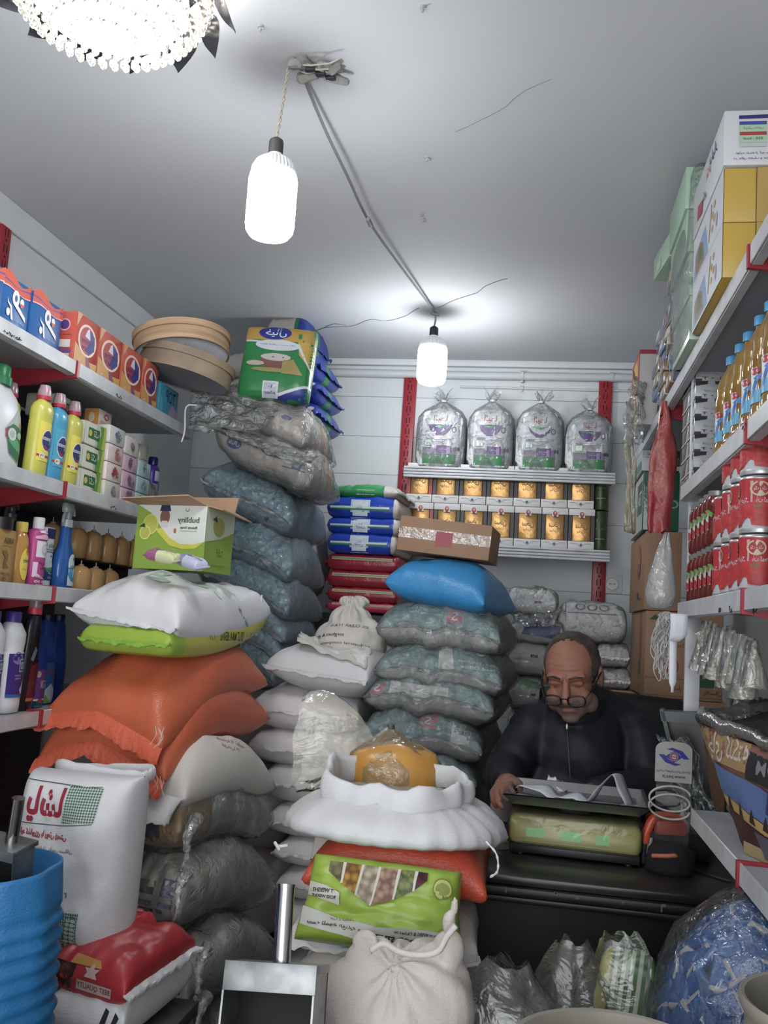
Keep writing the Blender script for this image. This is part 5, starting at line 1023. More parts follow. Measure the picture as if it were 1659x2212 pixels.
for row in (0, 1):
    a = at(1297, 1100, Y=4.24); bm = bmesh.new(); lathe(bm, [(.030, 0), (.032, .004), (.032, .172), (.030, .176), (.028, .178)], 24)
    o = obj('tea_tin', bm, m_tin, loc=(a.x, 4.24, ZB2+.002+row*.184)); stamp(o, (0, -.032, .1), 'F', [('t', 'چای سبز', 0, .0, .04, .02, '6a7a3a'), ('r', -.02, -.05, .02, -.046, '7a8a44')], step=.01)
    tag(o, ('lower' if not row else 'upper')+' dark olive tea tin at the right end of the tea boxes', 'tin', 'olive tea tins')

# white cotton-like sugar packs beside the man
m_pk = mat('white_pack', 'd4d5d6', .4, bump=.7, bscale=40, var=.08)
def wpack(name, x0, y0, x1, y1, Y, L, label, g, seed, dec=(), gr=True, **kw):
    cx, W, z0, H = front(x0, y0, x1, y1, Y)
    return sack(name, label, 'pack', m_pk, W, L, H*1.06, (cx, Y+L/2, z0-.003), R(-3), group=g, seed=seed, hems=kw.pop('hems', ()), hemw=.014, a=4.5, b=.45, pinch=.02, wr=.005, lump=.05, wrap=f_clear, wrapg=.004, decals=dec, **kw)
gtop = lambda W: ((0, -.1, .10), FT, [('p', [(-W*.3, -.0), (W*.3, -.01), (W*.26, .03), (-W*.2, .035)], '1e7a3a')])
Yw = 3.85
wpack('sugar_pack', 1098, 1272, 1208, 1330, Yw, .3, 'top white sugar pack with green edge, left pile behind the seated man', 'white packs left of the man', 201, [gtop(.2), ((.02, -.15, .06), 'F', [('r', -.01, -.006, .02, .004, '5a3a7c')])])
wpack('sugar_pack', 1104, 1340, 1222, 1392, Yw, .3, 'white pack with blue band, second in the pile behind the seated man', 'white packs left of the man', 202, [((.03, -.14, .06), FT2, [('p', [(-.09, -.02), (.09, -.035), (.10, .02), (-.07, .03)], '23308a')])])
wpack('sugar_pack', 1100, 1388, 1200, 1462, Yw, .3, 'white pack with small black bar, third in the pile behind the seated man', 'white packs left of the man', 203, [((0, -.15, .08), 'F', [('r', -.0, .0, .03, .012, BLACK)])])
wpack('sugar_pack', 1100, 1462, 1180, 1535, Yw, .3, 'white pack with green top strip, level with the seated man\'s shoulder', 'white packs left of the man', 204, [((0, -.13, .11), FT2, [('p', [(-.08, .0), (.08, -.03), (.08, .0), (-.06, .025)], '1e8a3a'), ('r', .02, -.05, .04, -.042, BLACK)])])
wpack('sugar_pack', 1096, 1535, 1150, 1640, Yw, .3, 'lowest white pack showing beside the seated man\'s elbow', 'white packs left of the man', 205, [((-.0, -.15, .16), 'F', [('r', -.08, -.0, .06, .03, '1e6a34')])])
sack('sugar_pack', 'white packs hidden below the pile behind the man', 'pack', m_pk, .24, .3, .56, (at(1130, 1650, Y=Yw).x+.03, Yw+.15, .0), R(-3), group='hidden lower packs', seed=207, hems=(), n=14, a=5, b=.4)
sheet('plastic_film', 'crumpled clear wrapper lying over the blue-banded pack', 'plastic film', [at(1110, 1345, Y=3.82), at(1200, 1350, Y=3.80), at(1210, 1310, Y=3.86), at(1105, 1318, Y=3.9)], f_clear, 13, .02)
wpack('cotton_pack', 1206, 1304, 1360, 1388, Yw+.05, .3, 'large clear bag of cotton wool with loop print, right pile behind the man', 'white packs right of the man', 211, [((-.0, -.12, .13), FT, [('r', -.10, -.02, .09, .03, 'c4c4c6'), ('r', -.11, -.022, -.105, .03, '3a3a40'), ('r', -.10, -.024, .10, -.021, '3a3a40'), ('t', 'OOO', .0, .004, .14, .035, '55555c'), ('e', .115, .01, .02, .015, '2a7a3c')])])
wpack('cotton_pack', 1290, 1392, 1366, 1442, Yw+.05, .3, 'upper pointed white sack of the right pile, below the cotton bag', 'white packs right of the man', 212, hems=('-y',))
wpack('cotton_pack', 1290, 1444, 1368, 1490, Yw+.05, .3, 'lower pointed white sack of the right pile, below the cotton bag', 'white packs right of the man', 213, hems=('-y',))
t = thing('support_crate', 'brown carton under the white packs behind the man', 'carton', (at(1290, 1500, Y=Yw).x, Yw+.22, 0)); bm = bmesh.new(); zt_ = at(1330, 1488, Y=Yw+.05).z-.004
box(bm, (-.17, -.17, 0), (.17, .17, zt_), bev=.004); obj('carton_body', bm, m_kraft, t); bm = bmesh.new(); box(bm, (-.17, -.26, zt_-.006), (.17, -.17, zt_-.001)); obj('open_flap', bm, m_kraft2, t)

# corner cartons
YC = 3.42
def corner(name, label, x0, y0, x1, y1, base, d, F={}, Y=YC, z=None, h=None):
    a = at(x0, y1, Y=Y); b = at(x1, y1, Y=Y); tp = at(x0, y0, Y=Y)
    z0 = a.z if z is None else z; hh = tp.z-z0 if h is None else h
    return pack(name, label, 'carton', ((a.x+b.x)/2, Y+d/2, z0), 0, b.x-a.x, d, hh, base, F), z0, b.x-a.x, hh
zc = 0; B = at(1392, 1505, Y=YC).z
corner('carton', 'brown carton at the floor under the large soap carton', 1388, 1520, 1560, 1990, m_kraft, .5, z=0, h=B-.002)
hh = at(1392, 1318, Y=YC).z-B; w_ = at(1560, 1400, Y=YC).x-at(1390, 1400, Y=YC).x
corner('carton', 'large brown carton with green bottle silhouette and red seal, behind the hanging receipt', 1390, 1318, 1560, 1505, m_kraft, .5, z=B, h=hh, F={'F': [('r', .055*1, -hh*.35, .105, hh*.18, '1f4a2c'), ('e', .08, hh*.25, .018, .035, '1f4a2c'), ('e', -.05, -.04, .034, .034, '7a2a2a'), ('e', -.05, -.04, .030, .030, m_kraft), ('e', -.05, -.04, .020, .024, '7a2a2a'),
    ('t', 'شامپو پرژک', -.03, .035, .10, .016, '4a2a22'), ('t', 'کارخانجات تولیدی بهداشتی', -.06, -hh*.27, .14, .008, '5a3828'), ('t', 'یک سال', -.02, -hh*.38, .03, .02, '6a2a24'), ('t', 'پاکسال', .10, -hh*.41, .06, .018, '1c2150'), ('p', [(-.12, hh*.40), (-.10, hh*.46), (-.08, hh*.40)], '1f4a2c'), ('r', -.13, -hh*.47, .13, -hh*.465, '6a4830')],
    'L': [('r', -.18, -.13, -.176, .12, '3f6a34'), ('e', .10, .06, .035, .10, 'a05030'), ('r', .05, -.08, .12, -.03, '3f6a34')]})
B2 = B+hh+.002; h2 = at(1392, 1146, Y=YC).z-B2
corner('carton', 'brown carton with red flame oval on its side, above the soap carton', 1390, 1146, 1470, 1316, m_kraft, .52, z=B2, h=h2, F={'F': [('p', [(-.03, h2*.1), (0, h2*.32), (.03, h2*.1), (.03, -.02), (-.03, -.02)], '8a6848')], 'L': [('e', .08, .04, .055, .065, '6a3a5a'), ('e', .08, .05, .045, .055, 'a8502c'), ('t', 'شعله', .08, .05, .06, .03, 'c8a078'), ('r', .04, -.10, .08, -.075, '3a3a6a'), ('t', 'تاریخ مصرف', .14, -.10, .08, .02, '4a3a30')]})
B3 = B2+h2+.002; h3 = at(1392, 1018, Y=YC).z-B3
m_shr = mat('shrinkwrapped_green', '1d5a48', .15, spec=.8, bump=.2, bscale=60)
corner('carton', 'shrink-wrapped dark green carton pack with white label side', 1388, 1018, 1466, 1144, m_shr, .42, z=B3, h=h3, F={'L': [('r', -.20, -h3*.48, .20, h3*.48, 'a9b4b0'), ('r', .02, -.04, .18, .08, '2a5a4c'), ('t', 'TEA', .10, .02, .12, .05, 'c8d0cc'), ('r', -.16, -.02, -.02, -.0, '3a6a5a')], 'F': [('e', .04, -.01, .02, .015, '7aa89a'), ('e', .04, -.01, .014, .010, m_shr)]})
B4 = B3+h3+.002; h4 = at(1392, 972, Y=YC).z-B4
corner('carton', 'white and green carton with sun mark, above the dark green pack', 1386, 972, 1440, 1016, 'a9adb0', .40, z=B4, h=h4, F={'F': [('t', 'تحفه', -.01, .025, .03, .012, '2a2a30'), ('t', 'چای گلستان', -.01, .012, .04, .008, '3a3a40'), ('e', .015, -.012, .010, .010, '5a5a60'), ('e', .015, -.012, .006, .006, 'a9adb0')], 'L': [('r', -.19, -.03, .19, .0, '5a8a7c')]})
corner('carton', 'dark green and gold carton beside the sun-marked one, behind the red bag', 1442, 975, 1468, 1016, '243a30', .40, z=B4, h=h4, F={'F': [('t', 'TWININ', 0, .0, .034, .022, 'b09a5a'), ('r', -.02, -.035, .02, -.02, 'a0a8a0')]})
sheet('plastic_film', 'stained clear plastic strip hanging down the edge of the corner cartons', 'plastic film', [at(1352, 1150, Y=3.38), at(1375, 1150, Y=3.38), at(1372, 860, Y=3.42), at(1350, 870, Y=3.42)], film('yellow_film', 'c8b880', .3, .2), 21, .012)

# ------------------------------------------------------------------ right shelves
def lipx(px, py, z): return at(px, py, Z=z)
zt1 = ZR[0]+.005
NB = at(1560, 600, Z=zt1); NX, NY = NB.x, NB.y; NW, ND = .42, .385
m_nood = mat('noodle_yellow', 'bf9a1e', .35)
def wheat(cx, cy): 
    return [('e', cx+.012*((k % 2)*2-1), cy+.016*k, .012, .008, 'b8924a') for k in range(4)]
for k in range(2):
    h = .122
    L = [('r', -ND/2, -h/2, ND/2, h/2, 'c4c6cc'), ('p', [(-ND/2+.01, -h*.45), (.02, -h*.45), (-.02, h*.25), (-ND/2+.03, h*.1)], '7c98c0'), ('p', [(-.15, -h*.4), (-.03, -h*.4), (-.05, .0), (-.10, h*.15), (-.16, -.0)], '8f6a4a'), ('p', [(-.12, -.03), (-.06, -.035), (-.07, .0), (-.11, .01)], '4a6a3c')]+wheat(.08, -.02)+[('e', .12, -.02, .010, .018, '9aa0a8'), ('p', [(.03, -.04), (.06, .04), (.055, .045), (.025, -.035)], 'a88a5a')]
    F = [('r', -NW/2+.065, -h/2, -NW/2+.067, h/2, '6a5410'), ('r', -NW/2+.068, -h/2, NW/2, h/2, 'b8953c'), ('e', -NW/2+.125, .035, .028, .026, 'bf8a20'), ('t', 'هفت پیمانه', -NW/2+.125, .045, .034, .012, '5a3a10'), ('e', -NW/2+.135, .022, .014, .008, '5a9a9a'), ('t', 'آش رشته سبزی', -NW/2+.125, -.008, .05, .007, '6a5420'), ('t', 'مخصوص ماکارونی', -NW/2+.125, -.020, .04, .006, '6a5420'), ('t', '۱۳۸۱ :', -NW/2+.12, -.038, .036, .010, '3a2c10')]
    pack('noodle_carton', ['lower yellow noodle carton on the highest right shelf', 'upper yellow noodle carton, second in the stack'][k], 'carton', (NX+NW/2, NY+ND/2, zt1+.001+k*(h+.001)), 0, NW, ND, h, m_nood, {'L': L, 'F': F}, 'yellow noodle cartons')
h = .125; zt_ = zt1+.002+2*.123
L = [('t', 'دلیار', .08, .03, .09, .035, '26306e'), ('t', 'رشته آش', .02, .02, .06, .04, 'b02a3a'), ('p', [(-.13, -.04), (-.06, -.05), (-.05, -.02), (-.12, -.005)], 'a82848'), ('t', 'ماکارونی', -.03, -.02, .05, .03, '33363c')]
F = [('p', [(-NW/2+.03, .050), (NW/2, .056), (NW/2, .046), (-NW/2+.03, .042)], '26306e'), ('r', -NW/2+.03, -.012, -NW/2+.088, .034, 'a4c4a4'), ('r', -NW/2+.031, .028, -NW/2+.087, .036, '3a4a9a'), ('r', -NW/2+.032, .004, -NW/2+.087, .012, 'a83038'), ('r', -NW/2+.031, -.022, -NW/2+.087, -.013, 'b8bcc0'), ('t', 'ارزش غذایی', -NW/2+.06, .020, .04, .007, '3a5a3a'), ('t', '350 : kcal', -NW/2+.06, -.003, .04, .006, '3a5a3a'),
     ('t', 'GO', -NW/2+.12, .02, .03, .024, '9aa0a4'), ('t', 'تحت نظارت', -NW/2+.12, -.004, .03, .006, '5a5c60'), ('t', 'تولید شده از آرد سمولینا و آب آشامیدنی', -NW/2+.10, -.036, .15, .007, '4a4c50'), ('t', 'در جای خشک و خنک نگهداری شود شرکت', -NW/2+.10, -.048, .16, .007, '4a4c50')]
pack('noodle_carton', 'white noodle carton with nutrition table on top of the yellow ones', 'carton', (NX+NW/2-.004, NY+ND/2-.004, zt_), 0, NW, ND+.01, h, 'c6c7cb', {'L': L, 'F': F}, gloss=.3)
GB = at(1512, 715, Z=zt1); gy = NY+ND+.02
for k in range(4):
    h = .116; dx = [.0, -.004, -.012, -.018][k]
    F = [('r', -.10, -.03, -.098, .045, '2a6a48'), ('r', -.10, .043, -.02, .045, '2a6a48'), ('r', -.10, -.045, -.02, -.03, '2a7a50'), ('e', -.05, -.038, .008, .006, 'b8ccb8')] if k != 3 else [('t', 'SEPIDAN', -.08, .03, .06, .007, '5a8a6a'), ('r', -.10, -.052, -.06, -.015, 'c2c8c4'), ('t', '||||||', -.08, -.033, .03, .02, '4a4c50'), ('t', '۱۰۵', -.07, .005, .03, .014, '4a7a5a')]
    pack('green_carton', ['lowest pale green carton behind the noodle cartons', 'second pale green carton from the shelf', 'third pale green carton from the shelf', 'topmost pale green carton with barcode label near the ceiling'][k], 'carton', (.355+.14+dx, gy+.17, zt1+.001+k*(h+.002)), 0, .28, .30, h, mat('pale_green_card', '9dbda4', .3), {'F': F}, 'pale green cartons', gloss=.25)
bm, P_, _ = pillow(.30, .36, .49, seed=221, pinch=.0, a=9, b=.25, wr=.01, lump=.02, n=30)
tag(obj('shrink_wrap', bm, f_clear, loc=(.355+.135, gy+.17, zt1+.001)), 'clear shrink wrap around the pale green cartons', 'plastic film')
rnd = random.Random(7); yy = gy+.36
for c in range(4):
    for k in range(9 if c < 2 else 7):
        col = ['6f88b4', '8a6a4c', 'a89a88', '5a6a8a', '9a7a5a'][(k*2+c) % 5]
        pack('soup_packet', 'small blue and brown soup packets piled flat behind the green cartons', 'packet', (.43+rnd.uniform(-.006, .006), yy+c*.145, zt1+.001+k*.040), 0, .13, .135, .037, col, {'L': [('p', [(-.05, -.012), (.03, -.012), (.05, .012), (-.02, .012)], ['b8b4a8', '4a5a80'][k % 2])], 'F': [('e', -.03, 0, .02, .01, 'a88a60')]}, 'soup packets on the top right shelf', gloss=.25, bev=.006, rot=(0, 0, R(rnd.uniform(-8, 8))))
zq = zt1+.001+9*.040+.002
pack('green_carton', 'small pale green box with barcode jutting out over the soup packets', 'carton', (.40, yy+.1, zq), 0, .14, .20, .075, MATS['pale_green_card'], {'F': [('r', -.03, -.035, .0, -.01, 'c2c8c4')], 'L': [('r', -.05, -.03, .0, .0, 'b0c4b4')]}, rot=(0, 0, R(6)))
RB = 3.38; q = at(1372, 752, Y=RB)
h = .36; hh_ = min(q.z-zt1, .45)
pack('biscuit_box', 'tall white box with red edge and yellow sun side, far on the top right shelf', 'box', (q.x+.09+.02, RB+.15, zt1+.001), 0, .18, .26, hh_, 'b4b3b4', {'F': [('r', -.09, hh_/2-.016, .09, hh_/2, '9c2036')], 'L': [('r', -.13, -hh_/2, .13, hh_/2, 'b04030'), ('e', .0, .05, .08, .09, 'c89a2c'), ('p', [(-.13, -hh_/2), (.13, -hh_/2), (.10, -.02), (-.05, .0)], 'c8a834'), ('r', -.13, hh_/2-.016, .13, hh_/2, '9c2036')]})
for k in range(3):
    pack('pasta_packet', ['cream pasta packet standing in front of the red-edged box', 'brown pasta packet beside the cream one', 'grey pasta packet nearest the soup packets'][k], 'packet', (.405+.012*k, 3.30-k*.055, zt1+.001), 0, .05, .045, [.30, .31, .26][k], ['b09c88', '96614a', '8f9290'][k], {'F': [('r', -.02, -.05, .02, .05, ['bcae9a', 'a87858', 'a4a8a8'][k])]}, gloss=.15, bev=.008)
sheet('plastic_bag', 'limp clear bag with price card hanging off the top right shelf edge', 'plastic bag', [at(1345, 960, Y=3.36), at(1388, 955, Y=3.3), at(1392, 830, Y=3.38), at(1368, 800, Y=3.42)], f_milk, 17, .02)
# hanging red bag
bm = bmesh.new(); P = at(1438, 868, X=.372); hgt = P.z-at(1436, 1150, Y=P.y).z; n = 26
rows_ = []
for j in range(n+1):
    s = j/n; wd = .010+.030*min(1, s*2.2)*(1-.25*max(0, s-.75)*4); row = []
    for i in range(17):
        a = 2*pi*i/16; row.append(V((P.x+wd*cos(a)+.012*nz(s, i*.3, 0, 4, 2)-.01*s, P.y+.014*sin(a)*(1+nz(s, i*.5, 1, 5, 3))+.010*sin(i*1.3)*s, P.z-hgt*s+.012*nz(i*.4, s, 3, 3)*(s > .9))))
    rows_.append([bm.verts.new(p) for p in row[:-1]])
for a, b in zip(rows_, rows_[1:]):
    for i in range(16): bm.faces.new((a[i], a[(i+1) % 16], b[(i+1) % 16], b[i]))
tag(obj('hanging_bag', bm, mat('red_bag', '9c2430', .3, bump=.5, bscale=30, col2='a05040', vscale=9), smooth=180), 'narrow crumpled red bag hanging from the bracket of the top right shelf', 'bag')
# clear bag hanging below
q0, q1 = at(1437, 1150, Y=2.95), at(1425, 1318, Y=2.95); H = q0.z-q1.z
def dh(p, n):
    a = math.atan2(p.y, p.x); return p+n*.004*sin(a*6+p.z*30)*min(1, p.z/H*1.2)+n*.006*nz(*p, 18, 3)
bm = bmesh.new(); lathe(bm, [(.02, 0), (.85, .008), (1, .05), (.85, H*.45), (.5, H*.75), (.15, H*.95), (.10, H)], 32, sx=.044, sy=.035)
for v in bm.verts: v.co = dh(v.co, V((v.co.x, v.co.y, 0)).normalized()); v.co.x += .016*(v.co.z/H)**2
t = thing('hanging_plastic_bag', 'knotted clear plastic bag hanging in front of the tomato jars', 'plastic bag', tuple(q1+V((.0, 0, 0)))); obj('bag_film', bm, film('white_film', 'dfe2e4', .42, .2), t, smooth=180)
bm = bmesh.new(); tube(bm, curve([(.016, 0, H-.004), (.018, 0.02, H+.03), (.014, .03, H+.12)], 4), .003, 6); obj('tied_handle', bm, f_milk, t)

# black and white boxes, oil, jars, cans
z2 = ZR[1]+.001; q = at(1497, 1052, Z=z2)
for k in range(7):
    h = .049; bw = .085; F = [('p', [(-bw/2, h*.22), (-bw*.12, h*.34), (bw*.12, h*.34), (bw/2, h*.22), (bw/2, h*.5), (-bw/2, h*.5)], '26262a'), ('e', 0, h*.40, .010, .008, 'a4a6a6'), ('t', 'قند بلور', 0, -.002, .04, .009, '8a8c8c'), ('t', 'L • T', 0, -.016, .05, .007, '4a4a4c'), ('r', -bw/2, -h*.5, -bw*.3, -h*.38, '3a3a3e'), ('r', bw*.3, -h*.5, bw/2, -h*.38, '3a3a3e')]
    for c in range(2):
        pack('light_bulb_box', 'black and white patterned box, %s column by the oil, layer %s' % (('front', 'rear')[c], ['one', 'two', 'three', 'four', 'five', 'six', 'seven'][k]), 'box', (q.x+bw/2, q.y+.055+c*.112, z2+k*(h+.0008)), 0, bw, .11, h, 'a6a8aa', {'F': F, 'L': [('p', [(-.05, -.02), (.0, -.02), (.05, .02), (.0, .02)], '5a5c60'), ('r', -.055, -.0245, .055, -.019, 'b4b6b6')]}, 'black and white boxes', gloss=.25)
m_oil = mat('sunflower_oil', 'b08424', .06, trans=.2, ior=1.35, spec=.8, col2='7a5410', vscale=14); m_oilcap = mat('sky_cap', '3a94cc', .35)
OIL = [(.55, 0), (.9, .003), (1, .012), (1, .045), (.93, .052), (.93, .12), (.98, .13), (1, .15), (.9, .165), (.93, .18), (.8, .2), (.5, .222), (.3, .236), (.29, .245)]
def oil(y, x, label, g='sunflower oil bottles'):
    t = bottle('oil_bottle', label, 'oil bottle', (x, y, z2), ROTR, OIL, 28, m_oil, .076, .076, [(.0145, .243), (.0145, .262), (.013, .264)], m_oilcap, g, 2.2,
        [((0, -.038, .088), 'F', [('r', -.034, -.036, .036, .036, 'c4c8d0'), ('p', [(-.034, -.036), (.036, -.036), (.036, -.008), (-.034, -.016)], '4aa4cc'), ('p', [(-.004, -.02), (.016, .012), (.010, .014), (.030, .024), (.030, .008), (.024, .010), (.008, -.024)], '2a6ab0'), ('e', .014, .028, .012, .007, 'b02838'), ('t', 'لیان', -.012, .010, .026, .016, 'b04a5a'), ('p', [(-.028, -.002), (-.010, .024), (-.012, .026), (-.03, .002)], '5aa8d0')])])
yo = lambda px, py: at(px, py, X=.395).y
names_ = ['oil bottle farthest in, touching the black and white boxes', 'second oil bottle from the black and white boxes', 'third oil bottle from the black and white boxes', 'fourth oil bottle from the black and white boxes', 'fifth oil bottle from the black and white boxes', 'oil bottle nearest the bay bracket', 'oil bottle past the bracket, by the picture edge']
for i, (px, py) in enumerate([(1533, 1010), (1550, 995), (1566, 985), (1588, 968), (1608, 950), (1630, 935), (1655, 910)]): oil(yo(px, py)-.03, .437, names_[i])
for i in range(4): oil(2.36-i*.085, .53, 'oil bottles in the back row behind the labelled ones', 'back row oil bottles')
z3r = ZR[2]+.001
m_sauce = mat('tomato_sauce', '6a1a16', .12, spec=.7); m_jlid = mat('silver_lid', '9a9a98', .35, metal=.5)
JR = [(.85, 0), (1, .006), (1, .03), (.96, .034), (.96, .082), (1, .088), (.98, .104), (.80, .116), (.78, .118)]
def jar(y, z, label, g):
    bottle('tomato_jar', label, 'tomato jar', (.42, y, z), ROTR, JR, 24, m_sauce, .056, .056, [(.0235, .118), (.0240, .119), (.0240, .130), (.022, .1315)], m_jlid, g, 2.2,
        [((0, -.028, .058), 'F', [('r', -.028, -.024, .028, .026, 'c8ccc4'), ('p', [(.0, .026), (.028, .026), (.028, .004), (.016, .010)], '5a9a3c'), ('e', -.004, .016, .013, .010, 'b8b48a'), ('e', -.004, .016, .011, .008, 'a82030'), ('t', 'مکنزی', -.004, .016, .016, .007, 'd8c8c8'), ('e', .004, -.012, .012, .011, 'b4222a'), ('p', [(-.002, -.005), (.010, -.005), (.004, -.001)], '2a5a28')])], capname='lid')
ords = ['first', 'second', 'third', 'fourth', 'fifth', 'sixth']
for i in range(6): jar(2.59-i*.064, z3r, '%s tomato jar from the hanging plastic bag, lower layer' % ords[i], 'lower tomato jars')
for i in range(5): jar(2.57-i*.064, z3r+.133, '%s tomato jar from the hanging plastic bag, upper layer' % ords[i], 'upper tomato jars')
m_can = mat('can_steel', 'b8babc', .3, metal=.6); m_canw = mat('can_white_stripes', 'b4b5bb', .4)
def can(y, x, z, label, g, turn=0):
    r, h = .041, .113; t = thing('tomato_can', label, 'can', (x, y, z), ROTR+turn, g); bm = bmesh.new()
    pr = [(r*.9, 0), (r, .002), (r, .006)]+[(r-(.0012 if k % 2 else 0), .010+k*(h-.02)/24) for k in range(25)]+[(r, h-.006), (r, h-.002), (r*.93, h), (r*.92, h-.003)]
    lathe(bm, pr, 32, mi=[0, 0, 0]+[1]*12+[2]*12+[0]*4); o = obj('can_body', bm, [m_can, m_canw, mat('can_red', 'b01c26', .35)], t, smooth=60)
    for (cc, sd) in (((0, -r, h/2), 'F'), ((r, 0, h/2), 'Rr')):
        stamp(o, cc, sd, [('r', -.036, .004, .036, .050, 'b01c26'), ('p', [(-.036, .004), (.036, .004), (.030, -.02), (.010, -.042), (-.020, -.04), (-.036, -.02)], 'b4242a'), ('p', [(-.034, -.0), (-.010, .012), (.012, .0), (.016, -.024), (.0, -.044), (-.026, -.040)], 'c02a2a'), ('e', -.012, .030, .017, .015, 'c8b48c'), ('e', -.012, .030, .014, .012, 'a01a28'), ('t', 'یک و یک', -.012, .030, .022, .009, 'd8c8c8'), ('t', 'رب گوجه فرنگی', .006, .008, .05, .012, 'ccc4c8'), ('e', -.016, -.004, .006, .004, '5a8a34'), ('r', .030, -.036, .037, .046, 'b89a9a')], step=.012)
    bm = bmesh.new(); lathe(bm, [(r*.9, h-.004), (r*.88, h-.003)], 24); obj('can_lid', bm, m_can, t)
k = 0
for (y, n, lab) in ((2.165, 2, 'column touching the tomato jars'), (2.075, 3, 'middle column on the right shelf'), (1.985, 3, 'third column'), (1.895, 3, 'column at the bracket')):
    for j in range(n): can(y, .425, z3r+j*.1145, '%s tomato paste can in the %s' % (['bottom', 'middle' if n == 3 else 'top', 'top'][j], lab), 'tomato paste cans', R((j*37+int(y*100)) % 30-15))
for j in range(3):
    for y in (2.03, 1.94): can(y, .515, z3r+j*.1145, 'tomato paste cans in the row behind', 'back row tomato cans')
# pasta bag, near bay
t = thing('pasta_bag', 'clear pasta bag with dark blue base beside the tomato cans, at the picture edge', 'pasta', (.445, 1.735, z3r), ROTR-.25); bm = bmesh.new(); H = .235
lathe(bm, [(.7, 0), (1, .01), (1, .05), (.94, H*.7), (.7, H)], 28, sx=.07, sy=.035, sq=3); o = obj('pasta_filling', bm, mat('dry_pasta', 'a88850', .5, bump=.8, bscale=30, stretch=(3, 3, .6), col2='8a6a34', vscale=40), t)
stamp(o, (0, -.035, .09), 'F', [('r', -.07, -.085, .07, -.04, '20263e'), ('r', -.07, -.04, .07, .03, '8f98a0'), ('r', -.05, .035, .06, .055, '22242c'), ('t', 'پاستا', .0, .0, .08, .04, '3a4a6a'), ('e', -.03, -.06, .02, .012, '8a98a8')])
bm = bmesh.new(); lathe(bm, [(.72, -.0), (1.06, .01), (1.06, .06), (1.0, H*.75), (.8, H*1.02), (.85, H*1.15)], 28, sx=.07, sy=.036, sq=2.6, cap=False); obj('bag_film', bm, f_clear, t, smooth=180)
for k, (px, py) in enumerate([(1560, 1322), (1583, 1318), (1636, 1322), (1612, 925)]):
    tag(obj('price_mark', scribble(px, py, XG-.003, 20+k, 3, .010), flat('28282c')), ['felt-pen price mark on the shelf lip below the tomato jars', 'felt-pen price mark on the shelf lip below the cans', 'pen mark on the near shelf lip under the pasta bag', 'pen mark on the oil shelf lip'][k], 'price mark')

# under the third shelf: string net, receipt, plastic bags
q = at(1445, 1322, Y=2.64); rnd = random.Random(3)
t = thing('string_bundle', 'tangled white net string bundle hanging beside the receipt', 'string', tuple(q)); bm = bmesh.new()
for k in range(46):
    x0 = rnd.uniform(-.035, .006); z1 = -rnd.uniform(.05, .19); pts = [V((x0*.3, rnd.uniform(-.01, .01), 0))]; x = x0*.5
    for s in range(7): x += rnd.uniform(-.010, .010)+(x0-x)*.35; pts.append(V((x, rnd.uniform(-.014, .014), z1*(s+1)/7)))
    pts += [pts[-1]+V((.006, 0, .004)), pts[-1]+V((.004, 0, .03))]; tube(bm, curve(pts, 3), .0016, 4)
obj('loose_string', bm, mat('white_string', 'b8b6b4', .7), t)['kind'] = 'stuff'
def paper(name, label, cat, rows, m=None, th=.0004, parent=None):
    bm = bmesh.new(); vv = [[bm.verts.new(p) for p in row] for row in rows]
    for a, b in zip(vv, vv[1:]):
        for i in range(len(a)-1): bm.faces.new((a[i], a[i+1], b[i+1], b[i]))
    o = obj(name, bm, m or mat('receipt_paper', 'cfd0da', .6), smooth=60); md = o.modifiers.new('s', 'SOLIDIFY'); md.thickness = th
    return tag(o, label, cat) if label else o
q = at(1466, 1326, Y=2.36); w = .020
rows_ = [[q+V((sx*w*(1 if s < 6 else .62)-(0 if s < 6 else .010), -.006-.004*sin(s*.7), -.0105*s if s < 6 else -.0105*s-.004)) for sx in (-1, -.3, .4, 1)] for s in range(0, 7)]
paper('receipt', 'curled white receipt pinned at the end of the third right shelf', 'receipt', rows_)
q2 = at(1458, 1365, Y=2.37)
paper('paper_strip', 'long narrow paper strip hanging below the receipt', 'paper', [[q2+V((sx*.0085*(1 if s < 11 else .4)-.003, .004*sin(s*.5), -.0122*s)) for sx in (-1, 0, 1)] for s in range(13)])
rnd = random.Random(12); m_pb = film('bag_bunch_film', 'c9cbb8', .34, .3, .2, .7, 20)
for k in range(12):
    u = k/11; q = at(1525+u*105, 1340+u*45+rnd.uniform(-4, 6), Y=2.45-.35*u); wd = rnd.uniform(.016, .026); ln = rnd.uniform(.09, .14); bm = bmesh.new(); rows_ = []
    for j in range(11):
        s = j/10; rows_.append([bm.verts.new(q+V((-.012*s*(1-u)+wd*(.35+.9*s)*cos(2*pi*i/12)+.006*nz(i, s, k, 1.7), .012*(1+s)*sin(2*pi*i/12), -ln*s+.012*nz(i*.5, 0, k, 1.1)*s))) for i in range(12)])
    for a, b in zip(rows_, rows_[1:]):
        for i in range(12): bm.faces.new((a[i], a[(i+1) % 12], b[(i+1) % 12], b[i]))
    tag(obj('carrier_bag', bm, m_pb, smooth=180), 'empty carrier bags bunched and hanging under the third right shelf', 'plastic bag', 'bunched carrier bags')
q = at(1538, 1352, Y=2.42)
sheet('carrier_bag', 'carrier bag mouth spreading out left of the hanging bunch', 'plastic bag', [q+V((-.02, 0, -.10)), q+V((.05, 0, -.10)), q+V((.045, 0, .0)), q+V((-.045, 0, -.02))], m_pb, 41, .012)
q = at(1612, 1515, Y=2.3)
bm = bmesh.new(); lathe(bm, [(.6, 0), (1, .01), (1, .10), (.7, .12)], 24, sx=.045, sy=.04, sq=3); 
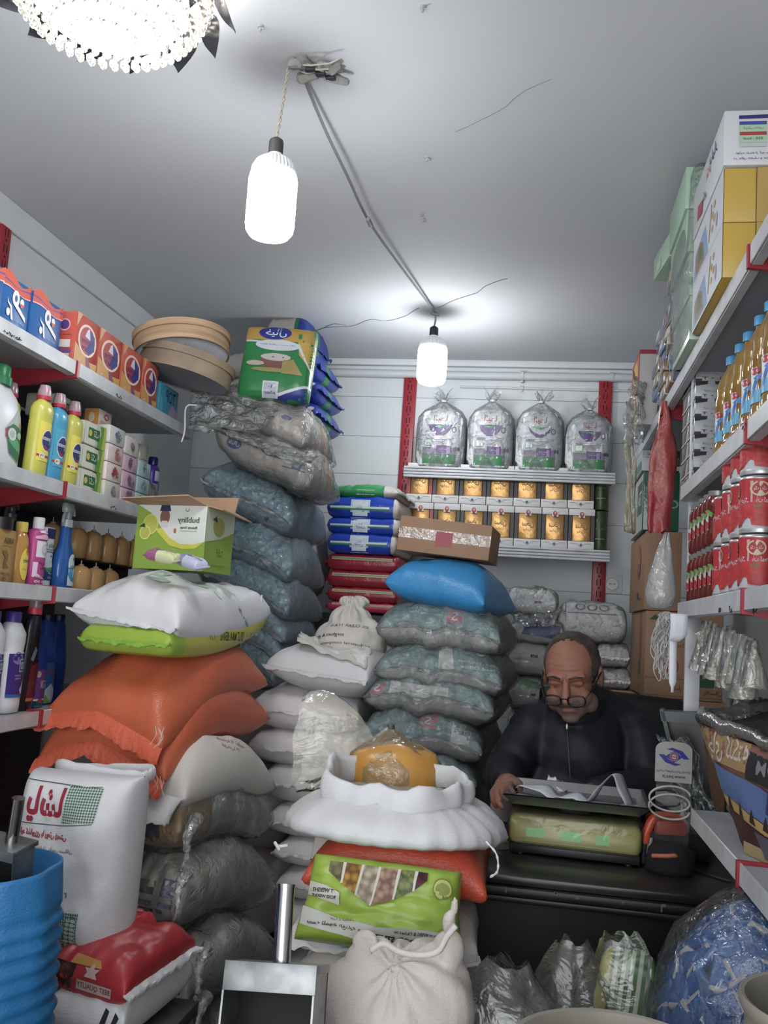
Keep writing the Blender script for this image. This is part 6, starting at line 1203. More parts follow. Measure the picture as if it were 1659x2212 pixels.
for v in bm.verts: v.co += V((nz(*v.co, 30, 1), nz(*v.co, 30, 2), nz(*v.co, 30, 3)))*.008
tag(obj('wrapped_roll', bm, mat('grey_plastic_roll', '6c6d66', .2, bump=.5, var=.2), loc=(q.x, 2.26, ZR[3]+.001), smooth=180), 'grey plastic-wrapped roll behind the foil tea bag', 'package').scale = (1, 1, 2.2)

# shelf four: open foil sack of tea with a printed street scene
z4r = ZR[3]+.001
t = thing('tea_sack', 'open foil-lined tea sack printed with a sunset scene, full of black tea', 'tea sack', (0, 0, 0))
def rr(cx, cy, sx, sy, z, n=64, sq=5, sag=0, ph=0):
    out = []
    for k in range(n):
        a = 2*pi*k/n; ca, sa = cos(a), sin(a); q_ = (abs(ca)**sq+abs(sa)**sq)**(-1/sq); out.append(V((cx+sx*ca*q_, cy+sy*sa*q_, z+sag*(sin(a*2+ph)+.4*sin(a*5)))))
    return out
TA = R(-72); TE = V((.309, -.951, 0)); TN = V((.951, .309, 0)); t.location = (0, 0, 0)
TM = M.Translation(V((.385, 1.95, z4r))) @ M.Rotation(TA, 4, 'Z'); t.matrix_world = TM
def tsec(i):
    s = i/14; x0 = .0-.20*s**1.3; x1 = .42+.12*s; y0 = -.0-.006*s-.012*sin(s*3); dp = .25+.04*s; z = .245*s
    return (x0+x1)/2, y0+dp/2, (x1-x0)/2, dp/2, z
bm = bmesh.new(); rings = []
for i in range(15):
    cx, cy, sx, sy, z = tsec(i); rings.append([bm.verts.new(p+V((nz(p.x, p.y, z, 14), nz(p.x, p.y, z, 14, 2), 0))*.009+V((0, 0, (.035*(p.y-cy)/sy-.006)*(i/14)**2))) for p in rr(cx, cy, sx, sy, z, sag=.010*i/14)])
for a, b in zip(rings, rings[1:]):
    for k in range(64): bm.faces.new((a[k], a[(k+1) % 64], b[(k+1) % 64], b[k]))
bm.faces.new(rings[0][::-1])
o = obj('printed_foil', bm, mat('brown_print_foil', '6b4434', .3, bump=.4, bscale=12, var=.12), t, smooth=180)
FC = [('p', [(-.30, .045), (.26, .045), (.30, .11), (-.34, .115)], '83584a'), ('p', [(-.31, .035), (-.12, .03), (-.12, .115), (-.35, .115)], '97794c'), ('p', [(-.12, .02), (.06, .005), (.08, .050), (-.12, .070)], '26262a'), ('p', [(-.27, .030), (-.12, .018), (.08, -.015), (.10, -.042), (-.06, -.050), (-.24, -.018)], '50699a'),
      ('p', [(-.23, -.020), (-.06, -.052), (.10, -.044), (.10, -.066), (-.06, -.070), (-.21, -.045)], 'b08f50'), ('p', [(-.21, -.050), (-.06, -.070), (.10, -.066), (.10, -.122), (-.15, -.122)], '472a2a'), ('t', 'چای کلکته', -.20, .060, .16, .06, 'b8aca4'), ('t', 'DM', -.06, .045, .06, .025, '74767a'), ('p', [(-.16, -.122), (.2, -.122), (.2, -.098), (-.15, -.098)], 'a89060'), ('t', 'M', .02, .090, .04, .026, '6a2a3a'),
      ('p', [(-.10, -.07), (-.03, -.075), (-.0, -.115), (-.08, -.115)], '5a5660')]+[('p', [(-.20+.045*k, -.048-.004*k), (-.19+.045*k, -.020-.005*k), (-.18+.045*k, -.052-.004*k)], '3a2226') for k in range(6)]
stamp(o, (.21, 0, .1225), 'F', FC, step=.015)
cx, cy, sx, sy, z = tsec(14)
bm = bmesh.new(); ro = [rr(cx, cy, sx, sy, z-.004, sag=.010), rr(cx, cy, sx+.006, sy+.008, z+.008, sag=.011), rr(cx, cy, sx-.002, sy-.002, z+.022, sag=.013), rr(cx, cy, sx-.010, sy-.012, z+.010, sag=.012), rr(cx, cy, sx-.014, sy-.016, z-.03, sag=.006)]
vv = [[bm.verts.new(p+V((nz(p.x, p.y, z, 40), nz(p.x, p.y, z, 40, 2), nz(p.x, p.y, z, 40, 3)))*.010) for p in r_] for r_ in ro]
for v in bm.verts: v.co.z += .035*(v.co.y-cy)/sy-.006
for a, b in zip(vv, vv[1:]):
    for k in range(64): bm.faces.new((a[k], a[(k+1) % 64], b[(k+1) % 64], b[k]))
obj('foil_rim', bm, mat('silver_foil', 'a09e9e', .18, metal=.85, bump=.8, bscale=35), t, smooth=180)
bm = bmesh.new(); cc_ = bm.verts.new((cx, cy, z-.006)); mid = [bm.verts.new(p+V((0, 0, .006+.006*nz(p.x, p.y, 0, 30)))) for p in rr(cx, cy, sx*.5, sy*.5, z-.012)]; ot = [bm.verts.new(p) for p in rr(cx, cy, sx-.010, sy-.012, z-.018)]
for k in range(64): bm.faces.new((cc_, mid[k], mid[(k+1) % 64])); bm.faces.new((mid[k], ot[k], ot[(k+1) % 64], mid[(k+1) % 64]))
for v in bm.verts: v.co.z += .045*(v.co.y-cy)/sy+.004
o = obj('black_tea', bm, mat('black_tea', '17140f', .8, bump=1, bscale=160), t, smooth=180); o['kind'] = 'stuff'
bm = bmesh.new(); q = at(1668, 1640, Y=1.62)
lathe(bm, [(.02, 0), (.05, .01), (.058, .06), (.04, .10), (.02, .12)], 24)
tag(obj('blue_bag', bm, mat('deep_blue_bag', '1c2a5e', .3, bump=.4), loc=(q.x+.02, 1.545, z4r+.11), rot=(0, R(15), 0)), 'deep blue bag at the picture edge, propped by the tea sack', 'bag')
# ------------------------------------------------------------------ open soap carton on the white sack
q0, q1 = at(286, 1226, Y=2.64), at(437, 1234, Y=2.60); W = (q1-q0).length; ang = math.atan2(q1.y-q0.y, q1.x-q0.x); zb = q1.z; D = .17; H = at(437, 1092, Y=2.60).z-zb
ctr = (q0+q1)/2+V((-sin(ang), cos(ang), 0))*(D/2)
t = thing('soap_carton', 'open lime and white soap carton with lemon print and flaps raised', 'carton', (ctr.x, ctr.y, zb), ang)
m_lbox = mat('lime_carton', '86a62c', .35); bm = bmesh.new(); th = .004
for lo, hi in (((-W/2, -D/2, 0), (W/2, -D/2+th, H)), ((-W/2, D/2-th, 0), (W/2, D/2, H)), ((-W/2, -D/2+th, 0), (-W/2+th, D/2-th, H)), ((W/2-th, -D/2+th, 0), (W/2, D/2-th, H)), ((-W/2+th, -D/2+th, 0), (W/2-th, D/2-th, th))): box(bm, lo, hi)
o = obj('carton_body', bm, m_lbox, t, smooth=0); w_, h_ = W/2, H/2
stamp(o, (0, -D/2, h_), 'F', [('p', [(-w_, h_), (w_, h_), (w_, -h_*.10), (w_*.7, -h_*.20), (w_*.3, -h_*.20), (0, -h_*.02), (-w_*.25, h_*.28), (-w_*.6, h_*.75)], 'cfd2ca'), ('p', [(w_, -h_*.10), (w_*.7, -h_*.20), (w_*.3, -h_*.20), (0, -h_*.02), (-w_*.25, h_*.28), (-w_*.45, h_*.24), (0, -h_*.25), (w_*.4, -h_*.36), (w_*.75, -h_*.32)], 'c8c420'),
    ('e', -w_*.58, h_*.38, w_*.22, h_*.32, 'c8cc50'), ('e', -w_*.58, h_*.38, w_*.19, h_*.28, 'b5b62c'), ('e', -w_*.72, h_*.12, w_*.16, h_*.22, 'ccd070'), ('e', -w_*.72, h_*.12, w_*.13, h_*.18, 'b2b430'), ('p', [(-w_*.9, h_*.3), (-w_*.76, h_*.42), (-w_*.72, h_*.28)], '2c4a1c'),
    ('e', -w_*.18, h_*.62, w_*.14, h_*.24, '7d5648'), ('p', [(-w_*.34, h_*.80), (-w_*.02, h_*.80), (-w_*.06, h_), (-w_*.30, h_)], '2c2a50'), ('p', [(-w_*.28, h_*.3), (-w_*.08, h_*.3), (-w_*.1, h_*.5), (-w_*.26, h_*.5)], 'c8c4c0'),
    ('t', '*bubliny', w_*.50, h_*.52, w_*.62, h_*.22, '5c6a50'), ('t', '*Beauty Soap', w_*.52, h_*.30, w_*.48, h_*.10, '4c5a44'), ('t', 'oily and combination', w_*.52, h_*.20, w_*.48, h_*.05, '7c8874'), ('e', w_*.14, h_*.20, w_*.04, h_*.08, 'b0643c'), ('e', w_*.45, h_*.86, w_*.06, h_*.07, '8a9488'), ('e', w_*.45, h_*.88, w_*.04, h_*.05, 'cfd2ca')], flatp=True)
stamp(o, (W/2, 0, h_), 'Rr', [('p', [(-D/2, h_), (D/2, h_), (D/2, h_*.35), (0, h_*.05), (-D/2, -h_*.10)], 'bcc4ac'), ('e', -.01, h_*.42, .035, h_*.30, 'a3a844'), ('p', [(-.05, h_*.62), (-.03, h_*.75), (-.02, h_*.55)], '2c4a1c'), ('t', '• 12', .005, -h_*.32, .04, .012, '4f6a24'), ('t', 'pieces', .005, -h_*.46, .03, .009, '5f7a2c'), ('t', 'bubliny soap', 0, -h_*.78, .08, .007, '5f7a2c')], flatp=True)
def flap(name, a, b, d1, d2):
    bm = bmesh.new(); a, b = V(a), V(b); pts = [a, b, b+V(d2), a+V(d1)]; n = (b-a).cross(V(d1)).normalized()*.0018
    f0 = [bm.verts.new(p+n) for p in pts]; f1 = [bm.verts.new(p-n) for p in pts]; bm.faces.new(f0); bm.faces.new(f1[::-1])
    for k in range(4): bm.faces.new((f0[k], f1[k], f1[(k+1) % 4], f0[(k+1) % 4]))
    bmesh.ops.recalc_face_normals(bm, faces=bm.faces[:]); o = obj(name, bm, m_kraft2, t, smooth=0); o['label'] = 'bare brown inside of the flap'
flap('flap', (-W/2, D/2, H), (W/2, D/2, H), (.01, .035, .052), (-.01, .035, .052)); flap('flap', (-W/2, -D/2, H), (W/2, -D/2, H), (-.02, -.065, .010), (-.03, -.065, .022))
flap('flap', (W/2, -D/2, H), (W/2, D/2, H), (.055, -.005, -.012), (.060, .0, -.028)); flap('flap', (-W/2, D/2, H), (-W/2, -D/2, H), (-.050, 0, .01), (-.050, 0, .01))
def soap(px, py, Y, rz, ry, c1, c2, label):
    q = at(px, py, Y=Y); t = thing('soap_bar', label, 'soap', tuple(q), rot=(R(12), R(ry), R(rz)), group='wrapped soaps on the white sack'); bm, P, g = pillow(.098, .05, .032, seed=int(px), a=3.5, b=.5, pinch=.03, wr=.003, n=20, paint=lambda u, v, tt: 1 if u < -.25 else 0)
    o = obj('wrapper', bm, [mat('soap_'+c1, c1, .22), mat('soap_'+c2, c2, .22)], t, smooth=180); stamp(o, (.008, -.0, .03), TT, [('t', 'bubliny', .006, .004, .045, .012, '7a7a5c'), ('e', -.012, .0, .006, .007, '9a5a7a')], step=.01)
    for s in (-1, 1): bm = bmesh.new(); box(bm, (s*.046-.008, -.023, .012), (s*.046+.008, .023, .0145)); obj('crimped_end', bm, mat('soap_'+(c1 if s > 0 else c2), c1, .22), t)
soap(352, 1214, 2.43, -8, 8, 'c9cc98', '9c5a84', 'yellow-wrapped soap with pink end lying on the white sack')
soap(412, 1226, 2.44, -28, 14, 'b9bcd6', '8a84a8', 'lilac-wrapped soap lying on the white sack beside the yellow one')
# ------------------------------------------------------------------ desk and its things
m_desk = mat('black_desk_top', '1c1c20', .28, col2='2f2d2c', vscale=7); m_dwood = mat('dark_wood', '1f1613', .45, col2='17100e', vscale=8, stretch=(1, 1, 6))
DX0, DX1, DY0, DY1, DZ = -.34, .72, 2.165, 2.80, .76
t = thing('desk', 'dark wooden desk with worn black top carrying the scale', 'desk', (0, 0, 0))
bm = bmesh.new(); box(bm, (DX0, DY0, DZ-.02), (DX1, DY1, DZ), bev=.004); obj('desktop', bm, m_desk, t)
bm = bmesh.new(); box(bm, (DX0-.006, DY0-.012, DZ-.042), (DX1, DY0+.02, DZ-.0205), bev=.006); box(bm, (DX0-.003, DY0-.006, DZ-.056), (DX1, DY0+.02, DZ-.0425), bev=.004); obj('moulded_edge', bm, m_dwood, t)
bm = bmesh.new(); box(bm, (DX0+.03, DY0+.05, .02), (DX1-.02, DY0+.07, DZ-.057)); obj('front_panel', bm, m_dwood, t)
for x in (DX0+.02, .36, DX1-.03): bm = bmesh.new(); box(bm, (x-.014, DY0+.02, 0), (x+.014, DY1-.03, DZ-.057), bev=.002); obj('side_panel', bm, m_dwood, t)
bm = bmesh.new(); rnd = random.Random(5)
for k in range(10):
    x = rnd.uniform(-.05, .5); y = DY0-.0125; w = rnd.uniform(.002, .009); box(bm, (x, y-.0004, DZ-.03+rnd.uniform(-.008, .006)), (x+w, y+.001, DZ-.026+rnd.uniform(-.006, .006)))
obj('chipped_paint', bm, mat('chip_pale', '5f5b57', .8), t)['kind'] = 'stuff'
bm = bmesh.new()
for k, (cx, cy, rx, ry) in enumerate([(-.075, 2.50, .05, .10), (-.10, 2.36, .04, .05), (-.02, 2.62, .05, .04)]):
    vs = [bm.verts.new((cx+rx*cos(a*pi/12)*(1+.3*nz(a, k, 0, .7)), cy+ry*sin(a*pi/12)*(1+.3*nz(a, k, 3, .7)), DZ+.0006)) for a in range(24)]; bm.faces.new(vs)
obj('worn_patch', bm, mat('worn_desk', '6a5a4a', .4, col2='3c342e', vscale=25), t)
# scale
sx0, sx1 = at(1097, 1790, Y=2.36).x, at(1388, 1800, Y=2.36).x; sw = sx1-sx0; sc_z = DZ
t = thing('kitchen_scale', 'yellowed counter scale with green-lit displays and steel tray on the desk', 'scale', ((sx0+sx1)/2, 2.36, DZ), R(-3))
m_scale = mat('yellowed_plastic', 'aca65a', .3, coat=.3, bump=.05); m_sdark = mat('scale_dark', '1a1b1c', .4)
bm = bmesh.new(); box(bm, (-sw/2+.004, .004, .006), (sw/2-.004, .26, .030), bev=.004); obj('base', bm, m_sdark, t)
for x in (-1, 1):
    for y in (.03, .23): bm = bmesh.new(); lathe(bm, [(.012, 0), (.012, .008)], 14, c=(x*(sw/2-.03), y, 0)); obj('foot', bm, m_sdark, t)
bm = bmesh.new(); box(bm, (-sw/2, .0, .024), (sw/2, .26, .092), bev=.020, seg=4)
for v in bm.verts:
    if v.co.z > .06: v.co.y += (v.co.z-.06)*.5 if v.co.y < .1 else 0
o = obj('housing', bm, m_scale, t, smooth=60)
m_led = mat('green_led', '4f9a50', .3, emit=.12)
stamp(o, (0, 0, .056), 'F', [('r', -sw*.42, -.020, sw*.42, .020, '8f8d52'), ('r', -sw*.36, -.009, -sw*.22, .011, m_led), ('r', -sw*.10, -.010, sw*.05, .012, m_led), ('r', sw*.16, -.011, sw*.26, .011, m_led)], step=.03)
bm = bmesh.new(); box(bm, (-sw/2-.003, -.003, .018), (sw/2+.003, .262, .108), bev=.02, seg=3); obj('plastic_cover', bm, film('scale_cover', 'd0d0a0', .05, .06, .1, .2), t, smooth=60)
bm = bmesh.new(); box(bm, (-.04, .09, .092), (.04, .17, .122), bev=.004); obj('load_post', bm, m_sdark, t)
m_steel = mat('tray_steel', '9c9c9c', .25, metal=.9, bump=.05)
tx0, tx1 = at(1083, 1715, Y=2.33).x, at(1402, 1755, Y=2.33).x; tw = tx1-tx0
bm = bmesh.new(); W2, T0, T1 = tw/2, -.03, .25
o_ = [(-W2, T0), (W2, T0), (W2, T1), (-W2, T1)]
def ring(off, z): return [bm.verts.new((x+(off if x < 0 else -off), y+(off if y < .1 else -off), z)) for x, y in o_]
rs = [ring(0, .148), ring(.008, .1475), ring(.022, .126), ring(.023, .122), ring(.0, .145)]
for a, b in zip(rs, rs[1:]):
    for k in range(4): bm.faces.new((a[k], a[(k+1) % 4], b[(k+1) % 4], b[k])) if b is not rs[4] else None
bm.faces.new(rs[2]); bm.faces.new(rs[3][::-1])
for k in range(4): bm.faces.new((rs[4][k], rs[4][(k+1) % 4], rs[3][(k+1) % 4], rs[3][k]))
bmesh.ops.recalc_face_normals(bm, faces=bm.faces[:]); obj('steel_tray', bm, m_steel, t, smooth=30)
SM = M.Translation(((sx0+sx1)/2, 2.36, DZ)) @ M.Rotation(R(-3), 4, 'Z')
def strip(pts, w, name, label):
    """curled till roll: pts are (x,y,z) on the tray; width along y"""
    P = curve(pts, 6); rows_ = [[SM @ (p+V((0.10*w*k, w*(k-1.5)/1.5*.5, .003*sin(i*.4+k)))) for k in range(4)] for i, p in enumerate(P)]
    return paper(name, label, 'paper', rows_, mat('receipt_paper', 'cfd0da', .6))
z0 = .1275
o = strip([(-.150, .10, z0+.020), (-.135, .09, z0+.026), (-.09, .09, z0+.022), (-.065, .085, z0+.005), (-.04, .09, z0+.010), (-.01, .09, z0+.012), (.02, .085, z0+.002), (.05, .085, z0+.045), (.078, .085, z0+.072), (.09, .085, z0+.070), (.10, .085, z0+.045), (.12, .085, z0+.004)], .075, 'till_roll', 'long folded till receipt standing in peaks on the steel tray')
strip([(-.165, .07, z0+.001), (-.10, .07, z0+.002), (.0, .06, z0+.001), (.08, .06, z0+.002)], .10, 'receipt_sheet', 'flat receipt sheet under the folded till roll on the tray')
strip([(.09, .08, z0+.0005), (.13, .08, z0+.001), (.162, .08, z0+.0015)], .11, 'receipt_sheet', 'small white paper flat at the right end of the tray')
q = at(1205, 1690, Y=2.66)
sheet('crumpled_paper', 'crumpled white paper held up behind the tray', 'paper', [at(1170, 1712, Y=2.60), at(1225, 1712, Y=2.58), at(1215, 1690, Y=2.62), at(1188, 1672, Y=2.64)], mat('receipt_paper', 'cfd0da', .6), 3, .008, .0004, 8)
# dark small box and bits left of the scale
bm = bmesh.new(); q = at(1062, 1757, Y=2.62); box(bm, (-.035, -.02, 0), (.03, .03, .028), bev=.004)
o = obj('small_box', bm, mat('black_small', '121215', .3), loc=(q.x, 2.60, DZ+.0015)); tag(o, 'small black case on the desk between the white sacks and the scale', 'box')
bm = bmesh.new(); q = at(1090, 1722, Y=2.70); box(bm, (-.04, -.02, 0), (.035, .02, .075), bev=.003); o = obj('small_box', bm, mat('pale_box', '9a9494', .5), loc=(q.x, 2.76, DZ+.0015)); tag(o, 'pale small carton behind the man\'s hand on the desk', 'box')
# card terminal, stand, cable
m_ora = mat('terminal_orange', 'c8451c', .3); m_tdk = mat('terminal_dark', '2a2a2e', .3)
q = at(1425, 1740, Y=2.42)
t = thing('card_terminal', 'orange and black card payment terminal standing on desk beside the scale', 'card terminal', (q.x+.012, 2.42, DZ+.001), R(12)); bm = bmesh.new()
box(bm, (-.060, -.02, .0), (.045, .07, .085), bev=.008); obj('body', bm, m_tdk, t)
bm = bmesh.new(); P = curve([(-.055, -.024, .055), (-.050, -.026, .085), (-.028, -.026, .118), (.035, -.026, .114)], 6)
for a, b in zip(P, P[1:]): pass
tube(bm, P, .011, 10); box(bm, (-.030, -.032, .075), (.048, .06, .112), bev=.008); obj('orange_cover', bm, m_ora, t)
bm = bmesh.new(); tube(bm, [(-.045, -.026, .03), (-.042, -.026, .068)], .006, 8); obj('clear_latch', bm, m_trig, t)
q = at(1454, 1690, Y=2.36)
t = thing('card_stand', 'clear plastic stand with blue eye logo in front of the card terminal', 'sign', (q.x, 2.36, q.z), R(4)); bm = bmesh.new(); w_, h_ = .043, .095
pts = [(-w_, 0), (w_, 0)]+[(w_*cos(a*pi/12)**.6 if a < 6 else -w_*abs(cos(a*pi/12))**.6 if a > 6 else 0, h_-.02+.02*sin(a*pi/12)) for a in range(13)]
f0 = [bm.verts.new((x, -.0015, z)) for x, z in pts]; f1 = [bm.verts.new((x, .0015, z)) for x, z in pts]; bm.faces.new(f0); bm.faces.new(f1[::-1])
for k in range(len(pts)): bm.faces.new((f0[k], f1[k], f1[(k+1) % len(pts)], f0[(k+1) % len(pts)]))
bmesh.ops.recalc_face_normals(bm, faces=bm.faces[:]); o = obj('logo_panel', bm, mat('logo_panel_grey', 'a09c98', .2), t, smooth=0)
def blade(s): return [(s*-.036, s*.004), (s*-.020, s*-.014), (s*.004, s*-.021), (s*.018, s*-.017), (s*.0, s*-.014), (s*-.014, s*-.006), (s*-.022, s*.004)]
stamp(o, (0, -.0015, .060), 'F', [('p', blade(1), '2a2a86'), ('p', blade(-1), '2a2a86'), ('p', [(-.020, 0), (0, .014), (.020, 0), (0, -.014)], '2a2a86'), ('e', 0, 0, .010, .010, 'a89c98'), ('e', 0, 0, .009, .009, '7a2430'), ('e', 0, 0, .006, .006, 'a89c98'), ('r', -.005, -.001, .005, .001, '7a2430'), ('t', 'پرداخت اطمینان بخش پارسیان', 0, -.034, .078, .008, '3a3a40'), ('t', 'www.pec.ir', 0, -.047, .056, .010, '2a2a30')], flatp=True)
bm = bmesh.new(); box(bm, (-.040, -.001, -(q.z-DZ)), (.040, .001, 0)); box(bm, (-.040, -.001, -(q.z-DZ)), (.040, .05, -(q.z-DZ)+.003)); obj('clear_leg', bm, film('acrylic', 'd8d8d8', .03, .3, .05, 0), t)
bm = bmesh.new(); c = at(1446, 1716, Y=2.33)
pts = [c+V((.046*cos(a*.2), .03*sin(a*.2)*0-.004+.001*a*.1, .024*sin(a*.2)-.0006*a)) for a in range(64)]; tube(bm, pts, .0026, 8)
tag(obj('cable_coil', bm, mat('white_cable', 'a09c98', .4), smooth=180), 'coiled white cable hung on the clear card stand', 'cable')
# black bundle and its cable, dark box
q = at(1455, 1850, Y=2.30); bm = bmesh.new()
lathe(bm, [(.9, 0), (1, .01), (.9, .05), (.6, .066), (.2, .07)], 24, sx=.055, sy=.045)
for v in bm.verts: v.co += V((nz(*v.co, 24, 1), nz(*v.co, 24, 2), .6*nz(*v.co, 24, 3)))*.012*(v.co.z > .002)
t = thing('black_cap', 'crumpled black knitted cap with orange lining on the desk', 'cap', (q.x, 2.35, DZ+.001)); obj('crown', bm, mat('black_knit', '121216', .85, bump=.5, bscale=80), t, smooth=180)
bm = bmesh.new(); tube(bm, curve([(-.045, -.030, .040), (-.01, -.044, .046), (.02, -.036, .050)], 5), .005, 8); obj('lining_edge', bm, mat('orange_lining', 'b05a3c', .6), t)
bm = bmesh.new(); tube(bm, curve([at(1385, 1805, Z=DZ+.006), at(1430, 1830, Z=DZ+.004), at(1480, 1870, Z=DZ+.003), at(1540, 1893, Z=DZ+.003), at(1580, 1905, Z=DZ+.003)], 6), .0028, 6)
tag(obj('power_cable', bm, m_tdk), 'black cable running across the desk from scale to shelf', 'cable')
q = at(1500, 1830, Y=2.5); bm = bmesh.new(); box(bm, (-.05, -.03, 0), (.05, .03, .06), bev=.004); tag(obj('adapter_box', bm, m_tdk, loc=(q.x-.01, 2.52, DZ+.001)), 'black adapter box at the desk corner below the low shelf', 'box')
# grey monitor-like housing with slanted frame
m_mon = mat('slate_metal', '3c4548', .4, bump=.1); q = at(1470, 1535, Y=2.62)
t = thing('slanted_metal_frame', 'slate grey slanted metal display housing between the man and the tea sack', 'display', (q.x, 2.60, DZ+.001), R(-10)); H = q.z-DZ
def slab(pts, y0, y1, name, m):
    bm = bmesh.new(); a = [bm.verts.new((x, y0, z)) for x, z in pts]; b = [bm.verts.new((x, y1, z)) for x, z in pts]; bm.faces.new(a); bm.faces.new(b[::-1]); n = len(pts)
    for k in range(n): bm.faces.new((a[k], b[k], b[(k+1) % n], a[(k+1) % n]))
    bmesh.ops.recalc_face_normals(bm, faces=bm.faces[:]); obj(name, bm, m, t, smooth=0)
slab([(-.055, H), (-.045, H), (.055, .0), (.04, .0)], -.02, .05, 'sloping_side', m_mon); slab([(-.055, H-.004), (.045, H), (.055, H-.03), (-.05, H-.03)], -.02, .05, 'top_plate', m_mon); slab([(-.04, H-.03), (.05, H-.03), (.10, .0), (.04, .0)], .02, .03, 'dark_screen', m_tdk)
sheet('plastic_film', 'dusty dark plastic cover draped between terminal and tea sack', 'plastic film', [at(1500, 1795, Y=2.38), at(1560, 1790, Y=2.36), at(1500, 1600, Y=2.5), at(1425, 1590, Y=2.5)], film('dark_film', '5a6468', .35, .2, .15, .7), 23, .02)
# ------------------------------------------------------------------ the shopkeeper
m_skin = mat('skin', '94604b', .5, var=.10, vscale=18, bump=.06, bscale=60, spec=.35); m_hair = mat('hair_grey', '4e4440', .8, col2='33291f', vscale=26, bump=.6, bscale=120)
m_beard = mat('stubble', '76594e', .7, col2='6d5a54', vscale=60); m_jack = mat('navy_jacket', '12151f', .62, bump=.12, bscale=10, var=.1); m_trou = mat('dark_trousers', '17181c', .8)
HC = at(1236, 1458, Y=2.80); HM = M.Translation(HC) @ M.Rotation(R(-3), 4, 'Y') @ M.Rotation(R(-14), 4, 'Z') @ M.Rotation(R(24), 4, 'X')
def hp(x, y, z): return HM @ V((x, y, z))
man = thing('person', 'grey-haired man in navy zip jacket, glasses low on his nose, reading receipts at the scale', 'person', (.13, 3.05, 0))
MI = M.Translation(V((-.13, -3.05, 0)))
bm = bmesh.new(); E3 = HM.to_3x3().to_quaternion()
def hb(x, y, z, r, sc=(1, 1, 1)): ball(bm, hp(x, y, z), r, sc=sc, seg=24, rot=E3)
hb(0, .012, .035, .090, (.86, 1.06, .95)); hb(0, -.030, .035, .070, (.98, .85, .9)); hb(0, -.035, -.030, .070, (.86, .82, 1.0)); hb(0, -.045, -.070, .052, (.98, .85, .85)); hb(0, -.072, -.098, .022, (1.2, .8, .8))
for s in (-1, 1):
    hb(s*.040, -.070, -.035, .026, (1, .8, 1.1)); hb(s*.082, .012, -.008, .026, (.32, .7, 1.25)); hb(s*.080, .008, -.028, .012, (.4, .8, 1)); hb(s*.050, -.028, -.072, .030, (.8, 1, 1))
    hb(s*.031, -.078, .012, .0155, (1.1, .62, .8)); capsule(bm, hp(s*.012, -.090, .032), hp(s*.048, -.078, .034), .009, .008, 10)
    hb(s*.011, -.104, -.030, .009, (1, 1, .8))
capsule(bm, hp(0, -.086, .022), hp(0, -.110, -.024), .0085, .0135, 14); hb(0, -.112, -.026, .0135)
capsule(bm, hp(-.016, -.088, -.056), hp(.016, -.088, -.056), .0075, .0075, 10); capsule(bm, hp(-.014, -.085, -.068), hp(.014, -.085, -.068), .008, .008, 10)
neck = hp(0, .030, -.05); NB_ = V((.14, 2.95, 1.07)); capsule(bm, neck, NB_, .058, .066, 20)
# torso, hips, legs
SHL, SHR = at(1150, 1590, Y=2.93), at(1378, 1600, Y=2.95); hip = V((.15, 3.08, .56))
capsule(bm, V((.14, 2.98, .98)), hip, .13, .14, 24); capsule(bm, SHL, SHR, .055, .055, 16)
ELL, WRL = at(1092, 1668, Y=2.84), at(1092, 1692, Y=2.62); ELR, WRR = at(1418, 1705, Y=2.86), at(1262, 1712, Y=2.64)
capsule(bm, SHL, ELL, .045, .038); capsule(bm, ELL, WRL, .036, .026); capsule(bm, SHR, ELR, .045, .038); capsule(bm, ELR, WRR, .036, .024)
for s, kx in ((-1, .04), (1, .26)):
    kn = V((kx, 2.66, .52)); capsule(bm, hip+V((s*.08, 0, -.02)), kn, .078, .055, 18); capsule(bm, kn, V((kx, 2.74, .09)), .052, .036, 16); capsule(bm, V((kx, 2.76, .045)), V((kx, 2.60, .035)), .036, .030, 12)
def finger(pts, r0, r1):
    for (a, b), k in zip(zip(pts, pts[1:]), range(9)): n = len(pts)-1; capsule(bm, a, b, r0+(r1-r0)*k/n, r0+(r1-r0)*(k+1)/n, 10)
# his right hand (at our left) grips the tray corner
def hpx(x, y, Y): return at(x, y, Y=Y)
pc = hpx(1098, 1694, 2.52); ball(bm, pc, .034, sc=(1.05, .9, .55), seg=20); capsule(bm, WRL, pc, .026, .028, 14); capsule(bm, hpx(1080, 1698, 2.50), hpx(1112, 1692, 2.50), .016, .017, 12)
finger([hpx(1074, 1698, 2.49), hpx(1064, 1712, 2.455), hpx(1066, 1730, 2.43), hpx(1072, 1741, 2.42)], .0095, .0070)
finger([hpx(1082, 1698, 2.48), hpx(1073, 1715, 2.44), hpx(1076, 1733, 2.415), hpx(1085, 1744, 2.405)], .0100, .0072)
finger([hpx(1092, 1697, 2.48), hpx(1086, 1710, 2.43), hpx(1090, 1722, 2.41), hpx(1098, 1728, 2.40)], .0100, .0075)
finger([hpx(1102, 1696, 2.48), hpx(1102, 1704, 2.44), hpx(1108, 1711, 2.42)], .0098, .0075)
finger([hpx(1112, 1688, 2.53), hpx(1122, 1693, 2.49), hpx(1124, 1704, 2.46)], .0115, .0085)
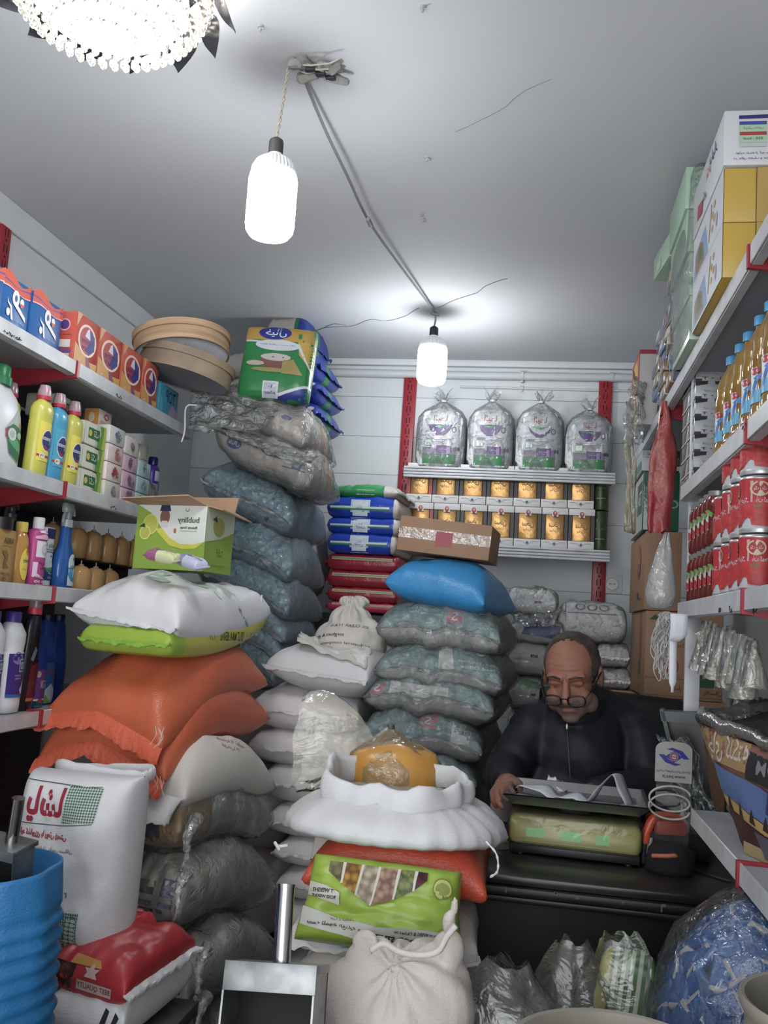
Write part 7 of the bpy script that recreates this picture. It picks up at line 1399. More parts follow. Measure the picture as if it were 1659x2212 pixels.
# his left hand, low behind the papers
pr_ = hpx(1222, 1712, 2.66); ball(bm, pr_, .024, sc=(1.3, .9, .55), seg=20); capsule(bm, WRR, pr_, .024, .027, 14)
for k, (dx, dy) in enumerate([(-26, -8), (-30, -1), (-30, 6), (-26, 12)]): finger([hpx(1212, 1710+k*3, 2.65), hpx(1212+dx*.55, 1711+k*3+dy*.2, 2.64), hpx(1212+dx, 1712+k*3+dy*.4, 2.64)], .0088, .0070)
finger([hpx(1220, 1706, 2.65), hpx(1206, 1703, 2.64), hpx(1196, 1704, 2.64)], .0095, .0080)
bmesh.ops.transform(bm, matrix=MI, verts=bm.verts[:])
HMi = HM.inverted()
def dskin(p, n):
    q = HMi @ (p+V((.13, 3.05, 0)))
    if q.y < -.02 and abs(q.z) < .12:
        for s in (-1, 1):
            d = math.hypot((q.x-s*.032)/.022, (q.z-.004)/.010)
            if d < 1: p = p-n*.004*(1-d)
            d = abs(math.hypot((q.x-s*.036)/.030, (q.z-.004)/.017)-1)
        if abs(q.x) < .022 and abs(q.z+.062) < .0035 and q.y < -.07: p = p-n*.004
        if abs(q.x) < .045 and .045 < q.z < .09: p = p-n*.0012*max(0, sin(q.z*520+q.x*9))
        for s in (-1, 1):
            d = abs((q.x*s-.022)-(-.030-q.z)*.45)
            if d < .005 and -.065 < q.z < -.03: p = p-n*.003*(1-d/.005)
    return p
body = remeshed('body', bm, [m_skin, m_beard], .0034, man, 2, dskin)
for f in body.data.polygons:
    q = HMi @ (f.center+V((.13, 3.05, 0)))
    if abs(q.x) < .09 and -.125 < q.z < -.040+.4*abs(q.x) and q.y < .01 and not (q.z > -.046-.0 and abs(q.x) < .010):
        if q.z < -.04+.2*abs(q.x) and (abs(q.x) > .012 or q.z < -.075 or -.052 < q.z < -.044): f.material_index = 1
# hair: horseshoe with thin top
bm = bmesh.new(); ball(bm, (0, .016, .034), .0932, sc=(.870, 1.07, .962), seg=40)
for v in bm.verts: v.co += v.co.normalized()*.0025*nz(*v.co, 60, 4)
dl = [v for v in bm.verts if (v.co.y < -.018-.9*max(0, abs(v.co.x)-.040) and v.co.z > -.02) and not (abs(v.co.x) > .064 and v.co.y > -.055) or v.co.z < -.035-.0 or (v.co.y < .015 and v.co.z < .0) ]
bmesh.ops.delete(bm, geom=dl, context='VERTS'); bmesh.ops.transform(bm, matrix=MI @ HM, verts=bm.verts[:])
o = obj('hair', bm, m_hair, man, smooth=180); md = o.modifiers.new('s', 'SOLIDIFY'); md.thickness = .003; md.offset = -1
for s in (-1, 1):
    bm = bmesh.new(); tube(bm, [MI @ hp(s*.012, -.098, .034), MI @ hp(s*.030, -.096, .040), MI @ hp(s*.050, -.084, .034)], [.0025, .0034, .0018], 8); obj('eyebrow', bm, m_hair, man, smooth=180)
bm = bmesh.new(); tube(bm, [MI @ hp(-.030, -.088, -.056), MI @ hp(-.012, -.100, -.046), MI @ hp(0, -.102, -.045), MI @ hp(.012, -.100, -.046), MI @ hp(.030, -.088, -.056)], [.003, .0055, .005, .0055, .003], 8); obj('moustache', bm, mat('moustache_grey', '4a3b38', .8, bump=.5, bscale=150), man, smooth=180)
# glasses low on the nose
m_gl = mat('glasses_frame', '141216', .3); gz_, gy_ = -.018, -.128
bm = bmesh.new()
for s in (-1, 1):
    pts = [MI @ hp(s*.034+.024*(abs(cos(a*pi/12))**.7)*(1 if cos(a*pi/12) > 0 else -1), gy_+.004*abs(s*.034+.024*cos(a*pi/12))/.05, gz_+.0155*(abs(sin(a*pi/12))**.7)*(1 if sin(a*pi/12) > 0 else -1)) for a in range(25)]
    tube(bm, pts, .0026, 6, cap=False)
    tube(bm, [MI @ hp(s*.058, gy_+.004, gz_+.006), MI @ hp(s*.078, -.06, .004), MI @ hp(s*.086, .012, .012), MI @ hp(s*.084, .030, -.006)], .0024, 6)
tube(bm, [MI @ hp(-.011, gy_, gz_+.004), MI @ hp(0, gy_-.002, gz_+.008), MI @ hp(.011, gy_, gz_+.004)], .0018, 6)
gl = obj('glasses', bm, m_gl, man, smooth=180)
bm = bmesh.new()
for s in (-1, 1):
    vs = [bm.verts.new(MI @ hp(s*.034+.0225*(abs(cos(a*pi/12))**.7)*(1 if cos(a*pi/12) > 0 else -1), gy_+.001, gz_+.014*(abs(sin(a*pi/12))**.7)*(1 if sin(a*pi/12) > 0 else -1))) for a in range(24)]; bm.faces.new(vs)
obj('lenses', bm, film('lens', 'd8d8d8', .02, .05, .05, 0), gl, smooth=0)
# jacket
bm = bmesh.new()
capsule(bm, V((.14, 2.97, .94)), V((.15, 3.07, .60)), .175, .165, 28); ball(bm, (.12, 2.93, .80), .17, sc=(1.12, .85, 1.0), seg=24)
shl, shr = SHL+V((.012, .03, .012)), SHR+V((-.01, .03, .015)); capsule(bm, shl, shr, .086, .088, 20); capsule(bm, shl+V((.06, .02, .02)), NB_+V((-.03, .03, .01)), .085, .08, 16); capsule(bm, shr+V((-.05, .02, .02)), NB_+V((.03, .03, .01)), .09, .08, 16)
capsule(bm, SHL+V((.005, 0, 0)), ELL, .084, .066, 18); capsule(bm, ELL, ELL+(WRL-ELL)*.86, .066, .043, 18); capsule(bm, SHR, ELR, .088, .070, 18); capsule(bm, ELR, ELR+(WRR-ELR)*.80, .068, .045, 18)
capsule(bm, NB_+V((0, .0, -.01)), neck+V((0, .012, -.038)), .088, .080, 20)
bmesh.ops.transform(bm, matrix=MI, verts=bm.verts[:])
def djack(p, n):
    q = p+V((.13, 3.05, 0)); k = 0
    for c, r, f in ((ELL, .12, 95), (ELR, .12, 90), (SHL, .13, 60), (SHR, .15, 55)):
        d = (q-c).length
        if d < r: k += (1-d/r)*sin((q.z+q.x*.4)*f+3*nz(*q, 7, 2))
    h = HMi @ q
    if h.y < .0 and abs(h.x) < .085 and h.z > -.135 and (q-NB_).length < .16: p = p-n*.018*min(1, max(0, (h.z+.135)/.02))
    return p+n*(.0045*k+.006*nz(*q, 9, 1)+.003*nz(*q, 24, 6))
jk = remeshed('jacket', bm, m_jack, .0075, man, 4, djack)
cpt = at(1224, 1560, Y=2.80); bm = bmesh.new()
P = [MI @ p for p in (at(1226, 1548, Y=2.795), at(1225, 1570, Y=2.785), at(1228, 1620, Y=2.765), at(1232, 1680, Y=2.755))]
tube(bm, curve(P, 5), .003, 6); obj('zip', bm, mat('zip_dark', '23252e', .4, metal=.3), man)
bm = bmesh.new(); z_ = MI @ at(1225, 1563, Y=2.775); lathe(bm, [(.0035, 0), (.0045, .004), (.004, .014), (.002, .016)], 12, sy=.5, c=z_-V((0, .004, .016))); obj('zip_pull', bm, mat('zip_metal', '8a8a8c', .3, metal=.8), man)
bm = bmesh.new(); hip_ = MI @ hip
for s, kx in ((-1, .04), (1, .26)):
    kn = MI @ V((kx, 2.66, .52)); capsule(bm, hip_+V((s*.08, 0, -.02)), kn, .095, .070, 18); capsule(bm, kn, MI @ V((kx, 2.74, .10)), .068, .052, 16)
ball(bm, hip_, .165, sc=(1.05, .9, .7)); remeshed('trousers', bm, m_trou, .010, man, 3)
for s, kx in ((-1, .04), (1, .26)):
    bm = bmesh.new(); box(bm, (kx-.045, 2.50, 0.002), (kx+.045, 2.79, .085), bev=.03, seg=3); bmesh.ops.transform(bm, matrix=MI, verts=bm.verts[:]); obj('shoe', bm, mat('black_shoe', '141414', .4), man)
# chair
t = thing('office_chair', 'black high-backed chair behind the seated man', 'chair', (.22, 3.12, 0)); m_ch = mat('black_leather', '17181b', .5, bump=.2)
bm = bmesh.new(); box(bm, (-.24, -.22, .34), (.22, .22, .405), bev=.03, seg=3); obj('seat', bm, m_ch, t)
bm = bmesh.new(); z0 = .5; tp = at(1400, 1493, Y=3.30).z; box(bm, (-.20, .185, z0), (.30, .25, tp), bev=.03, seg=4)
for v in bm.verts: v.co.z -= .10*max(0, (v.co.x-.05))*(v.co.z > .9)
obj('backrest', bm, m_ch, t)
bm = bmesh.new(); box(bm, (-.04, .20, .38), (.04, .225, .55), bev=.005); obj('back_bar', bm, m_ch, t)
bm = bmesh.new(); lathe(bm, [(.03, .06), (.03, .35)], 16); obj('column', bm, m_ch, t)
for k in range(5):
    bm = bmesh.new(); a = 2*pi*k/5+.9; capsule(bm, (0, 0, .07), (.24*cos(a), .24*sin(a), .05), .02, .014, 10); leg = obj('leg', bm, m_ch, t); bm = bmesh.new(); tube(bm, [(.24*cos(a)-.01, .24*sin(a), .026), (.24*cos(a)+.01, .24*sin(a), .026)], .025, 14); obj('caster', bm, m_ch, leg)
# ------------------------------------------------------------------ sacks and scoops in front
def plinth(name, x0, x1, y0, y1, z, label, m=None):
    t = thing(name, label, 'crate', ((x0+x1)/2, (y0+y1)/2, 0)); W, D = (x1-x0)/2, (y1-y0)/2; m = m or mat('crate_grey', '3a3c40', .6)
    bm = bmesh.new(); box(bm, (-W, -D, 0), (W, D, .02), bev=.003); obj('bottom', bm, m, t)
    bm = bmesh.new(); box(bm, (-W, -D, z-.03), (W, D, z), bev=.004); obj('top', bm, m, t)
    for sx in (-1, 1):
        for sy in (-1, 1): bm = bmesh.new(); box(bm, (sx*W-(.03 if sx > 0 else 0), sy*D-(.03 if sy > 0 else 0), .02), (sx*W+(.03 if sx < 0 else 0), sy*D+(.03 if sy < 0 else 0), z-.03)); obj('corner_post', bm, m, t)
    return t
YK = 1.93
# base sacks under the middle pile
for k in range(2):
    cx, W, z0, H = front(606, 1985+k*110, 1036, 2095+k*115, YK+.04)
    sack('white_sack', ['crumpled white sack directly beneath the lime pulses sack', 'white sack at the bottom edge behind the tied sack'][k], 'sack', m_lin, W, .46, H*1.25, (cx, YK+.26, z0-.01), R(2), group='white sacks below the pulses', seed=241+k, hems=('-y',), hemw=.03, hmat=m_ws, wr=.009, lump=.08, a=3.2, b=.5)
zlow = front(606, 2095, 1036, 2210, YK+.04)[2]
plinth('crate', -.50, -.04, YK+.05, YK+.48, zlow-.012, 'grey crate carrying the middle pile of sacks')
# orange sack of the middle pile
cx, W, z0, H = front(632, 1812, 1058, 1960, YK)
sack('orange_sack', 'bright orange woven sack of the middle pile, between open white sack and lime sack', 'sack', mat('vivid_orange_woven', 'c8431c', .4, weave=.5, bump=.2, bscale=12), W*.99, .48, H*.98, (cx, YK+.24, z0+.012), R(2), seed=251, hems=(), wr=.005, lump=.06, a=2.8, b=.5, mid=.5,
     warp=lambda p: V((p.x, p.y, p.z-.050*(abs(p.x)/.2)**2.5)))
# lime pulses sack leaning out of the pile
def beans(name, c1, c2, sc=70):
    if name in MATS: return MATS[name]
    m = mat(name, c1, .4); nt = m.node_tree; N = nt.nodes; L = nt.links; b = N['Principled BSDF']
    tc = N.new('ShaderNodeTexCoord'); v = N.new('ShaderNodeTexVoronoi'); v.inputs['Scale'].default_value = sc; L.new(tc.outputs['Object'], v.inputs[0])
    r = N.new('ShaderNodeValToRGB'); r.color_ramp.elements[0].position = .25; r.color_ramp.elements[1].position = .75; r.color_ramp.elements[0].color = (*lin(c1), 1); r.color_ramp.elements[1].color = (*lin(c2), 1)
    L.new(v.outputs['Distance'], r.inputs[0]); L.new(r.outputs[0], b.inputs['Base Color']); return m
cx, W, z0, H = front(640, 1905, 982, 2085, 1.80)
t = thing('pulses_sack', 'lime green sack printed with a fan of mixed beans, leaning from the middle pile', 'sack', (cx, 1.86, z0+.012), R(3), rot=(R(-20), R(2), R(3)))
bm, P, gg = pillow(W*1.03, H*1.12, .13, seed=261, pinch=.03, a=5, b=.45, wr=.005, lump=.05, n=50, crease=.002)
bmesh.ops.rotate(bm, verts=bm.verts, cent=(0, 0, 0), matrix=M.Rotation(R(90), 3, 'X')); bmesh.ops.translate(bm, verts=bm.verts, vec=(0, .065, H/2))
for v in bm.verts: v.co.x *= 1+.10*max(0, -(v.co.z-H/2)/H*2); 
o = obj('filled_body', bm, [m_lime], t, smooth=180); w_, h_ = W/2, H/2
apx, apy = -w_*.12, -h_*.10; top = h_*.86; xs_ = [-w_*.72, -w_*.52, -w_*.28, -w_*.06, w_*.20, w_*.42, w_*.58]; bot = [(-w_*.72, h_*.62), (-w_*.52, h_*.34), (-w_*.33, h_*.12), (apx, apy), (w_*.16, h_*.12), (w_*.40, h_*.40), (w_*.56, h_*.66)]
bc = [('bean_a', '6f6a2c', '3a3a1c'), ('bean_b', 'b9821c', '6a4a14'), ('bean_c', 'b5a58c', '7a6a54'), ('bean_d', 'b08a72', '6e4c3c'), ('bean_e', '77803c', '3c4420'), ('bean_f', '5a1c28', '2a1014')]
FS = [('p', [(xs_[k], top), (xs_[k+1]-.002, top), bot[k+1], bot[k]], beans(*bc[k])) for k in range(6)]
FS += [('p', [(xs_[k]-.003, top), (xs_[k]+.003, top), (bot[k][0]+.002, bot[k][1]), (bot[k][0]-.002, bot[k][1])], 'c4c0b4') for k in range(1, 6)]
FS += [('p', [(-w_*.98, -h_*.28), (-w_*.5, -h_*.50), (0, -h_*.55), (w_, -h_*.46), (w_, -h_*.88), (0, -h_*.96), (-w_*.98, -h_*.72)], 'b4b4ac'),
       ('p', [(-w_*.93, h_*.34), (-w_*.52, h_*.12), (-w_*.52, -h_*.16), (-w_*.93, h_*.0)], 'bcbcae'), ('t', '*NET WEIGHT :', -w_*.72, h_*.12, w_*.36, h_*.08, '3a3c34'), ('t', '*GROSS WEIGHT :', -w_*.72, -h_*.0, w_*.36, h_*.08, '3a3c34'), ('e', w_*.76, h_*.52, .018, .018, '6d7a1e'), ('e', w_*.76, h_*.52, .016, .016, 'b8bc5a'), ('e', w_*.76, h_*.52, .013, .010, '8a943c'),
       ('t', 'تعبئة وتغليف مصنع النعمة للمواد الغذائية', -w_*.48, -h_*.70, w_*.84, h_*.12, '2a2a28') if 0 else ('t', 'نعمه للمواد الغذایه مصنع', -w_*.46, -h_*.68, w_*.84, h_*.12, '2a2a28'), ('t', 'تعبه و تغلیف', -w_*.45, -h_*.52, w_*.3, h_*.06, '3a3a38'), ('t', 'Processed & Packed by', w_*.48, -h_*.60, w_*.52, h_*.07, '3a3a38'), ('t', '*NAAMA FOOD STUFF', w_*.45, -h_*.76, w_*.96, h_*.12, '262624')]
stamp(o, (0, 0, h_), 'F', FS, step=.02, off=.0022)
obj('seam', hem(lambda u, v, tt: V((u*w_*1.0, .05+.0*v, (-.02 if v < 0 else H*1.04) if 0 else -.012)), .001, '-y'), m_limedk, t) if 0 else None
# open white sack on top
cx, W, z0, H = front(600, 1690, 1058, 1832, YK-.02)
t = thing('open_sack', 'open white sack with rolled-down rim, on the bright orange one', 'sack', (cx, YK+.19, z0+.004))
bm = bmesh.new(); n = 96; rings = []; rimw, rimx = .155, .0
prof = [(.214, .225, .0), (.228, .240, .012), (.226, .236, .027), (.212, .215, .043), (.186, .185, .057), (.152, .15, .068)]
for k, (rx, ry, z) in enumerate(prof):
    row = []
    for i in range(n):
        a = 2*pi*i/n; ca, sa = cos(a), sin(a); sq = 2.4; q = (abs(ca)**sq+abs(sa)**sq)**(-1/sq); wv = .003*(k/5)*sin(a*17+5*nz(a, 0, 0, 2))*(1-.3*k/5)+.010*nz(ca*3, sa*3, z, 3)
        ear = 1+.10*max(0, abs(ca)**6)*(1-k/5)*(1 if k < 3 else .3)
        row.append(bm.verts.new(((rx*ear+wv)*ca*q, (ry+wv)*sa*q, z-.016*(abs(ca)**5)*(1-k/5)+.006*nz(ca*2, sa*2, z*5, 3, 4)*(k > 0)-0)))
    rings.append(row)
for a, b in zip(rings, rings[1:]):
    for i in range(n): bm.faces.new((a[i], a[(i+1) % n], b[(i+1) % n], b[i]))
bm.faces.new(rings[0][::-1]); obj('filled_body', bm, m_ws, t, smooth=180)
bm = bmesh.new(); rings = []
for k in range(11):
    b = 2*pi*k/11; row = []
    for i in range(n):
        a = 2*pi*i/n; ca, sa = cos(a), sin(a); rr_ = .012+.006*nz(ca*2, sa*2, 0, 2, 8); hgt = .030+.010*nz(ca*2, sa*2, 3, 1.5, 9)+(.020*max(0, -ca-.75)*4)
        lz = .080+.018*nz(ca, sa, 5, 2.2, 2)+.012*max(0, sa)+.012*max(0, -ca)**6
        R0 = .150*(abs(ca)**2.6+abs(sa)**2.6)**(-1/2.6)*(1+.13*nz(ca*2, sa*2, 7, 1.5)); row.append(bm.verts.new(((R0+rr_*cos(b))*ca*1.02, (R0+rr_*cos(b))*sa, lz+hgt*sin(b)*.9+.004*nz(ca*6, sa*6, b, 2))))
    rings.append(row)
rings.append(rings[0])
for a, b in zip(rings, rings[1:]):
    for i in range(n): bm.faces.new((a[i], b[i], b[(i+1) % n], a[(i+1) % n]))
bmesh.ops.recalc_face_normals(bm, faces=bm.faces[:]); obj('rolled_rim', bm, m_ws, t, smooth=180)
bm = bmesh.new(); vs = [bm.verts.new((.140*cos(2*pi*i/40), .138*sin(2*pi*i/40), .070)) for i in range(40)]; bm.faces.new(vs); o = obj('grain', bm, mat('white_grain', 'b8b4a8', .8, bump=1, bscale=220), t); o['kind'] = 'stuff'
bm = bmesh.new(); q = at(1050, 1818, Y=YK); pts = curve([q, q+V((.022, -.01, -.02)), q+V((.026, -.014, -.05)), q+V((.012, -.01, -.065))], 6); tube(bm, pts, [.0022+.0008*sin(i*2) for i in range(len(pts))], 5)
tag(obj('sack_string', bm, m_ws), 'twisted string dangling at the right corner of the open white sack', 'string')
bm = bmesh.new(); q = at(602, 1828, Y=YK); pts = curve([q+V((.02, 0, .004)), q, q+V((-.008, -.004, .008)), q+V((.004, -.006, -.006))], 5); tube(bm, pts, .003, 5); tag(obj('sack_string', bm, m_ws), 'short knotted string at the left corner of the open white sack', 'string')
# yellow bag: clear bag with amber goods, mouth flopped to the left
m_amb2 = mat('amber_goods', 'cc8f20', .25, bump=.3, bscale=20, var=.1)
cx, W, z0, H = front(735, 1628, 942, 1712, 2.20)
t = thing('amber_bag', 'knotted clear bag of yellow goods with its tall mouth flopped left, behind open sack', 'bag', (cx, 2.30, z0-.03))
bm = bmesh.new(); lathe(bm, [(.8, 0), (1, .02), (1, .080), (.90, .108), (.58, .126), (.05, .134)], 40, sx=W/2, sy=.10, sq=2.6)
for v in bm.verts: v.co += V((.006*nz(*v.co, 14, 3), 0, .016*nz(*v.co, 14, 1)))
obj('yellow_goods', bm, m_amb2, t, smooth=180)
f_am = film('amber_film', 'e0d8b4', .12, .14, .10, .9, 22); kx = -.006
bm = bmesh.new(); n = 60; rings = []
for k, (rx, ry, z, dx) in enumerate([(1.0, 1.0, .0, 0), (1.05, 1.05, .03, 0), (1.05, 1.05, .08, 0), (.92, .92, .105, -.004), (.60, .60, .128, -.008), (.26, .26, .150, -.012), (.08, .08, .165, -.014), (.06, .06, .172, -.015)]):
    row = []
    for i in range(n):
        a = 2*pi*i/n; wv = (.10 if k > 3 else .02)*sin(a*9+k*.5)*(.7+nz(a, k, 0, 1))+.05*nz(cos(a)*2, sin(a)*2, k*.5, 2); ex = dx; ez = z
        X_ = rx*(1+wv)*W/2*cos(a); Y_ = ry*(1+wv)*.10*sin(a)
        if k > 8:
            s = (k-8)/4; ez = z+.0*s; th = R(-50)*s*.8; xx = X_*.85; X_, ez = xx*cos(th), z-xx*sin(th)*.9
        row.append(bm.verts.new((X_+ex, Y_, ez)))
    rings.append(row)
for a, b in zip(rings, rings[1:]):
    for i in range(n): bm.faces.new((a[i], a[(i+1) % n], b[(i+1) % n], b[i]))
obj('bag_film', bm, f_am, t, smooth=180)
bm = bmesh.new(); lathe(bm, [(.009, .164), (.010, .170), (.009, .176)], 12, c=(-.0145, 0, 0)); obj('knot_tie', bm, mat('tie_dark', '4a4a44', .5), t)
bm = bmesh.new(); rings = []; n = 40; kz = V((cx-.0145, 2.30, z0-.03+.174))
for k, (px, y0, y1, dr) in enumerate([(818, 0, 0, .006), (806, 1594, 1622, .008), (790, 1566, 1640, .014), (768, 1540, 1660, .020), (740, 1518, 1680, .027), (712, 1503, 1694, .033), (684, 1495, 1704, .038), (660, 1492, 1708, .040), (648, 1500, 1712, .038)]):
    s = k/8; Yk = 2.295-.03*s
    if k == 0: c = kz; hh = .006
    else: a_, b_ = at(px, y0, Y=Yk), at(px, y1, Y=Yk); c = (a_+b_)/2; hh = (a_.z-b_.z)/2
    row = []
    for i in range(n):
        a = 2*pi*i/n; f = 1+.10*sin(a*8+k*.3)*(1-s*.8)*min(1, k)+.035*nz(cos(a)*2, sin(a)*2, s*2, 1.3, 61)*s*2
        row.append(bm.verts.new(c+V((.010*nz(a, s, 0, 2, 5)*s*2, dr*f*cos(a), hh*f*sin(a)))-V((cx, 2.30, z0-.03))))
    rings.append(row)
for a, b in zip(rings, rings[1:]):
    for i in range(n): bm.faces.new((a[i], a[(i+1) % n], b[(i+1) % n], b[i]))
obj('open_mouth', bm, film('mouth_film', 'dcd8c4', .22, .12, .15, .7, 12), t, smooth=180)
plinth('crate', cx-.09, cx+.11, 2.42, 2.44, .1, 'x') if 0 else None
sack('white_sack', 'white sack supporting the yellow bag behind the open sack', 'sack', m_lin, .34, .20, z0-.03-.62, (cx-.01, 2.305, .62), R(0), seed=271, hems=(), wr=.004, n=24, a=5, b=.4)
plinth('crate', cx-.17, cx+.14, 2.215, 2.40, .617, 'grey crate behind the middle pile under the yellow bag') if cx < -.1 else None
# tied white sack at the front
q = at(850, 2178, Y=1.62); t0 = at(950, 2020, Y=1.60)
def dK(p, n):
    a = math.atan2(p.y, p.x); s = max(0, min(1, (p.z+.01)/.09)); return p+n*(.005*sin(a*11+p.z*40+3*nz(*p, 8, 1))*s+.008*nz(*p, 11, 2))
T0 = t0-q
t, o = lumpbag('tied_sack', 'cream woven sack with pulled-up pointed corner, in front of the lime sack', 'sack', mat('cream_pearl_woven', 'bdb2aa', .45, weave=.4, bump=.25, bscale=14), tuple(q),
    [((0, .05, -.06), .135, (.98, .8, .95)), ((.03, .05, .0), .105, (1, .8, .9)), ((-.05, .05, -.02), .10, (.9, .8, .9)), ((-.03, .04, .055), .055, (1.2, .7, .7)), ((.05, .04, .055), .05, (1.2, .7, .9)), ((.085, .03, .085), .026, (.9, .8, 1.4)), (tuple(T0+V((.012, .02, .012))), .014, (.8, .7, 1.6)), (tuple(T0+V((.020, .02, .042))), .007, (.8, .7, 2.2)), ((-.055, .03, .09), .020, (1.4, .7, .8)), ((-.01, .03, .085), .018, (2, .6, .6))], .004, dK)
bm = bmesh.new(); qq = M.Translation(-q)
rim = [at(x, y+34, Y=1.585)-q for x, y in ((800, 2020), (830, 2005), (862, 2022), (905, 2030), (945, 2022), (965, 1990), (985, 1965))]
tube(bm, curve(rim, 5), [.008, .007]+[.005]*40, 6) if 0 else tube(bm, curve(rim, 5), .0055, 6); obj('gathered_edge', bm, m_lin, t, smooth=180)
plinth('crate', q.x-.13, q.x+.14, 1.55, 1.80, q.z-.20, 'grey crate under the tied cream sack at the front')
# metal scoop standing at the front
m_galv = mat('galvanised', '8e9090', .35, metal=.8, col2='6f7375', vscale=22); m_chr = mat('chrome_tube', 'a4a4a2', .12, metal=1, bump=.05, bscale=14); m_scd = mat('dark_sheet', '0b0c0e', .5, spec=.2)
a, b = at(527, 2090, Y=1.52), at(708, 2065, Y=1.52); W = (b-a).length; q = (a+b)/2
t = thing('metal_scoop', 'large metal grain scoop standing upright, chrome handle up, at the bottom edge', 'scoop', tuple(q), 0, rot=(R(-17), R(-3.5), 0)); H = .26
bm = bmesh.new(); box(bm, (-W/2, .0, -H), (W/2, .004, .0)); obj('back_wall', bm, m_scd, t)
for s in (-1, 1):
    bm = bmesh.new(); pts = [(0.004, 0), (-.085, -.01), (-.085, -H), (.004, -H)]; x0 = s*W/2-.002; f0 = [bm.verts.new((x0-.0015, y, z)) for y, z in pts]; f1 = [bm.verts.new((x0+.0015, y, z)) for y, z in pts]; bm.faces.new(f0); bm.faces.new(f1[::-1])
    for k in range(4): bm.faces.new((f0[k], f1[k], f1[(k+1) % 4], f0[(k+1) % 4]))
    bmesh.ops.recalc_face_normals(bm, faces=bm.faces[:]); obj('side_wall', bm, m_galv, t, smooth=0)
bm = bmesh.new(); box(bm, (-W/2-.002, -.088, -.012), (W/2+.002, .006, .0), bev=.002); box(bm, (-W/2-.002, -.091, -.040), (W/2+.002, -.088, .001), bev=.001); obj('end_plate', bm, m_galv, t, smooth=30)
hp0 = at(622, 1930, Y=1.50)-q; bm = bmesh.new(); tube(bm, [(.004, -.04, 0), (.002, -.04, .06), (hp0.x, -.04, hp0.z)], .0140, 24); obj('handle', bm, m_chr, t)
bm = bmesh.new(); tube(bm, [(hp0.x, -.04, hp0.z-.001), (hp0.x, -.04, hp0.z+.003)], .0148, 24); obj('handle_cap', bm, m_chr, t)
plinth('crate', q.x-.10, q.x+.08, 1.39, 1.53, q.z-H-.003, 'grey crate under the scoop, below the bottom edge')

# left foreground: standing printed sack
cx, W, z0, H = front(46, 1668, 300, 2108, 1.98)
t = thing('printed_sack', 'upright white sack with red and green mirrored print and rolled top, left foreground', 'sack', (cx-.058, 2.08, z0+.01), rot=(R(-4), R(-1), R(-4)))
H *= .93; bm, P, gg = pillow(W*1.06, H*1.04, .19, seed=301, pinch=.045, a=4, b=.5, wr=.004, lump=.05, n=50)
bmesh.ops.rotate(bm, verts=bm.verts, cent=(0, 0, 0), matrix=M.Rotation(R(90), 3, 'X')); bmesh.ops.translate(bm, verts=bm.verts, vec=(0, .095, H/2))
for v in bm.verts:
    if v.co.z > H*.86: v.co.y = .095*0+v.co.y*1.0
o = obj('filled_body', bm, m_ws, t, smooth=180); w_, h_ = W/2, H/2
dots = lambda x0, y0, x1, y1, s=.009: [('e', x0+s*(i+.5*(j % 2)), y0+s*j, s*.36, s*.36, '2f5a44') for j in range(int((y1-y0)/s)) for i in range(int((x1-x0)/s)) if (i+.5*(j % 2))/((x1-x0)/s) > .45*abs(sin(j*.35))*0+.12*(1-j/((y1-y0)/s))]
m_dots = mat('green_dotted', '4f7a62', .5)
def dotmat():
    m = m_dots; nt = m.node_tree; N = nt.nodes; L = nt.links; tc = N.new('ShaderNodeTexCoord'); mp = N.new('ShaderNodeMapping'); mp.inputs['Scale'].default_value = (240, 240, 240); mp.inputs['Rotation'].default_value = (0, R(45), 0)
    L.new(tc.outputs['Object'], mp.inputs[0]); ck = N.new('ShaderNodeTexChecker'); ck.inputs['Scale'].default_value = 1; ck.inputs[1].default_value = (*lin('b4b8b8'), 1); ck.inputs[2].default_value = (*lin('2f6848'), 1)
    sx = N.new('ShaderNodeSeparateXYZ'); cb = N.new('ShaderNodeCombineXYZ'); L.new(mp.outputs[0], sx.inputs[0]); L.new(sx.outputs[0], cb.inputs[0]); L.new(sx.outputs[2], cb.inputs[1]); L.new(cb.outputs[0], ck.inputs[0]); L.new(ck.outputs[0], N['Principled BSDF'].inputs['Base Color'])
dotmat(); RED = 'a01c38'
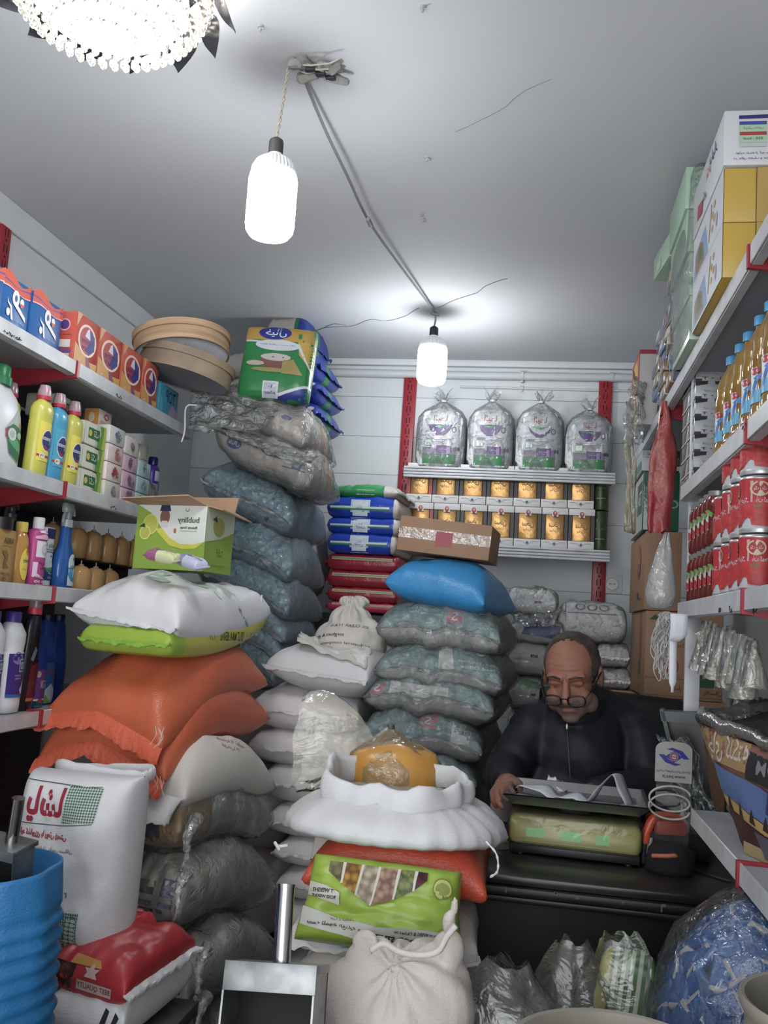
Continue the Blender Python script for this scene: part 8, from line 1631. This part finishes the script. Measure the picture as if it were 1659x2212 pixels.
stamp(o, (0, 0, h_), 'F', [('p', [(-w_*.95, h_*.90), (w_*.3, h_*.87), (w_*.55, h_*.88), (w_*.55, h_*.874), (w_*.3, h_*.862), (-w_*.95, h_*.893)], '2a3a34'), ('p', [(w_*.02, h_*.88), (w_*.58, h_*.86), (w_*.58, h_*.50), (w_*.0, h_*.46)], m_dots), ('p', [(-w_*.95, h_*.42), (w_*.0, h_*.44), (w_*.56, h_*.49), (w_*.56, h_*.48), (w_*.0, h_*.43), (-w_*.95, h_*.41)], '3a4a44'),
    ('t', '*یاشا', -w_*.36, h_*.64, w_*.70, h_*.40, RED), ('t', '*کود کشاورزی با روش زیستی', -w_*.35, h_*.32, w_*1.0, h_*.09, RED), ('t', 'تعاونی مرزداران پارس سبلان', -w_*.22, h_*.17, w_*.98, h_*.06, '44474c'), ('t', '*15 کیلوگرم :', -w_*.45, h_*.02, w_*.52, h_*.10, '2a2c34'),
    ('t', '*ان صنعت ۲', w_*.02, -h_*.30, w_*.46, h_*.08, '34363e'), ('t', '*نگهداری شود', w_*.0, -h_*.43, w_*.46, h_*.08, '34363e'), ('p', [(-w_*.42, -h_*.50), (w_*.52, -h_*.46), (w_*.52, -h_*.84), (-w_*.42, -h_*.86)], m_dots), ('p', [(w_*.30, -h_*.48), (w_*.50, -h_*.50), (w_*.48, -h_*.80), (w_*.24, -h_*.82)], '3a7a54')]+
    [('e', w_*(.40+.05*sd)-.0*k, -h_*(.54+.042*k), .0065, .0035, 'b8c4bc') for k in range(7) for sd in (-1, 1)]+[('t', 'قیمت ۳ سال پس از تولید', w_*.05, -h_*.90, w_*.92, h_*.055, '3a3c44')], step=.02)
bm = bmesh.new(); n = 72; rings = []
for k in range(9):
    b = 2*pi*k/9; row = []
    for i in range(n):
        a = 2*pi*i/n; ca, sa = cos(a), sin(a); q_ = (abs(ca)**3+abs(sa)**3)**(-1/3); nn = nz(ca*3, sa*3, 0, 1.6, 5)
        row.append(bm.verts.new(((w_*.89+.006*cos(b))*ca*q_-.012, .095+(.050+.006*cos(b))*sa*q_, H*.985+.014*sin(b)*1.2+.005*nn+.006*sin(a*2))))
    rings.append(row)
rings.append(rings[0])
for a, b in zip(rings, rings[1:]):
    for i in range(n): bm.faces.new((a[i], b[i], b[(i+1) % n], a[(i+1) % n]))
bmesh.ops.recalc_face_normals(bm, faces=bm.faces[:]); obj('rolled_rim', bm, m_ws, t, smooth=180)
# red sack and white sack below it
m_rsk = mat('red_print_sack', 'a8202a', .35, bump=.3, bscale=12)
cx, W, z0, H = front(92, 2062, 285, 2178, 1.93)
sack('nut_sack', 'red sack printed with nuts and mirrored BEST QUALITY, under the upright sack', 'sack', m_rsk, W*1.05, .34, H*1.15, (cx, 2.10, z0-.01), R(-6), seed=311, hems=('+x',), hemw=.02, hmat=m_ws, wr=.006, lump=.08, a=3, b=.5, tilt=(0, R(6)),
     decals=[((0, -.17, H*.55), FT2, [('p', [(-.085, -.045), (-.035, -.045), (-.03, .03), (-.085, .03)], beans('nut_print', '5a3424', '2c1812', 60)), ('p', [(-.045, .030), (.03, .034), (.02, .048), (-.04, .05)], 'b07a28'), ('r', -.02, -.014, .065, .004, 'bca8a4'), ('t', 'BEST QUALITY', .022, -.005, .08, .012, '8a1c26'), ('r', -.0, -.042, .07, -.024, 'bca8a4'), ('t', '✓ OFFICER', .035, -.033, .06, .012, '8a1c26'),
         ('p', [(-.005, .012), (.0, .022), (-.008, .030), (.004, .030), (.010, .042), (.016, .030), (.028, .032), (.020, .022), (.026, .012)], 'c0a0a0')])])
q = at(290, 2040, Y=2.06)
sack('nut_sack', 'red sack end poking out behind the upright printed sack', 'sack', m_rsk, .07, .12, .09, (q.x-.045, 2.14, q.z-.050), R(-30), seed=317, hems=(), wr=.006, n=20)
cx, W, z0, H = front(85, 2150, 270, 2260, 1.90)
sack('white_sack', 'white sack with black strokes at the bottom left edge', 'sack', m_ws, W*1.05, .36, H*1.2, (cx, 2.10, z0-.02), R(-4), seed=321, hems=(), wr=.008, lump=.08, a=3, b=.5, decals=[((0, -.18, H*.55), FT2, [('p', [(.03, -.02), (.045, .035), (.055, .03), (.045, -.02)], '2c3034'), ('p', [(.055, -.02), (.07, .03), (.08, .02), (.065, -.02)], '2c3034')])])
plinth('crate', cx-.13, cx+.13, 1.95, 2.25, z0-.024, 'grey crate under the left foreground sacks')
# bright blue open sack with rice and scoop
q = at(0, 1900, Y=1.60); cxb = at(122, 1990, Y=1.60).x-.165; zt = at(100, 1885, Y=1.6).z; zb = .30
t = thing('blue_sack', 'open bright blue ribbed woven sack of rice at the lower left edge', 'sack', (cxb, 1.60, zb)); n = 72; H = zt-zb; bm = bmesh.new(); rings = []
for k in range(61):
    s = k/60; z = H*s; rr_ = .150+.012*sin(s*3)+.0045*sin(z*210)*(1 if s < .86 else 0); rings.append([bm.verts.new(((rr_+.010*nz(cos(2*pi*i/n)*2, sin(2*pi*i/n)*2, z*6, 1, 3))*cos(2*pi*i/n), (rr_+.01*nz(cos(2*pi*i/n)*2, sin(2*pi*i/n)*2, z*6, 1, 3))*.8*sin(2*pi*i/n), z+(.012*sin(2*pi*i/n+1)*s if k else 0))) for i in range(n)])
inner = [bm.verts.new((v.co.x*.97, v.co.y*.97, v.co.z-.0)) for v in rings[-1]]; inn2 = [bm.verts.new((v.co.x*.95, v.co.y*.95, H*.84)) for v in inner]
for a, b in zip(rings+[inner], rings[1:]+[inner, inn2]):
    for i in range(n): bm.faces.new((a[i], a[(i+1) % n], b[(i+1) % n], b[i]))
bm.faces.new(rings[0][::-1]); obj('woven_body', bm, mat('deep_blue_woven', '0f6ca6', .4, weave=.35, bump=.35, bscale=14), t, smooth=180)
bm = bmesh.new(); c = bm.verts.new((0, 0, H*.955)); m1 = [bm.verts.new((.09*cos(a*pi/20), .075*sin(a*pi/20), H*.95+.006*nz(a, 0, 0, 1))) for a in range(40)]; m2 = [bm.verts.new((.146*cos(a*pi/20), .117*sin(a*pi/20), H*.915)) for a in range(40)]
for i in range(40): bm.faces.new((c, m1[i], m1[(i+1) % 40])); bm.faces.new((m1[i], m2[i], m2[(i+1) % 40], m1[(i+1) % 40]))
o = obj('rice', bm, mat('loose_rice', 'b9ab94', .7, bump=1, bscale=260), t, smooth=180); o['kind'] = 'stuff'
plinth('crate', cxb-.13, cxb+.13, 1.50, 1.72, zb-.004, 'grey crate under the blue rice sack')
a = at(25, 1815, Y=1.58)
t = thing('metal_scoop', 'metal scoop stuck in the rice of the blue sack, handle upright', 'scoop', tuple(a), rot=(R(8), R(4), R(-8)))
bm = bmesh.new(); tube(bm, [(0, 0, -.004), (.008, 0, .078)], .0115, 20); obj('handle', bm, m_chr, t)
bm = bmesh.new(); box(bm, (-.055, -.035, -.012), (.035, .03, -.003), bev=.001); box(bm, (-.055, -.037, -.022), (.035, -.034, -.003)); obj('end_plate', bm, m_galv, t)
bm = bmesh.new(); box(bm, (-.055, -.036, -.105), (.033, -.033, -.012)); obj('blade', bm, m_scd, t)
for s in (-.055, .033):
    bm = bmesh.new(); box(bm, (s-.0015, -.035, -.10), (s+.0015, .02, -.012)); obj('side_wall', bm, m_galv, t)

# bottom right: clear bags with striped packets, blue packets in a big bag, tubs
m_str = mat('striped_packet', 'b4b8a8', .35)
nt = m_str.node_tree; N = nt.nodes; L = nt.links; tc = N.new('ShaderNodeTexCoord'); wv = N.new('ShaderNodeTexWave'); wv.bands_direction = 'X'; wv.inputs['Scale'].default_value = 22; L.new(tc.outputs['Object'], wv.inputs[0])
rp = N.new('ShaderNodeValToRGB'); rp.color_ramp.interpolation = 'CONSTANT'; rp.color_ramp.elements[0].color = (*lin('3a6a24'), 1); rp.color_ramp.elements[1].color = (*lin('b4b8a8'), 1); rp.color_ramp.elements[1].position = .5; L.new(wv.outputs[0], rp.inputs[0]); L.new(rp.outputs[0], N['Principled BSDF'].inputs['Base Color'])
m_ypk = mat('yellow_packet', 'a8a23a', .4)
q = at(1345, 2178, Y=1.78); zfl = q.z-.10
plinth('crate', .0, .26, 1.62, 2.0, zfl-.003, 'grey crate under the clear bags before the desk')
sack('snack_packet', 'green and white striped packet upright inside the clear bag', 'packet', [m_str, m_ypk], .105, .07, .135, (q.x, 1.82, zfl+.045), R(-8), seed=331, hems=(), a=6, b=.4, pinch=.02, tilt=(R(5), R(6)), paint=lambda u, v, t: 1 if u < -.55 else 0, n=24)
q2 = at(1262, 2172, Y=1.72)
sack('snack_packet', 'small striped packet with brown biscuit picture inside the clear bag', 'packet', [m_str, m_ypk], .075, .06, .075, (q2.x, 1.76, zfl+.02), R(12), seed=333, hems=(), a=6, b=.4, pinch=.02, n=24, decals=[((0, -.03, .05), 'F', [('e', 0, .004, .018, .016, '6a3424'), ('p', [(-.03, -.03), (-.01, -.03), (-.02, .02), (-.032, .02)], 'b09a2c')])])
f_dk = film('loose_clear', 'c4c8c4', .07, .12, .12, .8, 12)
def cbag(px, py, Y, W, H, seed, label):
    c = at(px, py, Y=Y); bm = bmesh.new(); n = 48; rings = []
    for k in range(15):
        s = k/14; rr_ = W/2*(.85+.25*sin(s*2.4))*(1-.62*max(0, s-.45)/.55); row = []
        for i in range(n):
            a = 2*pi*i/n; f = 1+.14*nz(cos(a)*2, sin(a)*2, s*2, 1.5, seed)+.10*abs(nz(cos(a)*3, sin(a)*3, s*3, 2, seed+2)); row.append(bm.verts.new((rr_*f*cos(a)+.02*s*nz(s, seed, 0, 3), rr_*.7*f*sin(a), H*s*(1+.12*nz(cos(a), sin(a), 0, 1.5, seed)))))
        rings.append(row)
    for a, b in zip(rings, rings[1:]):
        for i in range(n): bm.faces.new((a[i], a[(i+1) % n], b[(i+1) % n], b[i]))
    tag(obj('clear_bag', bm, f_dk, loc=(c.x, Y+W*.35, zfl), smooth=180), label, 'plastic bag')
cbag(1340, 2100, 1.74, .16, .215, 3, 'clear bag holding the striped packet, before the desk')
cbag(1240, 2080, 1.72, .15, .205, 7, 'clear bag with peaked top left of the striped packet')
cbag(1095, 2120, 1.66, .19, .17, 11, 'wide limp clear bag between the cream sack and striped packets')
plinth('crate', -.105, -.005, 1.60, 1.95, zfl-.003, 'narrow grey crate at the foot of the desk')
# dome of small blue packets inside a big clear bag
m_bp = mat('blue_wrapper', '1e5a9e', .2, spec=.8, bump=.5, bscale=60, var=.2, vscale=30); m_bpw = mat('white_wrapper_end', 'a8a4a4', .4)
cb = V((at(1650, 2150, Y=1.72).x+.03, 1.78, .50)); Rx, Ry, Rz = .225, .20, at(1640, 1985, Y=1.66).z-.50
bm, P_, _ = pillow(.070, .048, .020, seed=3, n=10, a=4, b=.5, wr=.002, paint=lambda u, v, t: 1 if u > .72 else 0)
proto = thing('snack_packet', 'small blue snack packet with white end inside the big clear bag', 'packet', (0, 0, 0), 0, 'blue packets in the big clear bag'); obj('wrapper', bm, [m_bp, m_bpw], proto, smooth=180)
rnd = random.Random(9); pts = []
k = 0; N_ = 200; first = True
for i in range(N_):
    ph = i*2.399963; cz = 1-(i+.5)/N_; sr = math.sqrt(1-cz*cz); d = V((sr*cos(ph), sr*sin(ph), cz))
    p = cb+V((d.x*Rx, d.y*Ry, d.z*Rz))
    if d.y > .35 or (d.x > .55): continue
    nrm = V((d.x/Rx, d.y/Ry, d.z/Rz)).normalized(); e = (nrm.to_track_quat('Z', 'Y') @ M.Rotation(rnd.uniform(0, 6.28), 3, 'Z').to_quaternion() @ M.Rotation(rnd.uniform(-.35, .35), 3, 'X').to_quaternion()).to_euler()
    if first: proto.location = p-nrm*.02; proto.rotation_euler = e; first = False
    else: dup(proto, p-nrm*.02, rot=e)
bm = bmesh.new(); lathe(bm, [(.94, -.45), (.96, -.1), (.90, .1), (.70, .6), (.4, .82), (.05, .86)], 32, sx=Rx, sy=Ry)
for v in bm.verts: v.co.z = v.co.z*Rz if v.co.z > 0 else v.co.z*1.05
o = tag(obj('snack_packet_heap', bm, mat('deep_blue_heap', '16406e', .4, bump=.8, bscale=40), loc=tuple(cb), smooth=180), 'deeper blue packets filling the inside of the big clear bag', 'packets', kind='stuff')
bm = bmesh.new(); lathe(bm, [(.7, -.498), (1.0, -.46), (1.06, -.1), (1.06, .1), (.97, .5), (.76, .82), (.42, 1.0), (.1, 1.06)], 56, sx=Rx, sy=Ry, cap=False)
for v in bm.verts:
    v.co.z = v.co.z*Rz if v.co.z > 0 else v.co.z
    v.co += V((nz(*v.co, 9, 1), nz(*v.co, 9, 2), nz(*v.co, 9, 3)))*.012
tag(obj('clear_bag', bm, film('packet_bag', 'd4dce6', .04, .12, .08, .9, 16), loc=tuple(cb), smooth=180), 'big clear bag bulging with small blue packets, lower right corner', 'plastic bag')
# tubs
m_tub = mat('beige_tub', '8f897c', .5, var=.12, vscale=10)
def tub(c, r, H, label):
    t = thing('plastic_tub', label, 'tub', (c.x, c.y, 0), group=None); bm = bmesh.new()
    lathe(bm, [(r*.80, 0), (r*.82, .004), (r*.97, c.z-.02), (r*1.0, c.z-.02), (r*1.03, c.z-.012), (r*1.03, c.z-.003), (r*1.01, c.z), (r*.97, c.z-.002), (r*.945, c.z-.012), (r*.93, c.z-.10), (r*.78, .02), (.001, .015)], 64, cap=False)
    bm2 = obj('tub_wall', bm, m_tub, t, smooth=50); bm = bmesh.new(); lathe(bm, [(.001, 0), (r*.80, 0)], 32); 
    bm.free()
c = at(1318, 2182, Y=1.50); tub(V((c.x, 1.50-.145, c.z)), .145, 0, 'wide beige plastic tub at the bottom edge below the striped packets')
c = at(1606, 2150, Y=1.36); tub(V((c.x+.125, 1.36, at(1655, 2105, Y=1.45).z)), .125, 0, 'beige plastic tub in the bottom right corner')
